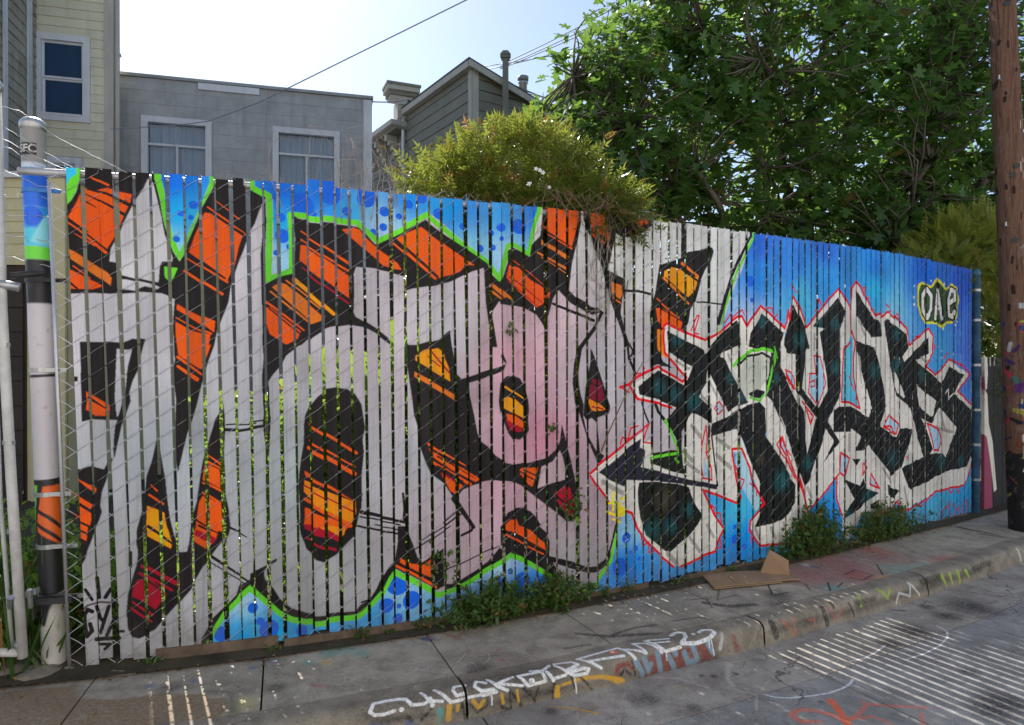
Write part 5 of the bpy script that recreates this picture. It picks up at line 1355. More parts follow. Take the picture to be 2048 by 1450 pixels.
M['grey']=siding_mat('grey_shingle',(.36,.368,.375),.2,.45); M['white']=siding_mat('white_trim',(.60,.61,.64),.12,.35); M['cream']=siding_mat('cream_clapboard',(.60,.57,.43),.12,.3); M['yellow']=siding_mat('yellow_clapboard',(.62,.56,.34),.1,.25); M['olive']=siding_mat('olive_clapboard',(.20,.195,.16),.15,.3); M['beige']=siding_mat('beige_trim',(.42,.40,.36),.12,.3)
M['glass']=glass('window_glass'); M['brown']=siding_mat('brown_garage_door',(.055,.04,.036),.2,.2); M['metalcap']=simple('roof_flashing',(.3,.3,.3),.5,.3,4,metal=.4); M['roof']=simple('tar_roof',(.06,.058,.056),.9,.4,3); M['peel']=siding_mat('peeling_paint',(.33,.31,.25),.35,.7)
def curtain_mat():
    m=NT('curtain'); p=m.geo(); w=m.noise(m.scale(p,(34,34,.3)),1,3,.5); return m.fin(m.mix(w,(.45,.45,.47),(.82,.81,.82)),.85,0,.2)
M['curtain']=curtain_mat()
class Wall:
    """a wall frame: origin on the ground, unit direction along the wall, outward normal to its right"""
    def __init__(s,o,d):
        s.o=Vector((o[0],o[1],0)); d=Vector((d[0],d[1],0)).normalized(); s.d=d; s.n=Vector((d.y,-d.x,0))
    def p(s,a,z,out=0.0): return s.o+s.d*a+s.n*out+Vector((0,0,z))
    def box(s,mb,a0,a1,z0,z1,o0,o1,m=0): mb.box(s.p(a0,z0,o0),s.d*(a1-a0),-s.n*(o0-o1),Vector((0,0,z1-z0)),m) if o1>o0 else mb.box(s.p(a0,z0,o1),s.d*(a1-a0),-s.n*(o1-o0),Vector((0,0,z1-z0)),m)
    def locate(s,px):   # distance along the wall seen on a given bearing
        r=(px-1024)/1350; return (r*s.o.y-s.o.x)/(s.d.x-r*s.d.y)
    def z(s,px,py): a=s.locate(px); return 1.55-(py-720)/1350*(s.o+s.d*a).y
def rbox(W,a0,a1,z0,z1,o0,o1):
    mb=MB(); p=[W.p(a0,z0,o1),W.p(a1,z0,o1),W.p(a1,z0,o0),W.p(a0,z0,o0)]; mb.hexa(p+[q+Vector((0,0,z1-z0)) for q in p]); return mb
def boards(W,parent,a0,a1,z0,z1,h,mat,holes=(),th=.022,name='siding_board',top=None):
    """lapped boards: each board thicker at its lower edge; cut around the openings"""
    n=int(math.ceil((z1-z0)/h))
    for i in range(n):
        za,zb=z0+i*h,min(z0+(i+1)*h,z1); segs=[(a0,a1)]
        for ha,hb,hz0,hz1 in holes:
            if zb>hz0+.005 and za<hz1-.005:
                if hz0>za+h*.6 or hz1<za+h*.4: continue
                segs=[q for s in segs for q in ((s[0],min(s[1],ha)),(max(s[0],hb),s[1])) if q[1]-q[0]>.01]
        for sa,sb in segs:
            sb2=sb
            if top is not None:
                t0=top(sa); t1=top(sb)
                if za>=max(t0,t1): continue
                za_=lambda a,z: min(z,top(a))
                c=[W.p(sa,za,th),W.p(sb,za,th) ,W.p(sb,za,0),W.p(sa,za,0)]; d=[W.p(sa,max(za+.001,za_(sa,zb)),.004),W.p(sb,max(za+.001,za_(sb,zb)),.004),W.p(sb,max(za+.001,za_(sb,zb)),0),W.p(sa,max(za+.001,za_(sa,zb)),0)]
            else:
                c=[W.p(sa,za,th),W.p(sb,za,th),W.p(sb,za,0),W.p(sa,za,0)]; d=[W.p(sa,zb+.004,.004),W.p(sb,zb+.004,.004),W.p(sb,zb+.004,0),W.p(sa,zb+.004,0)]
            mb=MB(); mb.hexa(c+d); mb.build(name,mat,parent)
def window(W,parent,a0,a1,z0,z1,fr=.09,kind='slide',mat='white'):
    fr_=MB()
    for q in ((a0,a1,z1-fr,z1),(a0,a1,z0,z0+fr),(a0,a0+fr,z0+fr,z1-fr),(a1-fr,a1,z0+fr,z1-fr)):
        b=rbox(W,*q,-.05,.05); n=len(fr_.v); fr_.v+=b.v; fr_.f+=[tuple(i+n for i in f) for f in b.f]; fr_.m+=b.m
    w=fr_.build('window',M[mat],parent,bev=.004)
    i0,i1,j0,j1=a0+fr,a1-fr,z0+fr,z1-fr; k=.03
    def sub(name,q,o0,o1,mt): rbox(W,*q,o0,o1).build(name,M[mt],w)
    if kind=='slide':
        zm=j1-(j1-j0)*.24; am=(i0+i1)/2
        sub('glazing_bar',(i0,i1,zm-.018,zm+.018),-.03,.015,'white'); sub('glazing_bar',(am-.018,am+.018,j0,zm-.018),-.03,.012,'white')
        sub('pane',(i0,i1,zm+.02,j1),-.034,-.030,'paleglass'); sub('pane',(i0,am-.018,j0,zm-.02),-.034,-.030,'paleglass'); sub('pane',(am+.018,i1,j0,zm-.02),-.034,-.030,'paleglass')
        V=[];Fq=[];n=48
        for i in range(n+1):
            a=i0+(i1-i0)*i/n; o=-.075+.015*math.sin(i*1.9)+.012*math.sin(i*.7)
            V+=[W.p(a,j0,o),W.p(a,j1,o)]
        for i in range(n): Fq.append((2*i,2*i+2,2*i+3,2*i+1))
        me=np_mesh('curtain',np.array([tuple(v) for v in V])-np.array(parent.location),Fq); link('curtain',me,M['curtain'],w,parent.location,smooth=True)
        sub('dark_backing',(i0,i1,j0,j1),-.32,-.30,'dark')  # near-black sheet stands in for the unlit room behind the curtain
    else:
        zm=(j0+j1)/2
        for (ja,jb,o) in ((zm,j1,-.02),(j0,zm,-.045)):
            for q in ((i0,i1,jb-k,jb),(i0,i1,ja,ja+k),(i0,i0+k,ja+k,jb-k),(i1-k,i1,ja+k,jb-k)): sub('sash',q,o-.02,o+.012,'white')
            sub('pane',(i0+k,i1-k,ja+k,jb-k),o-.012,o-.008,'glass')
        rbox(W,i0+.01,i1-.01,j0-.02,j0+.012,-.05,.06).build('sill',M['white'],w)
    return w
M['dark']=simple('dark_room',(.03,.03,.035),.9,.2,3)
def pale_glass():
    m=NT('pale_glass'); tr=m.n('BsdfTransparent'); tr.inputs['Color'].default_value=(.88,.92,.96,1); m.fin((.02,.03,.04),.05,0,.8); ms=m.n('MixShader'); ms.inputs[0].default_value=.10; m.l(tr.outputs[0],ms.inputs[1]); m.l(m.b.outputs[0],ms.inputs[2]); m.l(ms.outputs[0],m.out.inputs['Surface']); return m.mat
M['paleglass']=pale_glass()
# ---- grey shingled house
A=at(205,0,11.0); B=at(742,0,12.1); G_=Wall((A.x,A.y),(B.x-A.x,B.y-A.y)); LG=(Vector((B.x,B.y,0))-Vector((A.x,A.y,0))).length; HG=6.24
gh=empty('grey_house',tuple(G_.o),label='flat-roofed grey shingled house with two white-framed curtained windows',cat='house')
rbox(G_,0,LG,0,HG-.02,-6.5,-.36).build('wall',M['grey'],gh)
w1=(G_.locate(284),G_.locate(425),3.9,G_.z(284,232)); w2=(G_.locate(546),G_.locate(680),3.9,G_.z(546,254))
# front skin around the openings
for q in ((0,w1[0],0,HG),(w1[1],w2[0],0,HG),(w2[1],LG,0,HG),(w1[0],w1[1],0,w1[2]),(w1[0],w1[1],w1[3],HG),(w2[0],w2[1],0,w2[2]),(w2[0],w2[1],w2[3],HG)): rbox(G_,*q,-.36,-.0).build('wall',M['grey'],gh)
boards(G_,gh,.16,LG-.13,2.4,HG-.12,.212,M['grey'],[w1,w2],.010,'shingle_course')
for w in (w1,w2): window(G_,gh,*w,fr=.1)
rbox(G_,0,.17,2,HG-.02,.0,.035).build('corner_board',M['white'],gh); rbox(G_,LG-.13,LG+.02,2,HG-.05,.0,.03).build('corner_board',M['white'],gh)
rbox(G_,-.05,LG+.04,HG-.03,HG+.02,-6.5,.05).build('roof_edge',M['metalcap'],gh); rbox(G_,G_.locate(398),G_.locate(520),HG-.15,HG-.04,.016,.045).build('gutter_board',M['white'],gh)
# ---- cream clapboard house, left
C0=at(228,0,10.55); Y_=Wall((C0.x-3*G_.d.x,C0.y-3*G_.d.y),tuple(G_.d)[:2]); L_=3.0; a80=Y_.locate(84); HY_=9.5
yh=empty('cream_house',tuple(Y_.o),label='tall cream clapboard house with a double-hung blue-grey window at the left edge',cat='house')
rbox(Y_,-1,L_,0,HY_,-.34,-.09).build('wall',M['cream'],yh); rbox(Y_,-3,L_-1.25,0,HY_,-4.2,-.35).build('wall',M['cream'],yh)
ww=(Y_.locate(70),Y_.locate(183),Y_.z(75,240),Y_.z(75,66)); wl=(Y_.locate(93),Y_.locate(167),3.4,Y_.z(93,313))
boards(Y_,yh,a80-.1,L_-.1,2.4,HY_,.142,M['cream'],[ww,wl],.02)
window(Y_,yh,*ww,fr=.1,kind='hung'); window(Y_,yh,*wl,fr=.1,kind='hung')
rbox(Y_,L_-.12,L_+.01,1.5,HY_,-.0,.03).build('corner_board',M['beige'],yh); mb=MB(); mb.tube([tuple(Y_.p(L_+.07,1.5,.05)),tuple(Y_.p(L_+.07,HY_,.05))],.035,8); mb.build('downpipe',M['beige'],yh,True)
# projecting wing with peeling boards
WG=Wall(tuple(Y_.p(a80-.06,0))[:2],tuple(-Y_.n)[:2]); WG.o=Vector((*Y_.p(a80-.06,0,1.9)[:2],0)); WG.d=-Y_.n; WG.n=Vector((WG.d.y,-WG.d.x,0))
boards(WG,yh,0,1.86,2.4,HY_,.155,M['peel'],(),.02); rbox(WG,0,1.88,0,HY_,-1.5,-.0).build('wall',M['cream'],yh); rbox(WG,-.02,.12,2,HY_,0.02,.05).build('corner_board',M['white'],yh); rbox(WG,1.5,1.62,2,HY_,0.02,.05).build('trim_board',M['white'],yh); rbox(WG,.75,.85,2,HY_,0.02,.045).build('trim_board',M['white'],yh)
# thin roof pipe between the houses
mb=MB(); q=at(235,142,11.3); mb.tube([(q.x,q.y,5.8),(q.x,q.y,6.62)],.03,8); mb.tube([(q.x-.06,q.y,6.64),(q.x+.06,q.y,6.64)],.035,8); mb.tube([(q.x-.05,q.y,6.36),(q.x+.03,q.y,6.36)],.03,8); mb.build('vent_pipe',M['metalcap'],gh)
# ---- low yellow garage behind the gate
D0=at(134,0,7.0); GA=Wall((D0.x-2.6,D0.y),(1,.0)); LA=2.6; zt=GA.z(60,346)
ga=empty('garage',tuple(GA.o),label='low yellow clapboard garage with dark brown door behind the gate',cat='garage')
rbox(GA,0,LA,0,zt-.02,-4,-.03).build('wall',M['yellow'],ga); dd=(0,GA.locate(50),.05,GA.z(40,530))
boards(GA,ga,0,LA-.16,dd[3]+.1,zt-.06,.117,M['yellow'],(),.016); rbox(GA,LA-.16,LA,0,zt-.05,0,.03).build('corner_board',M['yellow'],ga); rbox(GA,dd[1]+.06,LA-.162,0,dd[3]+.1,-.03,.008).build('wall',M['yellow'],ga)
rbox(GA,-.05,LA+.05,zt-.06,zt+.0,-4,.06).build('roof_edge',M['white'],ga); rbox(GA,0,dd[1]+.07,dd[3],dd[3]+.1,-.03,.02).build('door_head',M['yellow'],ga)
dr=rbox(GA,0,dd[1],.05,dd[3],-.03,-.02).build('door',M['brown'],ga)
for k in range(9):
    z0=.06+k*.255
    if z0+.24<dd[3]: rbox(GA,0,dd[1]-.02,z0,z0+.243,-.02,.006).build('panel',M['brown'],dr)
# ---- olive clapboard house in the middle
Zc=14.0; Cn=at(945,0,Zc); fd=Vector((.833,.553,0)); bd=Vector((-.553,.833,0)); zt=1.55+(720-127)/1350*Zc
oh=empty('olive_house',(Cn.x,Cn.y,0),label='olive clapboard house with pale corner trim, gabled roof and cornice brackets',cat='house')
OF=Wall((Cn.x,Cn.y),tuple(fd)[:2]); OL_=3.2; OS=Wall(tuple((Cn+bd*OL_))[:2],tuple(-bd)[:2])
sl=.31; topf=lambda a: zt-.06-sl*max(a,0)
mb=MB(); bk=bd*6
P0,P1=OF.p(0,0,-.03),OF.p(1.75,0,-.03); t0,t1=topf(0),topf(1.75)
mb.hexa([P0,P1,P1+bd*3.15,P0+bd*3.15,P0+Vector((0,0,t0)),P1+Vector((0,0,t1)),P1+bd*3.15+Vector((0,0,t1)),P0+bd*3.15+Vector((0,0,t0))]); mb.build('wall',M['olive'],oh)
boards(OF,oh,.12,1.75,4.6,zt,.215,M['olive'],(),.022,top=topf); boards(OS,oh,0,OL_-.1,4.6,zt-.05,.235,M['olive'],(),.022)
rbox(OF,0,.13,4,zt-.05,0,.035).build('corner_board',M['beige'],oh); rbox(OS,OL_-.12,OL_,4,zt-.05,0.0,.035).build('corner_board',M['beige'],oh)
def slab(name,pts,th,mat):   # roof board from four points on its top surface
    mb=MB(); d=Vector((0,0,-th)); p=[Vector(q) for q in pts]; mb.hexa([q+d for q in p]+p); return mb.build(name,mat,oh)
e=.16
slab('roof',[OF.p(-e,topf(-0)+.1+e*sl*0,.14),OF.p(1.85,topf(1.85)+.1,.14),OF.p(1.85,topf(1.85)+.1,-3.2),OF.p(-e,topf(0)+.1,-3.2)],.05,M['roof'])
slab('fascia',[OF.p(-e,topf(0)+.045,.17),OF.p(1.85,topf(1.85)+.045,.17),OF.p(1.85,topf(1.85)+.045,.13),OF.p(-e,topf(0)+.045,.13)],.13,M['beige'])
mb=MB(); mb.box(OS.p(0,zt-.14,.03),OS.d*(OL_+.1),OS.n*.13,Vector((0,0,.13))); mb.build('fascia',M['beige'],oh)
# further roof to the right, mostly behind the tree
OR=Wall(tuple(OF.p(1.75,0,-.5))[:2],tuple(fd)[:2]); tr=lambda a: topf(1.75)-.1+.3*a
mb=MB(); q0,q1=OR.p(0,0),OR.p(2.6,0); mb.hexa([q0,q1,q1+bd*3,q0+bd*3,q0+Vector((0,0,tr(0))),q1+Vector((0,0,tr(2.6))),q1+bd*3+Vector((0,0,tr(2.6))),q0+bd*3+Vector((0,0,tr(0)))]); mb.build('wall',M['olive'],oh)
boards(OR,oh,0,2.6,4.6,tr(2.6),.215,M['olive'],(),.022,top=tr)
slab('fascia',[OR.p(-.05,tr(0)+.09,.17),OR.p(2.7,tr(2.7)+.09,.17),OR.p(2.7,tr(2.7)+.09,.12),OR.p(-.05,tr(0)+.09,.12)],.13,M['beige'])
rbox(OR,.2,1.3,4.6,5.35,0.0,.05).build('window_head',M['white'],oh)
mb=MB(); g0=OF.p(1.78,topf(1.78)-.02,.12); mb.tube([g0,g0+Vector((.02,0,-.25)),g0+fd*.25+Vector((0,0,-.5)),g0+fd*.7+Vector((0,0,-.6))],.045,8); mb.lathe(tuple(g0+Vector((0,0,-.1))),[(.05,0),(.11,.09),(.12,.14)],10); mb.build('gutter_pipe',M['roof'],oh,True)
# lower eaves running back, with corbels
OE=Wall(tuple(Cn+bd*6.4)[:2],tuple(-bd)[:2]); ze=7.42
rbox(OE,0,3.18,0,ze-.2,-3,-.05).build('wall',M['olive'],oh); boards(OE,oh,0,3.18,4.8,ze-.22,.235,M['olive'],(),.02)
rbox(OE,0,3.2,ze-.12,ze,-3,.42).build('eaves',M['beige'],oh); rbox(OE,0,3.2,ze-.2,ze-.12,-.04,.3).build('eaves',M['olive'],oh)
for a in (.5,1.15,1.8,2.5):
    mb=MB(); 
    for k,(o,z0,z1) in enumerate(((.3,-.34,-.2),(.22,-.44,-.34),(.14,-.56,-.44),(.08,-.7,-.56))): b=rbox(OE,a,a+.13,ze+z0,ze+z1,.0,o); n=len(mb.v); mb.v+=b.v; mb.f+=[tuple(i+n for i in f) for f in b.f]; mb.m+=b.m
    mb.build('corbel',M['beige'],oh)
mb=MB(); mb.tube([tuple(OE.p(3.15,3,.08)),tuple(OE.p(3.15,7.9,.08))],.04,8); mb.build('downpipe',M['white'],oh,True)
# crown cornice at the far corner of the parapet
q=at(806,0,16.6); CN=Wall((q.x-.42,q.y-.2),(.92,.38))
for a0,a1,z0,z1,o,m in ((.14,.76,7.93,8.0,.06,'beige'),(.10,.80,8.0,8.09,.12,'olive'),(.04,.84,8.09,8.2,.2,'beige'),(.02,.86,8.2,8.26,.24,'olive')): rbox(CN,a0,a1,z0,z1,-.35,o).build('cornice',M[m],oh)
mb=MB()
for k,(o,z0,z1) in enumerate(((.06,7.80,7.93),(.0,7.66,7.80),(-.05,7.5,7.66),(-.1,7.3,7.5))): b=rbox(CN,.34,.56,z0,z1,-.5,o); n=len(mb.v); mb.v+=b.v; mb.f+=[tuple(i+n for i in f) for f in b.f]; mb.m+=b.m
mb.build('corbel',M['beige'],oh)
rbox(CN,.5,1.2,7.4,7.84,-2.5,-.2).build('parapet',M['olive'],oh)
# flues
q=at(1011,118,14.1); mb=MB(); mb.cbox((q.x,q.y,6.6),(.125,.125,2.5)); mb.cbox((q.x,q.y,7.86),(.18,.18,.06)); mb.build('flue',M['olive'],oh); mb=MB(); c_=Vector((q.x,q.y,7.89)); mb.hexa([c_+Vector(v) for v in ((-.11,-.11,0),(.11,-.11,0),(.11,.11,0),(-.11,.11,0),(-.05,-.05,.1),(.05,-.05,.1),(.05,.05,.1),(-.05,.05,.1))]); mb.build('flue_cap',M['olive'],oh)
q=at(1046,162,15.0); mb=MB(); mb.lathe((q.x,q.y,7.0),[(.09,0),(.09,.66),(.115,.68),(.115,.72)],14); mb.build('flue',M['galv'],oh,True); mb=MB(); mb.lathe((q.x,q.y,7.74),[(.1,0),(.125,.01),(.125,.09),(.0,.11)],14); mb.build('flue_cap',M['metalcap'],oh,True)
# ================================================================ vegetation
def tri_template(pts,center,fold=.0):
    V=[center]+[(x,y,z) for x,y,z in pts]; n=len(pts); return np.array(V,float),np.array([(0,1+i,1+(i+1)%n) for i in range(n)])
_fig=[(0,0),(.10,.10),(.34,.06),(.42,.2),(.22,.33),(.2,.4),(.46,.56),(.42,.72),(.18,.62),(.15,.7),(.17,.95),(0,1.06)]
FIG=tri_template([(x,y,.05*abs(x)-.12*(y-.5)**2) for x,y in _fig]+[(-x,y,.05*abs(x)-.12*(y-.5)**2) for x,y in _fig[-2:0:-1]],(0,.42,-.03))
OVA=tri_template([(0,0,0),(.2,.25,.05),(.24,.5,.05),(.12,.82,.02),(0,1,-.05),(-.12,.82,.02),(-.24,.5,.05),(-.2,.25,.05)],(0,.45,-.03))
STRAP=(np.array([(-.05,0,0),(.05,0,0),(-.07,.4,.1),(.07,.4,.1),(-.055,.75,.05),(.055,.75,.05),(0,1,-.12)],float),np.array([(0,1,3),(0,3,2),(2,3,5),(2,5,4),(4,5,6)]))
def pinnate(n,lw,ll,curve=.25):
    V=[];Fq=[]
    for i in range(n):
        u=(i+1)/(n+.6); y=u; z=-curve*u*u; l=ll*(1-.45*abs(u-.45)*1.4)
        for sd in (-1,1):
            b=len(V); ax=np.array([sd*.86,.5,-.10]); ax/=np.linalg.norm(ax); pr=np.array([-sd*.5,.86,0])*lw*l
            p=np.array([0,y,z]); V+=[p,p+ax*l*.5+pr,p+ax*l,p+ax*l*.5-pr]; Fq+=[(b,b+1,b+2),(b,b+2,b+3)]
    b=len(V); p=np.array([0,1,-curve]); V+=[p+np.array([-ll*.18,-.05,0]),p+np.array([ll*.18,-.05,0]),p+np.array([0,ll*.9,-.04])]; Fq.append((b,b+1,b+2))
    b=len(V); V+=[(-.012,0,0),(.012,0,0),(.006,1,-curve),(-.006,1,-curve)]; Fq+=[(b,b+1,b+2),(b,b+2,b+3)]
    return np.array(V,float),np.array(Fq)
PIN=pinnate(5,.17,.36,.35); FEATH=pinnate(9,.20,.22,.15)
def norm(a): return a/np.maximum(np.linalg.norm(a,axis=-1,keepdims=True),1e-9)
def frames(dirs,nrm):
    y=norm(dirs); z=norm(nrm-(nrm*y).sum(-1,keepdims=True)*y); x=np.cross(y,z); return np.stack([x,y,z],-1)
def scatter(tpl,pos,dirs,nrm,size,tint):
    T,Fq=tpl; R=frames(dirs,nrm); V=np.einsum('kij,nj->kni',R,T)*np.asarray(size)[:,None,None]+pos[:,None,:]
    k,n=len(pos),len(T); Fs=(Fq[None]+(np.arange(k)*n)[:,None,None]).reshape(-1,3); return V.reshape(-1,3),Fs,np.repeat(tint,n,0)
def tints(k,lo=0,hi=1,brown=0.0):
    t=np.zeros((k,4)); t[:,0]=RNG.uniform(lo,hi,k); t[:,1]=(RNG.random(k)<brown)*RNG.uniform(.4,1,k); t[:,3]=1; return t
def cloud(parts):
    V=[];Fs=[];T=[];n=0
    for v,f,t in parts: V.append(v);Fs.append(f+n);T.append(t);n+=len(v)
    return np.concatenate(V),np.concatenate(Fs),np.concatenate(T)
def foliage(name,parts,mat,parent,kind='stuff'):
    V,Fs,T=cloud(parts) if isinstance(parts,list) else parts
    me=np_mesh(name,V-np.array(parent.location),Fs,T); o=link(name,me,mat,parent,parent.location); 
    if kind: tag(o,kind=kind)
    return o
def in_ell(k,c,r,shell=.0):
    d=norm(RNG.normal(size=(k,3))); u=RNG.uniform(shell**3,1,k)**(1/3); return np.array(c)+d*u[:,None]*np.array(r)
M['fig']=leaf_mat('fig_leaf',(.05,.11,.032),(.11,.20,.048),(.28,.48,.065),.48,.33)
M['jas']=leaf_mat('jasmine_leaf',(.05,.09,.018),(.165,.19,.028),(.38,.43,.055),.45,.3)
M['gard']=leaf_mat('garden_leaf',(.07,.15,.025),(.16,.26,.04),(.42,.60,.08),.5,.34)
M['weed']=leaf_mat('weed_leaf',(.035,.085,.015),(.085,.16,.028),(.20,.36,.05),.35,.45)
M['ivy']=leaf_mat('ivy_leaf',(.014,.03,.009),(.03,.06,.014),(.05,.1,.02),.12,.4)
M['con']=leaf_mat('golden_conifer_leaf',(.11,.15,.03),(.33,.34,.05),(.50,.55,.08),.42,.45)
M['bark']=simple('fig_bark',(.15,.125,.10),.8,.4,8,bump=.5,bsc=40); M['stem']=simple('green_stem',(.08,.10,.03),.7,.3,8); M['twig']=simple('dry_twig',(.20,.14,.09),.85,.4,12)
def limb(mb,p0,p1,r0,r1,bend=.25,n=7,k=6):
    p0,p1=Vector(p0),Vector(p1); L=(p1-p0).length; off=Vector(RNG.normal(0,1,3))*bend*L*.25; pts=[]
    for i in range(n+1):
        u=i/n; pts.append(p0.lerp(p1,u)+off*math.sin(math.pi*u)+Vector(RNG.normal(0,.012*L,3))*(0<i<n))
    mb.tube(pts,[r0+(r1-r0)*i/n for i in range(n+1)],k); return pts
# ---- the big fig tree
ft=empty('fig_tree',(3.9,8.9,0),label='large fig tree with broad lobed leaves spreading above the right of the fence',cat='tree')
HULL=[((4.2,8.55,4.4),(1.3,.8,2.0),300),((5.6,8.6,4.2),(1.0,.8,1.8),180),((4.7,9.2,4.6),(3.0,2.0,2.7),760),((1.6,8.4,4.4),(1.5,1.1,1.5),420),((2.35,8.6,6.2),(1.4,1.1,1.1),190),((7.0,9.4,5.2),(2.4,1.8,2.8),330),((4.3,8.5,2.4),(3.0,1.3,1.3),620),((4.8,8.8,7.2),(2.6,1.6,1.1),230)]
tr=MB(); limb(tr,(3.9,8.9,-.1),(4.0,8.9,1.4),.19,.15,.1); tr.build('trunk',M['bark'],ft,True)
forks=[]
LT=[(.75,8.2,5.0),(2.1,8.6,6.9),(1.7,8.3,3.9),(3.6,8.6,7.4),(4.9,9.0,7.9),(6.4,9.0,7.4),(7.9,9.4,6.0),(6.6,8.6,4.4),(5.0,8.2,3.6),(3.0,8.2,5.2),(5.6,8.6,5.9),(4.2,8.4,6.2)]
for t in LT:
    mb=MB(); p=limb(mb,(4.0+RNG.normal(0,.06),8.9+RNG.normal(0,.06),1.3),t,.075,.016,.35,12,7); forks+=[q for q in p[3:]]; mb.build('branch',M['bark'],ft,True)
FK=np.array([tuple(q) for q in forks]); tw=MB(); CC=[]
for c,r,k in HULL: CC.append(in_ell(k,c,r,.35))
CC=np.concatenate(CC); 
pos=[];dirs=[];nr=[];sz=[]
for c in CC:
    j=np.argmin(((FK-c)**2).sum(1)+RNG.uniform(0,.5,len(FK))); b=FK[j]; L=np.linalg.norm(c-b)
    if L<2.2: limb(tw,b,c,.016,.006,.3,4,4)
    ax=norm((c-b)[None]+np.array([[0,0,.5*L]])+RNG.normal(0,.2,(1,3)))[0]; m_=RNG.integers(7,13)
    for q in range(m_):
        u=RNG.uniform(-.28,.06); a=RNG.uniform(0,6.283); side=norm(np.cross(ax,RNG.normal(size=3))[None])[0]; d=side*.9+ax*RNG.uniform(-.1,.7)+np.array([0,0,RNG.uniform(-.55,.15)])
        pos.append(c+ax*u+side*RNG.uniform(.03,.12)); dirs.append(d); nr.append(np.array([0,0,1.])+ax*.6+RNG.normal(0,.35,3)); sz.append(RNG.uniform(.08,.19))
tag(tw.build('twigs',M['bark'],ft,True),kind='stuff')
pos,dirs,nr,sz=map(np.array,(pos,dirs,nr,sz)); tt=tints(len(pos),0,1,.012)
# leaves nearest the street are leaves of their own, the rest of the crown is one mass
vis=(pos[:,2]-1.55)/pos[:,1]; near=np.argsort(pos[:,1]+(vis<.20)*50+(vis>.56)*50+(pos[:,0]/pos[:,1]>.76)*50)[:300]; rest=np.setdiff1d(np.arange(len(pos)),near)
rs=RNG.random(len(rest))<.3; r1,r2=rest[~rs],rest[rs]
foliage('crown',[scatter(FIG,pos[r1],dirs[r1],nr[r1],sz[r1],tt[r1]),scatter(OVA,pos[r2],dirs[r2],nr[r2],sz[r2]*1.05,tt[r2])],M['fig'],ft)
LM=[]
for k in range(6):
    t=np.tile(np.array([[k/5,0,0,1.]]),(len(FIG[0]),1)); me=np_mesh('leaf',FIG[0],FIG[1],t); me.materials.append(M['fig']); LM.append(me)
RR=frames(dirs[near],nr[near])
for q,R in zip(near,RR):
    o=bpy.data.objects.new('leaf',LM[int(tt[q,0]*5.99)]); COL.objects.link(o); o.parent=ft; m4=Matrix([[*R[0],0],[*R[1],0],[*R[2],0],[0,0,0,1]]); o.rotation_euler=m4.to_euler(); o.location=Vector(pos[q])-ft.location; o.scale=(sz[q],)*3
# ---- yellow-green jasmine shrub over the fence
js=empty('jasmine_shrub',(.1,4.9,0),label='yellow-green jasmine shrub spilling over the middle of the fence top',cat='shrub')
P=[]
def fronds(k,c,r,size,shell,lo,hi,br,up=.35,tpl=PIN,out=1.0):
    p=in_ell(k,c,r,shell); d=norm((p-np.array(c))/np.array(r))*out+RNG.normal(0,.7,(k,3))+np.array([0,0,up]); return scatter(tpl,p,d,np.array([0,0,1.])+RNG.normal(0,.45,(k,3)),RNG.uniform(*size,k),tints(k,lo,hi,br))
JC=(.08,4.95,2.2)
P.append(fronds(3000,JC,(.84,.46,1.05),(.09,.16),.55,0,.65,.03)); P.append(fronds(1300,(.0,4.9,2.78),(.56,.4,.46),(.09,.15),.7,.45,1,.07,.7)); P.append(fronds(800,(.55,4.75,2.42),(.42,.3,.42),(.09,.16),.4,.2,.9,.05)); P.append(fronds(700,(.45,4.52,2.5),(.48,.2,.16),(.07,.13),.1,0,.5,.22,-.1)); P.append(fronds(520,(-.5,4.8,2.5),(.36,.3,.5),(.10,.17),.5,.4,1,.06,.5)); P.append(fronds(800,(.15,4.75,2.35),(.75,.3,.5),(.08,.14),.2,0,.4,.25))
# long shoots above the crown
sh=MB()
for k in range(46):
    x=RNG.uniform(-.75,.95); b=Vector((x,4.9+RNG.normal(0,.2),2.98-.6*((x-.0)/1.0)**2)); t=b+Vector((RNG.normal(0,.16),RNG.normal(0,.08),RNG.uniform(.12,.36))); pts=limb(sh,b,t,.003,.0015,.4,4,4)
    pp=np.array([tuple(q) for q in pts[1:]]*2); P.append(scatter(PIN,pp,RNG.normal(0,.6,pp.shape)+np.array([0,0,.5]),np.array([0,0,1.])+RNG.normal(0,.5,pp.shape),RNG.uniform(.05,.085,len(pp)),tints(len(pp),.6,1,.25)))
foliage('foliage',P,M['jas'],js)
for k in range(60):
    x=RNG.uniform(-.7,1.0); a=Vector((x,4.85+RNG.normal(0,.15),RNG.uniform(.2,1.6))); limb(sh,a,a+Vector((RNG.normal(0,.2),RNG.normal(0,.12),RNG.uniform(.6,1.2))),.006,.003,.4,5,4)
tag(sh.build('stems',M['twig'],js),kind='stuff')
hg=MB()   # dry stems hanging over the slats
for k in range(46):
    s=RNG.normal(2.95,.32); z=2.5+RNG.uniform(-.02,.1); p0=Vector(fpos(s,z,-.05)); p1=Vector(fpos(s+RNG.normal(0,.12),z-RNG.uniform(.02,.24),.03+RNG.uniform(0,.03))); mid=Vector(fpos(s+RNG.normal(0,.05),z+RNG.uniform(.0,.06),.03)); hg.tube([p0,mid,p1],[.0022,.002,.0012],4)
tag(hg.build('dry_stems',M['twig'],js),kind='stuff')
hv=MB()
for k in range(16):
    s=3.05+RNG.normal(0,.07); z=2.42; pts=[fpos(s+RNG.normal(0,.012)*i+.02*math.sin(i+k),z-i*RNG.uniform(.06,.11),.016+.004*math.sin(i*2+k)) for i in range(int(RNG.integers(4,10)))]; hv.tube(pts,.0016,4)
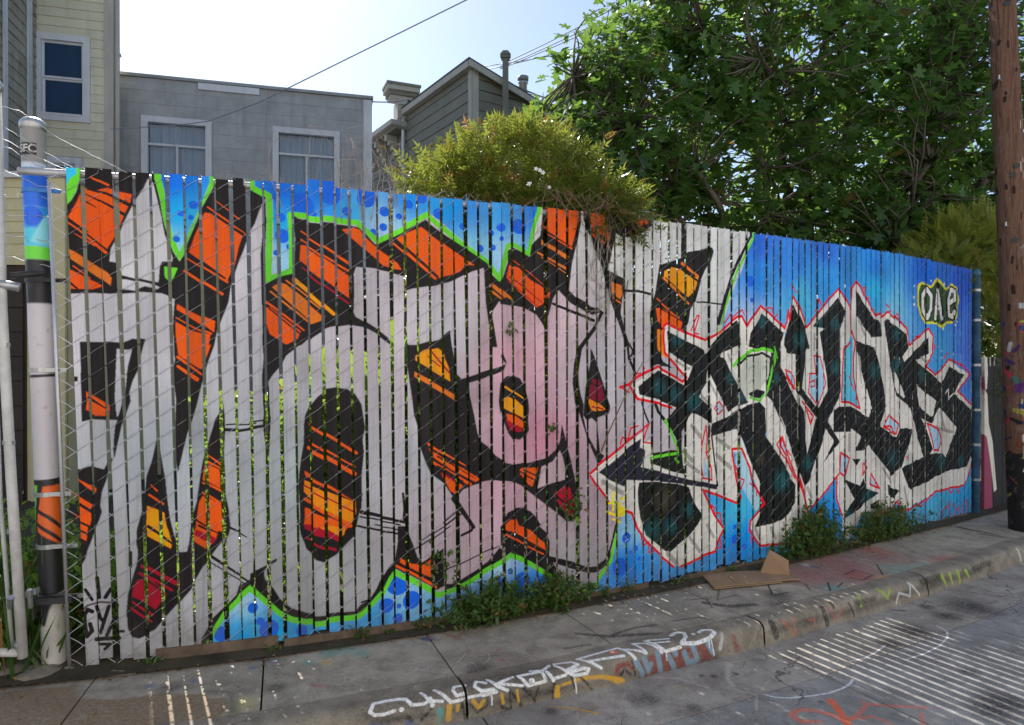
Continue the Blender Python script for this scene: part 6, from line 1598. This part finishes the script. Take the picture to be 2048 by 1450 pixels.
tag(hv.build('hanging_vine',simple('pale_vine',(.36,.32,.28),.8,.3,20),js),kind='stuff')
fl=MB()
for px,py in ((1072,338),(1086,346),(1080,341),(1058,368),(1098,375)):
    c=at(px,py,4.42)
    for k in range(5):
        a=k*1.2566; d=Vector((math.cos(a),-.3,math.sin(a))); n_=Vector((0,-1,0)).cross(d)*.008; fl.face([c,c+d*.009+n_*.7,c+d*.016,c+d*.009-n_*.7])
fl.build('flower',simple('white_petal',(.75,.73,.72),.6,.1,20),js)
# ---- garden plants right behind the slats
def garden(name,s0,s1,d0,d1,h,k,size,label,lo,hi,tpl=OVA,mat='gard',br=.02,z0=.05,group='garden plants behind the slats'):
    c=fpos0((s0+s1)/2,-(d0+d1)/2); o=empty(name,(c[0],c[1],0),label=label,cat='plant',group=group)
    s=RNG.uniform(s0,s1,k); d=RNG.uniform(d0,d1,k); z=z0+(h-z0)*RNG.uniform(0,1,k)**.8; p=np.array([(*fpos0(a,-b),c_) for a,b,c_ in zip(s,d,z)])
    foliage('foliage',scatter(tpl,p,RNG.normal(0,1 if tpl is OVA else .3,(k,3))+np.array([0,0,.25 if tpl is OVA else .9]),np.array([-.35,.6,.7])+RNG.normal(0,.55,(k,3)),RNG.uniform(*size,k),tints(k,lo,hi,br)),M[mat],o)
    mb=MB()
    for q in range(14): a=fpos0(RNG.uniform(s0,s1),-RNG.uniform(d0,d1)); limb(mb,(a[0],a[1],0),(a[0]+RNG.normal(0,.06),a[1]+RNG.normal(0,.06),h*RNG.uniform(.7,1)),.005,.002,.3,4,4)
    tag(mb.build('stems',M['stem'],o),kind='stuff'); return o
garden('garden_plant',-.75,.0,.25,.9,.75,700,(.03,.06),'bright weedy growth beside the gate post, behind the tension bar',.2,1)
garden('garden_plant',.0,.6,.1,.6,.60,1000,(.03,.06),'low leafy plant behind the slats nearest the gate post',.2,1)
garden('garden_plant',.60,1.15,.12,.6,1.35,2600,(.03,.07),'low leafy plant behind the narrow forked black letter',.3,1)
garden('garden_plant',1.05,2.2,.14,.6,1.45,2600,(.035,.07),'leafy plant at the foot of the fence behind the black oval',.3,1)
garden('lily_clump',1.15,1.85,.5,.9,1.3,380,(.28,.5),'tall strap-leaved plant glowing green behind the black oval',.4,1,STRAP)
garden('lily_clump',1.8,2.45,.5,.9,1.5,380,(.28,.5),'tall strap-leaved plant glowing green right of the black oval',.3,.9,STRAP)
garden('garden_plant',2.1,3.45,.14,.6,1.5,3000,(.04,.08),'leafy plant behind the pink letter near the fence foot',.0,.6,mat='weed')
garden('garden_plant',3.4,5.6,.12,.45,.86,6500,(.04,.08),'dark low growth behind the black letters',.0,.5,mat='weed')
garden('garden_plant',5.6,7.6,.2,.8,2.1,1700,(.05,.1),'dark tall growth behind the far right slats',.0,.5,mat='weed')
# dark ivy hedge added across the garden so the slat gaps look dark
for s0,s1,h,l in ((1.9,3.6,2.5,'added dark hedge backing the slat gaps behind the yellow tag'),(3.6,5.6,2.7,'added dark hedge backing the slat gaps behind the black letters'),(5.6,8.4,2.7,'added dark hedge backing the slat gaps behind the fence end')):
    c=fpos0((s0+s1)/2,-3.5); o=empty('dark_backing_hedge',(c[0],c[1],0),label=l,cat='hedge',group='hedges added to darken the slat gaps'); k=int(1100*(s1-s0)); p=np.array([(*fpos0(RNG.uniform(s0,s1),-RNG.uniform(3.2,3.9)),RNG.uniform(.02,h)) for _ in range(k)])
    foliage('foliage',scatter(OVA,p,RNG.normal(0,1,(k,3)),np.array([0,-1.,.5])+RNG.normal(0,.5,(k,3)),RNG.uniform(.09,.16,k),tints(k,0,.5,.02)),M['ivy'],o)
    mb=MB(); A_=[fpos0(s0,-3.6),fpos0(s1,-3.6)]; mb.hexa([(*A_[0],0),(*A_[1],0),(A_[1][0],A_[1][1]+.15,0),(A_[0][0],A_[0][1]+.15,0),(*A_[0],h-.25),(*A_[1],h-.25),(A_[1][0],A_[1][1]+.15,h-.25),(A_[0][0],A_[0][1]+.15,h-.25)]); mb.build('backing_board',M['timber'],o)
# grass and flowers by the gate
k=2600; p=np.array([(*fpos0(RNG.uniform(-1.6,-.02),-RNG.uniform(-.05,1.6)),.02) for _ in range(k)]); gr_=empty('grass',(-3,4,0),kind='stuff')
V,Fs,T=scatter((np.array([(-.02,0,0),(.02,0,0),(.012,.6,.03),(0,1,.12)],float),np.array([(0,1,2),(0,2,3)])),p,RNG.normal(0,.35,(k,3))+np.array([0,0,1.]),RNG.normal(0,1,(k,3)),RNG.uniform(.15,.5,k),tints(k,.1,1,.15)); bpy.data.objects.remove(gr_)
go=link('grass',np_mesh('grass',V,Fs,T),M['weed']); tag(go,'tall mixed grass and weeds behind the gate at the left edge','grass',kind='stuff')
# ---- golden conifer by the far end of the fence
cf=empty('golden_shrub',(4.95,7.4,0),label='golden-green feathery shrub behind the far right end of the fence',cat='shrub')
foliage('foliage',[fronds(900,(4.95,7.25,2.62),(.62,.34,.5),(.12,.26),.35,.3,1,.04,.2,FEATH),fronds(500,(4.35,7.0,2.45),(.5,.3,.3),(.1,.2),.3,0,.8,.03,.2,FEATH),fronds(900,(5.1,7.4,1.4),(.6,.4,1.2),(.1,.2),.3,0,.5,.03,.2,FEATH)],M['con'],cf)
mb=MB(); limb(mb,(4.95,7.4,-.05),(4.95,7.3,2.6),.05,.02,.1); mb.build('trunk',M['bark'],cf,True)
# ---- weeds along the foot of the fence, street side
def weed(s,w,d,h,k,size,label,lo=0,hi=1,br=.03,flop=.0):
    c=fpos0(s,d*.5); o=empty('weed_clump',(c[0],c[1],0),label=label,cat='weed',group='weeds along the foot of the fence')
    mb=MB(); P_=[];D_=[]
    nst=max(5,int(k/28))
    for q in range(nst):
        a=RNG.normal(0,.33)*w; b=abs(RNG.normal(.2,.3))*d+.01; p0=Vector((*fpos0(s+a*.6,max(.012,b*.6)),0)); hh=h*RNG.uniform(.45,1)*(1-.55*min(1,(a/w*1.6)**2)); p1=Vector((*fpos0(s+a*1.25+RNG.normal(0,.03),max(.015,b+flop*RNG.random())),max(.03,hh))); pts=limb(mb,p0,p1,.003,.0012,.35,5,4)
        for _ in range(int(k/nst)):
            u=RNG.uniform(.15,1.05)*5; i=min(int(u),4); pp=pts[i].lerp(pts[i+1],u-i); P_.append(tuple(pp+Vector(RNG.normal(0,.012,3)))); D_.append(tuple(Vector(RNG.normal(0,1,3))+Vector((0,0,.2))))
    P_=np.array(P_); P_[:,2]=np.maximum(P_[:,2],.008); D_=np.array(D_); kk=len(P_)
    for i in range(kk):   # keep leaves in front of the slats
        pass
    foliage('foliage',scatter(OVA,P_,D_,np.array([0,-.4,1.])+RNG.normal(0,.5,(kk,3)),RNG.uniform(*size,kk),tints(kk,lo,hi,br)),M['weed'],o); tag(mb.build('stems',M['stem'],o),kind='stuff'); return o
weed(2.2,.5,.19,.27,1700,(.022,.045),'leafy green weeds at the fence foot below the pink letter',.1,1,.05,.06)
weed(2.58,.42,.16,.27,1000,(.022,.045),'leafy weeds reaching up the slats right of the larger clump',.1,1,.08,.05)
weed(5.05,.55,.2,.45,2400,(.022,.045),'dense bushy weed by the cardboard under the black letters',.0,.8,.04,.05)
weed(5.98,.7,.18,.36,1900,(.022,.042),'bushy weed under the black star, nearer the utility pole',.0,.7,.1,.05)
for s,w,h,k,l in ((.44,.1,.05,70,'small green tuft by the split base board near the gate post'),(1.0,.08,.03,40,'tiny moss tuft in the crack before the blue corner'),(1.46,.07,.09,80,'small upright weed on the pavement edge below the oval'),(1.60,.09,.04,60,'yellowish tuft right of the small upright weed'),(1.80,.06,.06,50,'single small weed left of the large weed clump'),(3.05,.12,.09,90,'thin weed by the stones under the yellow tag'),(3.22,.1,.10,80,'thin weed among dry stalks below the arrow tip'),(3.72,.1,.05,60,'small tuft just left of the cardboard'),(4.1,.16,.06,90,'low tuft behind the cardboard sheet')):
    weed(s,w,.05,h,k,(.014,.028),l,.3,1,.05)
# sprigs that grow through between slats
for s,z,r,k,l in ((2.375,1.73,.05,9,'small leaf sprig poking out beside the black line'),(2.655,1.12,.06,14,'small leaf sprig between slats right of the amber oval'),(2.80,.63,.11,60,'leafy sprig growing out over the dark red drop'),(1.93,.36,.12,40,'thin sprig rising in front of the lower grey letter')):
    c=fpos(s,z,.02); o=empty('leaf_sprig',c,label=l,cat='sprig',group='sprigs growing through the slats'); p=np.array([fpos(s+RNG.normal(0,r*.35),z+RNG.normal(0,r*.45),.016+abs(RNG.normal(0,.012))) for _ in range(k)])
    foliage('foliage',scatter(OVA,p,RNG.normal(0,1,(k,3)),np.array([.3,-1,.4])+RNG.normal(0,.4,(k,3)),RNG.uniform(.022,.042,k),tints(k,.1,.9,.1)),M['weed'],o,None)
    mb=MB(); mb.tube([fpos(s,z-r,-.01),fpos(s+.01,z,.014),fpos(s,z+r*.7,.02)],.0015,4); mb.build('stem',M['stem'],o)
# dry stalks and seed fluff above the fence, left of the shrub
ds=empty('dry_stalks',(*fpos0(1.55,-.1),0),label='dry branching stalks sticking up above the fence by the grey house corner',cat='dead plant')
mb=MB()
for k in range(34):
    s=RNG.normal(1.52,.2); b=Vector(fpos(s,2.2,-.06)); t=Vector(fpos(s+RNG.normal(-.02,.09),2.5+RNG.uniform(.06,.34),-.06+RNG.normal(0,.05))); pts=limb(mb,b,t,.0026,.001,.5,6,4)
    for _ in range(3): q=pts[int(RNG.integers(3,7))]; limb(mb,q,q+Vector(RNG.normal(0,.05,3)),.0012,.0006,.5,3,3)
for k in range(90):
    s=RNG.uniform(.75,2.3); b=Vector(fpos(s,2.49,-.02)); limb(mb,b,b+Vector((RNG.normal(0,.05),RNG.normal(0,.02),RNG.uniform(.0,.06))),.0012,.0006,.6,3,3)
tag(mb.build('stalks',simple('dry_stalk',(.34,.29,.26),.85,.3,20),ds),kind='stuff')

# dead leaves, twigs and grit caught along the foot of the fence
k=900; ss=RNG.uniform(-.3,7.7,k); tt_=np.abs(RNG.normal(0,.055,k))+.012; far=RNG.random(k)<.10; tt_[far]=RNG.uniform(.05,.6,far.sum()); p=np.array([(*fpos0(a,b),.003+.012*RNG.random()*(b<.1)) for a,b in zip(ss,tt_)])
V,Fs,T=scatter(OVA,p,RNG.normal(0,1,(k,3))*np.array([1,1,.25]),np.array([0,0,1.])+RNG.normal(0,.35,(k,3)),RNG.uniform(.010,.034,k)*np.where(far,.6,1),tints(k,0,.4,.85)); V[:,2]=np.maximum(V[:,2],.003)
tag(link('leaf_litter',np_mesh('leaf_litter',V,Fs,T),leaf_mat('dead_leaf',(.06,.045,.02),(.12,.09,.04),(.1,.07,.03),.1,.7,.2)),'dead leaves and grit caught along the foot of the fence','leaf litter',kind='stuff')
# ================================================================ street furniture and small things
# ---- utility pole with old posters and tags
R0=.135; PB=Vector((4.70,6.16,-.05)); PT=Vector((4.38,6.10,5.6))
ops=[band((112,82,66),0,6000)]
rr=np.random.default_rng(5)
for k in range(130): x=rr.uniform(-420,420); z=rr.uniform(1300,6000); l=rr.uniform(60,500); ops.append(('S',tuple(int(v) for v in np.array((62,38,26))*rr.uniform(.6,1.9)),rr.uniform(2,8),[(x,z),(x+rr.normal(0,8),z+l)]))
for k in range(110): x=rr.uniform(-420,420); z=rr.uniform(1700,5600); ops.append(('S',(40,26,20),rr.uniform(10,34),[(x,z),(x+rr.normal(0,6),z+rr.uniform(10,60))]))
for k in range(60): x=rr.uniform(0,420); z=rr.uniform(2200,4200); ops.append(('S',(190,180,170),rr.uniform(4,12),[(x,z),(x+rr.normal(0,6),z+rr.uniform(20,90))]))
ops.append(band((30,28,30),0,760))
for k in range(230): c=[(60,40,90),(180,60,80),(40,60,110),(160,150,60),(190,185,180),(30,30,34),(120,60,40),(50,110,110)][k%8]; x=rr.uniform(-420,420); z=rr.uniform(300,1950)**1; ops.append(('S',c if z>760 or k%4 else (40,36,38),rr.uniform(8,46) if z>760 else rr.uniform(6,24),[(x,z),(x+rr.uniform(-90,90),z+rr.uniform(-60,60))]))
ops+=[('P',(196,70,90),[(-30,1300),(60,1300),(60,1750),(-30,1750)]),('P',(90,40,110),[(-120,1380),(0,1420),(40,1330),(-120,1300)]),('S',(206,180,60),30,[(20,1990),(60,1960),(70,1900),(30,1880),(70,1820),(40,1760)]),('S',(206,180,60),26,[(60,1960),(110,1980),(120,1900)]),('P',(180,176,170),[(-60,1060),(140,1080),(140,1130),(-60,1110)]),('P',(170,175,180),[(-60,2060),(-5,2060),(-5,2110),(-60,2110)]),('S',(150,140,130),16,[(-20,2600),(40,2640),(80,2560),(60,2480)]),('S',(150,140,130),12,[(0,2480),(30,2380),(90,2350)])]
def vtext(strokes,x,z,s,c,w):
    for st_ in strokes: ops.append(('S',c,w,[(x+a*s,z+b*s) for a,b in st_]))
Gs=[[(1,.8),(.6,1),(.1,.7),(.1,.2),(.5,0),(.9,.2),(.9,.45),(.6,.45)]];Rs=[[(.1,0),(.15,1),(.8,.9),(.8,.55),(.2,.5),(.9,0)]];As=[[(0,0),(.45,1),(.9,0)],[(.2,.4),(.7,.4)]];Ps=[[(.1,0),(.15,1),(.8,.9),(.8,.5),(.2,.45)]];Es=[[(.9,.9),(.2,1),(.15,.5),(.7,.5)],[(.15,.5),(.1,0),(.9,.1)]];Ss=[[(.9,.85),(.5,1),(.15,.75),(.8,.4),(.75,.1),(.3,0),(.05,.15)]]
for k,g_ in enumerate((Gs,Rs,As,Ps,Es,Ss)): vtext(g_,-85,850-k*125,105,(206,204,200),13)
vtext(Ss,25,700,170,(206,204,200),16); vtext(Rs,30,440,150,(206,204,200),16); vtext(Gs,30,250,140,(200,180,60),16)
CPOLE=Canvas(-430,430,0,5700,5.0); CPOLE.a[...,3]=1
for o in ops:
    c=lin(o[1])
    if o[0]=='P': CPOLE.poly(np.array(o[2],float),c)
    else: CPOLE.stroke(np.array(o[3],float),o[2],o[2],c)
IM_POLE=to_image('pole_paint',CPOLE.a,1.5); UVPO=uvmap(CPOLE)
m=NT('pole_wood'); q=imgnode(m,IM_POLE,'EXTEND'); p=m.geo(); gr=m.noise(m.scale(p,(30,30,1.0)),2,6,.7); fine=m.noise(m.scale(p,(95,95,1.6)),2,5,.7); col=m.mix(m.ramp(gr,(.50,0.),(.68,.8)),q.outputs['Color'],(.03,.02,.015)); col=m.mix(m.ramp(fine,(.57,0.),(.63,.6)),col,(.03,.02,.015)); col=m.mix(m.ramp(m.noise(p,6,6,.8),(.56,0.),(.66,.5)),col,(.30,.24,.20)); m.bump(m.math('ADD',gr,fine),1.0,.02); M['pole']=m.fin(col,.8,0,.3)
up=empty('utility_pole',tuple(PB),label='weathered brown wooden utility pole at the right edge, its foot covered in tags',cat='pole')
painted_tube('pole_shaft',PB,PT,(R0,.098),up,M['pole'],UVPO,28,40)
for z,a in ((4.72,-.35),(3.2,-.45),(3.28,-.2),(2.62,-.5)):
    c=PB.lerp(PT,(z-PB.z)/(PT.z-PB.z)); r=R0+(.098-R0)*(z/5.6); mb=MB(); d=Vector((math.sin(a),-math.cos(a),0)); b=c+d*(r-.01); mb.tube([b,b+d*.016],.026,8); mb.build('knot',M['blackpaint'],up)
for z,a in ((4.05,-.9),(2.75,-.9)):
    c=PB.lerp(PT,(z-PB.z)/(PT.z-PB.z)); d=Vector((math.sin(a),-math.cos(a),0)); b=c+d*.1; mb=MB(); mb.tube([b,b+d*.08,b+d*.08+Vector((0,0,.03))],.008,6); mb.build('step_bolt',M['galv'],up)
# ---- painted low wall beyond the fence
WQ=Wall(pt(7.9),(pt(9.8)[0]-pt(7.9)[0],pt(9.8)[1]-pt(7.9)[1])); pw=empty('painted_wall',tuple(WQ.o),label='pink, white and black painted board wall between the fence end and the utility pole',cat='wall')
cvw=Canvas(0,2000,0,2000,5.0); cvw.a[...,:3]=lin((140,58,86)); cvw.a[...,3]=1
for c,pl in (((30,28,30),[(110,2000),(60,1800),(100,1500),(80,1200),(150,1000),(170,700),(210,400),(240,0),(2000,0),(2000,2000)]),((206,200,190),[(40,1700),(120,1900),(400,1960),(400,1900),(150,1830),(110,1700),(130,1400),(110,1250),(80,1250),(60,1400)]),((206,200,190),[(60,1250),(120,1200),(150,900),(240,700),(330,200),(270,180),(190,500),(110,760),(40,800)])): cvw.poly(np.array(pl,float),lin(c))
for pl in ([(180,1500),(180,1750),(260,1780),(260,1640),(190,1620)],[(270,1500),(290,1620)]): cvw.stroke(np.array(pl,float),28,28,lin((170,168,160)))
IM_W=to_image('wall_paint',cvw.a,1.3); uvw=uvmap(cvw); M['pinkwall']=painted_metal('painted_boards',IM_W,.7)
for k in range(9):
    a0,a1=.06+k*.2,.06+k*.2+.192; mb=rbox(WQ,a0,a1,.02,1.58+.008*math.sin(k*3),-.03,.0); o=mb.build('board',M['pinkwall'],pw); set_uv(o.data,lambda c:uvw((Vector((c.x,c.y,0))).dot(WQ.d),c.z))
# ---- overhead cables
def cable(name,pts,r,label,group=None,sag=0.0,mat='cable'):
    P_=[Vector(p) for p in pts]; out=[]
    for a,b in zip(P_[:-1],P_[1:]):
        for i in range(12): u=i/12; out.append(a.lerp(b,u)+Vector((0,0,-sag*4*u*(1-u))))
    out.append(P_[-1]); mb=MB(); mb.tube(out,r,5); o=mb.build(name,M[mat],None,True); return tag(o,label,'cable',group)
M['cable']=simple('grey_cable',(.26,.29,.34),.6,.2,5)
cable('overhead_cable',[at(980,-22,9.5),at(520,205,10.6),at(418,243,10.8),at(345,252,10.75),at(222,258,10.3)],.009,'single service cable running down across the sky to the grey house')
for k,(p0,p1) in enumerate(((at(1000,131,14.6),at(1330,-40,11)),(at(1000,136,14.6),at(1345,-30,11)),(at(1000,139,14.6),at(1380,-34,11.2)),(at(975,140,14.8),at(1420,20,11.5)),(at(960,135,15),at(1440,45,11.5)))):
    cable('overhead_cable',[p0,p1],.010,['topmost cable of the bundle rising behind the fig tree','second cable from the top of the bundle rising behind the fig tree','middle cable of the bundle rising behind the fig tree','second lowest cable of the bundle rising behind the fig tree','lowest cable of the bundle rising behind the fig tree'][k],'cables rising behind the fig tree',.05)
cable('overhead_cable',[at(744,204,12.2),at(815,199,15.5)],.012,'short cable between the grey house corner and the cornice bracket',None,.03)
# ---- wires strung from the gate to the fence top
for k,(p,lab) in enumerate((([(-30,205),(40,222),(120,278),(200,318),(255,346)],'topmost loose wire from the gate to the fence top'),([(-30,262),(20,285),(110,332),(190,352)],'second loose wire below the post cap'),([(-30,282),(25,300),(100,345),(165,360)],'third loose wire crossing the lettered sticker'),([(10,255),(55,282),(120,322),(170,348)],'short sagging wire above the sticker'),([(-30,320),(20,345),(80,372),(130,382)],'lowest slanting wire at the blue band'),([(-30,392),(30,394),(60,392),(104,398)],'barbed wire level with the blue band'),([(-30,430),(40,432),(104,433)],'barbed wire at the round blue dot'),([(-30,468),(50,475),(104,485)],'wire at the green band'),([(-30,512),(30,516),(104,535)],'wire at the black band'))):
    q=3.30 if k<5 else 3.34; mb=MB(); pts=[at(x,y,q+.02*i) for i,(x,y) in enumerate(p)]; fine=[]
    for a,b in zip(pts[:-1],pts[1:]): fine+=[a.lerp(b,u/5)+Vector((0,0,.004*math.sin(3*u+k))) for u in range(5)]
    mb.tube(fine+[pts[-1]],.0018,5)
    if 4<k<7:
        for c in fine[3::4]:
            for a in (0,2.1,4.2): mb.tube([c,c+Vector((.02*math.cos(a),-.008,.02*math.sin(a)))],.0014,4)
    o=mb.build('strung_wire',M['galv'],None,True); tag(o,lab,'wire','loose wires strung at the gate post')
# ---- chain-link gate at the left edge
gt=empty('gate',(-2.75,3.32,0),label='white pipe chain-link gate leaf cut off by the left edge',cat='gate')
def pipe(name,pts,r,mt='whitepaint'): mb=MB(); mb.tube(pts,r,10); return mb.build(name,M[mt],gt,True)
pipe('frame_pipe',[at(2,180,3.22)+Vector((-.02,0,0)),at(4,620,3.22),at(22,960,3.22),at(44,1316,3.22)],.023)
pipe('frame_pipe',[at(-160,1305,3.2),at(40,1306,3.22)],.021); pipe('frame_pipe',[at(-160,345,3.2),at(4,342,3.22)],.019)
pipe('gate_upright',[at(-10,700,3.26),at(0,1000,3.26),at(24,1310,3.26)],.010)
mb=MB(); mb.lathe(tuple(at(2,178,3.22)+Vector((-.02,0,0))),[(.024,-.02),(.03,0),(.03,.02),(.015,.04),(0,.044)],12); mb.build('cap',M['galv'],gt,True)
for z in (690,885,1062,1287): c=at(4+max(0,(z-620)*.05),z,3.22); mb=MB(); mb.lathe(tuple(c),[(.0235,-.01),(.026,-.01),(.026,.01),(.0235,.01)],12); mb.build('tie_band',M['galv'],gt)
for (a,b) in ((at(-10,566,3.2),at(40,575,3.24)),(at(22,552,3.22),at(88,545,3.3))): mb=MB(); mb.tube([a,b],.022 if a.z>1.9 and b.x<-2.35 else .016,10); mb.build('hinge',M['galv'] if b.x<-2.35 else M['blackpaint'],gt,True)
c=at(14,1208,3.22); mb=MB(); mb.box(c,at(70,1190,3.27)-c,Vector((0,.03,0)),Vector((0,0,.03))); mb.tube([at(58,1180,3.22),at(60,1215,3.25)],.012,6); mb.tube([at(20,1195,3.19),at(20,1215,3.25)],.014,6); mb.build('latch',M['galv'],gt)
mb=MB(); c=at(62,1212,3.27); mb.box(c,Vector((.16,.05,-.005)),Vector((0,.04,0)),Vector((0,0,.03))); mb.tube([at(64,1215,3.28),at(65,1240,3.28)],.009,6); mb.build('latch_plate',M['blackpaint'],gt)
mb=MB()
for i in range(-3,1):
    for k in range(0,8):
        z=.08+k*.107; x0=-2.54+.075*i
        for sg in (1,-1): mb.tube([(x0,3.25,z),(x0+.0375,3.25,z+sg*.0535)],.0019,4); mb.tube([(x0+.0375,3.25,z+sg*.0535),(x0+.075,3.25,z)],.0019,4)
tag(mb.build('wire_mesh',M['galv'],gt),kind='stuff')
# ---- flattened cardboard box on the pavement
M['card']=simple('cardboard',(.34,.22,.13),.85,.18,5,bump=.1,bsc=25)
def ground_pt(px,py,z=0.0): Y=1350*(1.55-z)/(py-720); return Vector(((px-1024)/1350*Y,Y,z))
cb=empty('cardboard_box',tuple(ground_pt(1490,1150)),label='flattened brown cardboard box with one flap standing up on the pavement',cat='cardboard')
q=[ground_pt(1400,1147,.02),ground_pt(1428,1176,.02),ground_pt(1562,1163,.02),ground_pt(1543,1142,.02)]
for k in range(2):
    mb=MB(); d=Vector((0,0,.006)); off=Vector((.006*k,-.006*k,-.009*(k))); b=[v+off for v in (q[0],q[1],q[2],q[3])]; mb.hexa([v for v in b]+[v+d for v in b]); mb.build('panel',M['card'],cb)
mb=MB(); b=[ground_pt(1543,1142,.02),ground_pt(1562,1163,.02),ground_pt(1600,1160,.02),ground_pt(1578,1142,.02)]; mb.hexa(b+[v+Vector((0,0,.006)) for v in b]); mb.build('flap',M['card'],cb)
mb=MB(); a=ground_pt(1520,1146,.026); b_=ground_pt(1578,1150,.026); t1=a.lerp(b_,.45)+Vector((-.01,.04,.16)); t2=b_+Vector((.015,.05,.09)); n_=Vector((.002,-.006,0)); mb.hexa([a,b_,b_+n_,a+n_,t1,t2,t2+n_,t1+n_]); mb.build('flap',M['card'],cb)
mb=MB(); u=(q[1]-q[0]); v=(q[3]-q[0]); mb.box(q[0]+v*.32+Vector((0,0,.0062)),u,v*.006,Vector((0,0,.0012))); mb.build('crease',M['card'],cb)
# ---- scrap of blue cloth
c=ground_pt(1708,1086); mb=MB(); n=9; V=[];Fq=[]
for i in range(n):
    for j in range(n): V.append((c.x+(i/8-.5)*.22,c.y+(j/8-.5)*.1,.006+.045*max(0,1-((i-4)**2+(j-5)**2)/14)+.008*math.sin(i*2.3+j*1.7)))
for i in range(n-1):
    for j in range(n-1): a=i*n+j; Fq.append((a,a+n,a+n+1,a+1))
sc_=link('cloth_scrap',np_mesh('cloth_scrap',V,Fq),simple('blue_cloth',(.10,.30,.58),.8,.25,14),smooth=True); tag(sc_,'crumpled scrap of blue cloth between the two bushy weeds','cloth')
# ---- stones and rubble at the foot of the fence
M['stone']=simple('old_stone',(.22,.195,.165),.9,.45,9,bump=.6,bsc=30)
def rock(px,py,sz,label,Yo=0.0,seed=0):
    g_=np.random.default_rng(seed); c=ground_pt(px,py); V=[];Fq=[]; nu,nv=12,7
    ph=g_.uniform(0,6,6)
    for j in range(nv):
        t=math.pi*j/(nv-1)
        for i in range(nu):
            a=2*math.pi*i/nu; r=1+.18*math.sin(2*a+ph[0])*math.sin(t)+.12*math.sin(3*a+ph[1]+2*t)+.10*math.cos(3*t+ph[2]+a); V.append((c.x+sz[0]*r*math.sin(t)*math.cos(a),c.y+Yo+sz[1]*r*math.sin(t)*math.sin(a),max(-.01,sz[2]*.45+sz[2]*r*math.cos(t))))
    for j in range(nv-1):
        for i in range(nu): Fq.append((j*nu+i,(j+1)*nu+i,(j+1)*nu+(i+1)%nu,j*nu+(i+1)%nu))
    o=link('stone',np_mesh('stone',V,Fq),M['stone'],smooth=True); tag(o,label,'stone','stones at the foot of the fence')
rock(1196,1196,(.05,.03,.025),'small dark stone below the green tip of the letter',0,1); rock(1385,1152,(.09,.04,.035),'long paint-stained stone left of the cardboard',0,2); rock(1335,1163,(.06,.03,.02),'flat rubble piece left of the long stone',0,3)
rock(25,1345,(.16,.09,.035),'broken concrete lump at the far left edge',0,4); rock(75,1352,(.12,.08,.03),'rounded concrete footing left of the gate post',0,5); rock(140,1348,(.05,.04,.025),'small rubble right of the gate post foot',0,6); rock(225,1349,(.13,.025,.016),'broken strip of concrete under the first slats',0,7); rock(1250,1181,(.04,.025,.018),'pebble between thin weeds under the blue dots',0,8)
tb_=MB(); 
for a,b in (((1200,1200),(1235,1212)),((1233,1194),(1250,1213)),((1130,1210),(1178,1198)),((1252,1196),(1268,1210))):
    tb_=MB(); A_,B2=ground_pt(*a),ground_pt(*b); limb(tb_,A_+Vector((0,0,.006)),B2+Vector((0,0,.008)),.004,.002,.3,4,5); o=tb_.build('fallen_twig',M['twig']); tag(o,{1200:'brown twig lying on the pavement below the green tip',1233:'thin dark twig just right of the brown twig',1130:'dry twig at the right edge of the large weed clump',1252:'thin twig on the pavement under the blue dots'}[a[0]],'twig','twigs on the pavement')

# ---- unseen houses added across the street to bounce sunlight onto the fence
for k,(s0,s1,h,c,l) in enumerate(((-9,-1.5,7.5,(.60,.57,.52),'unseen pale stucco house added across the street for bounce light, left'),(-1.45,5.5,8.5,(.68,.66,.62),'unseen off-white stucco house added across the street for bounce light, middle'),(5.55,14,7.2,(.56,.56,.57),'unseen grey stucco house added across the street for bounce light, right'))):
    W_=Wall(fpos0(s1,7.4),(fpos0(s0,7.4)[0]-fpos0(s1,7.4)[0],fpos0(s0,7.4)[1]-fpos0(s1,7.4)[1])); L_=math.hypot(fpos0(s0,7.4)[0]-fpos0(s1,7.4)[0],fpos0(s0,7.4)[1]-fpos0(s1,7.4)[1]); o=empty('bounce_row_house',tuple(W_.o),label=l,cat='house',group='unseen houses added for bounce light')
    rbox(W_,0,L_,-.3,h,-5,0).build('wall',simple('stucco_%d'%k,c,.85,.1,3,bump=.3),o); rbox(W_,-.03,L_+.03,h-.3,h+.05,-5,.25).build('cornice',M['white'],o)
    for q in range(3):
        a=.7+q*(L_-2.2)/2.
        for z in (1.0,4.2): window(W_,o,a,a+1.1,z,z+1.6,fr=.1,kind='hung')
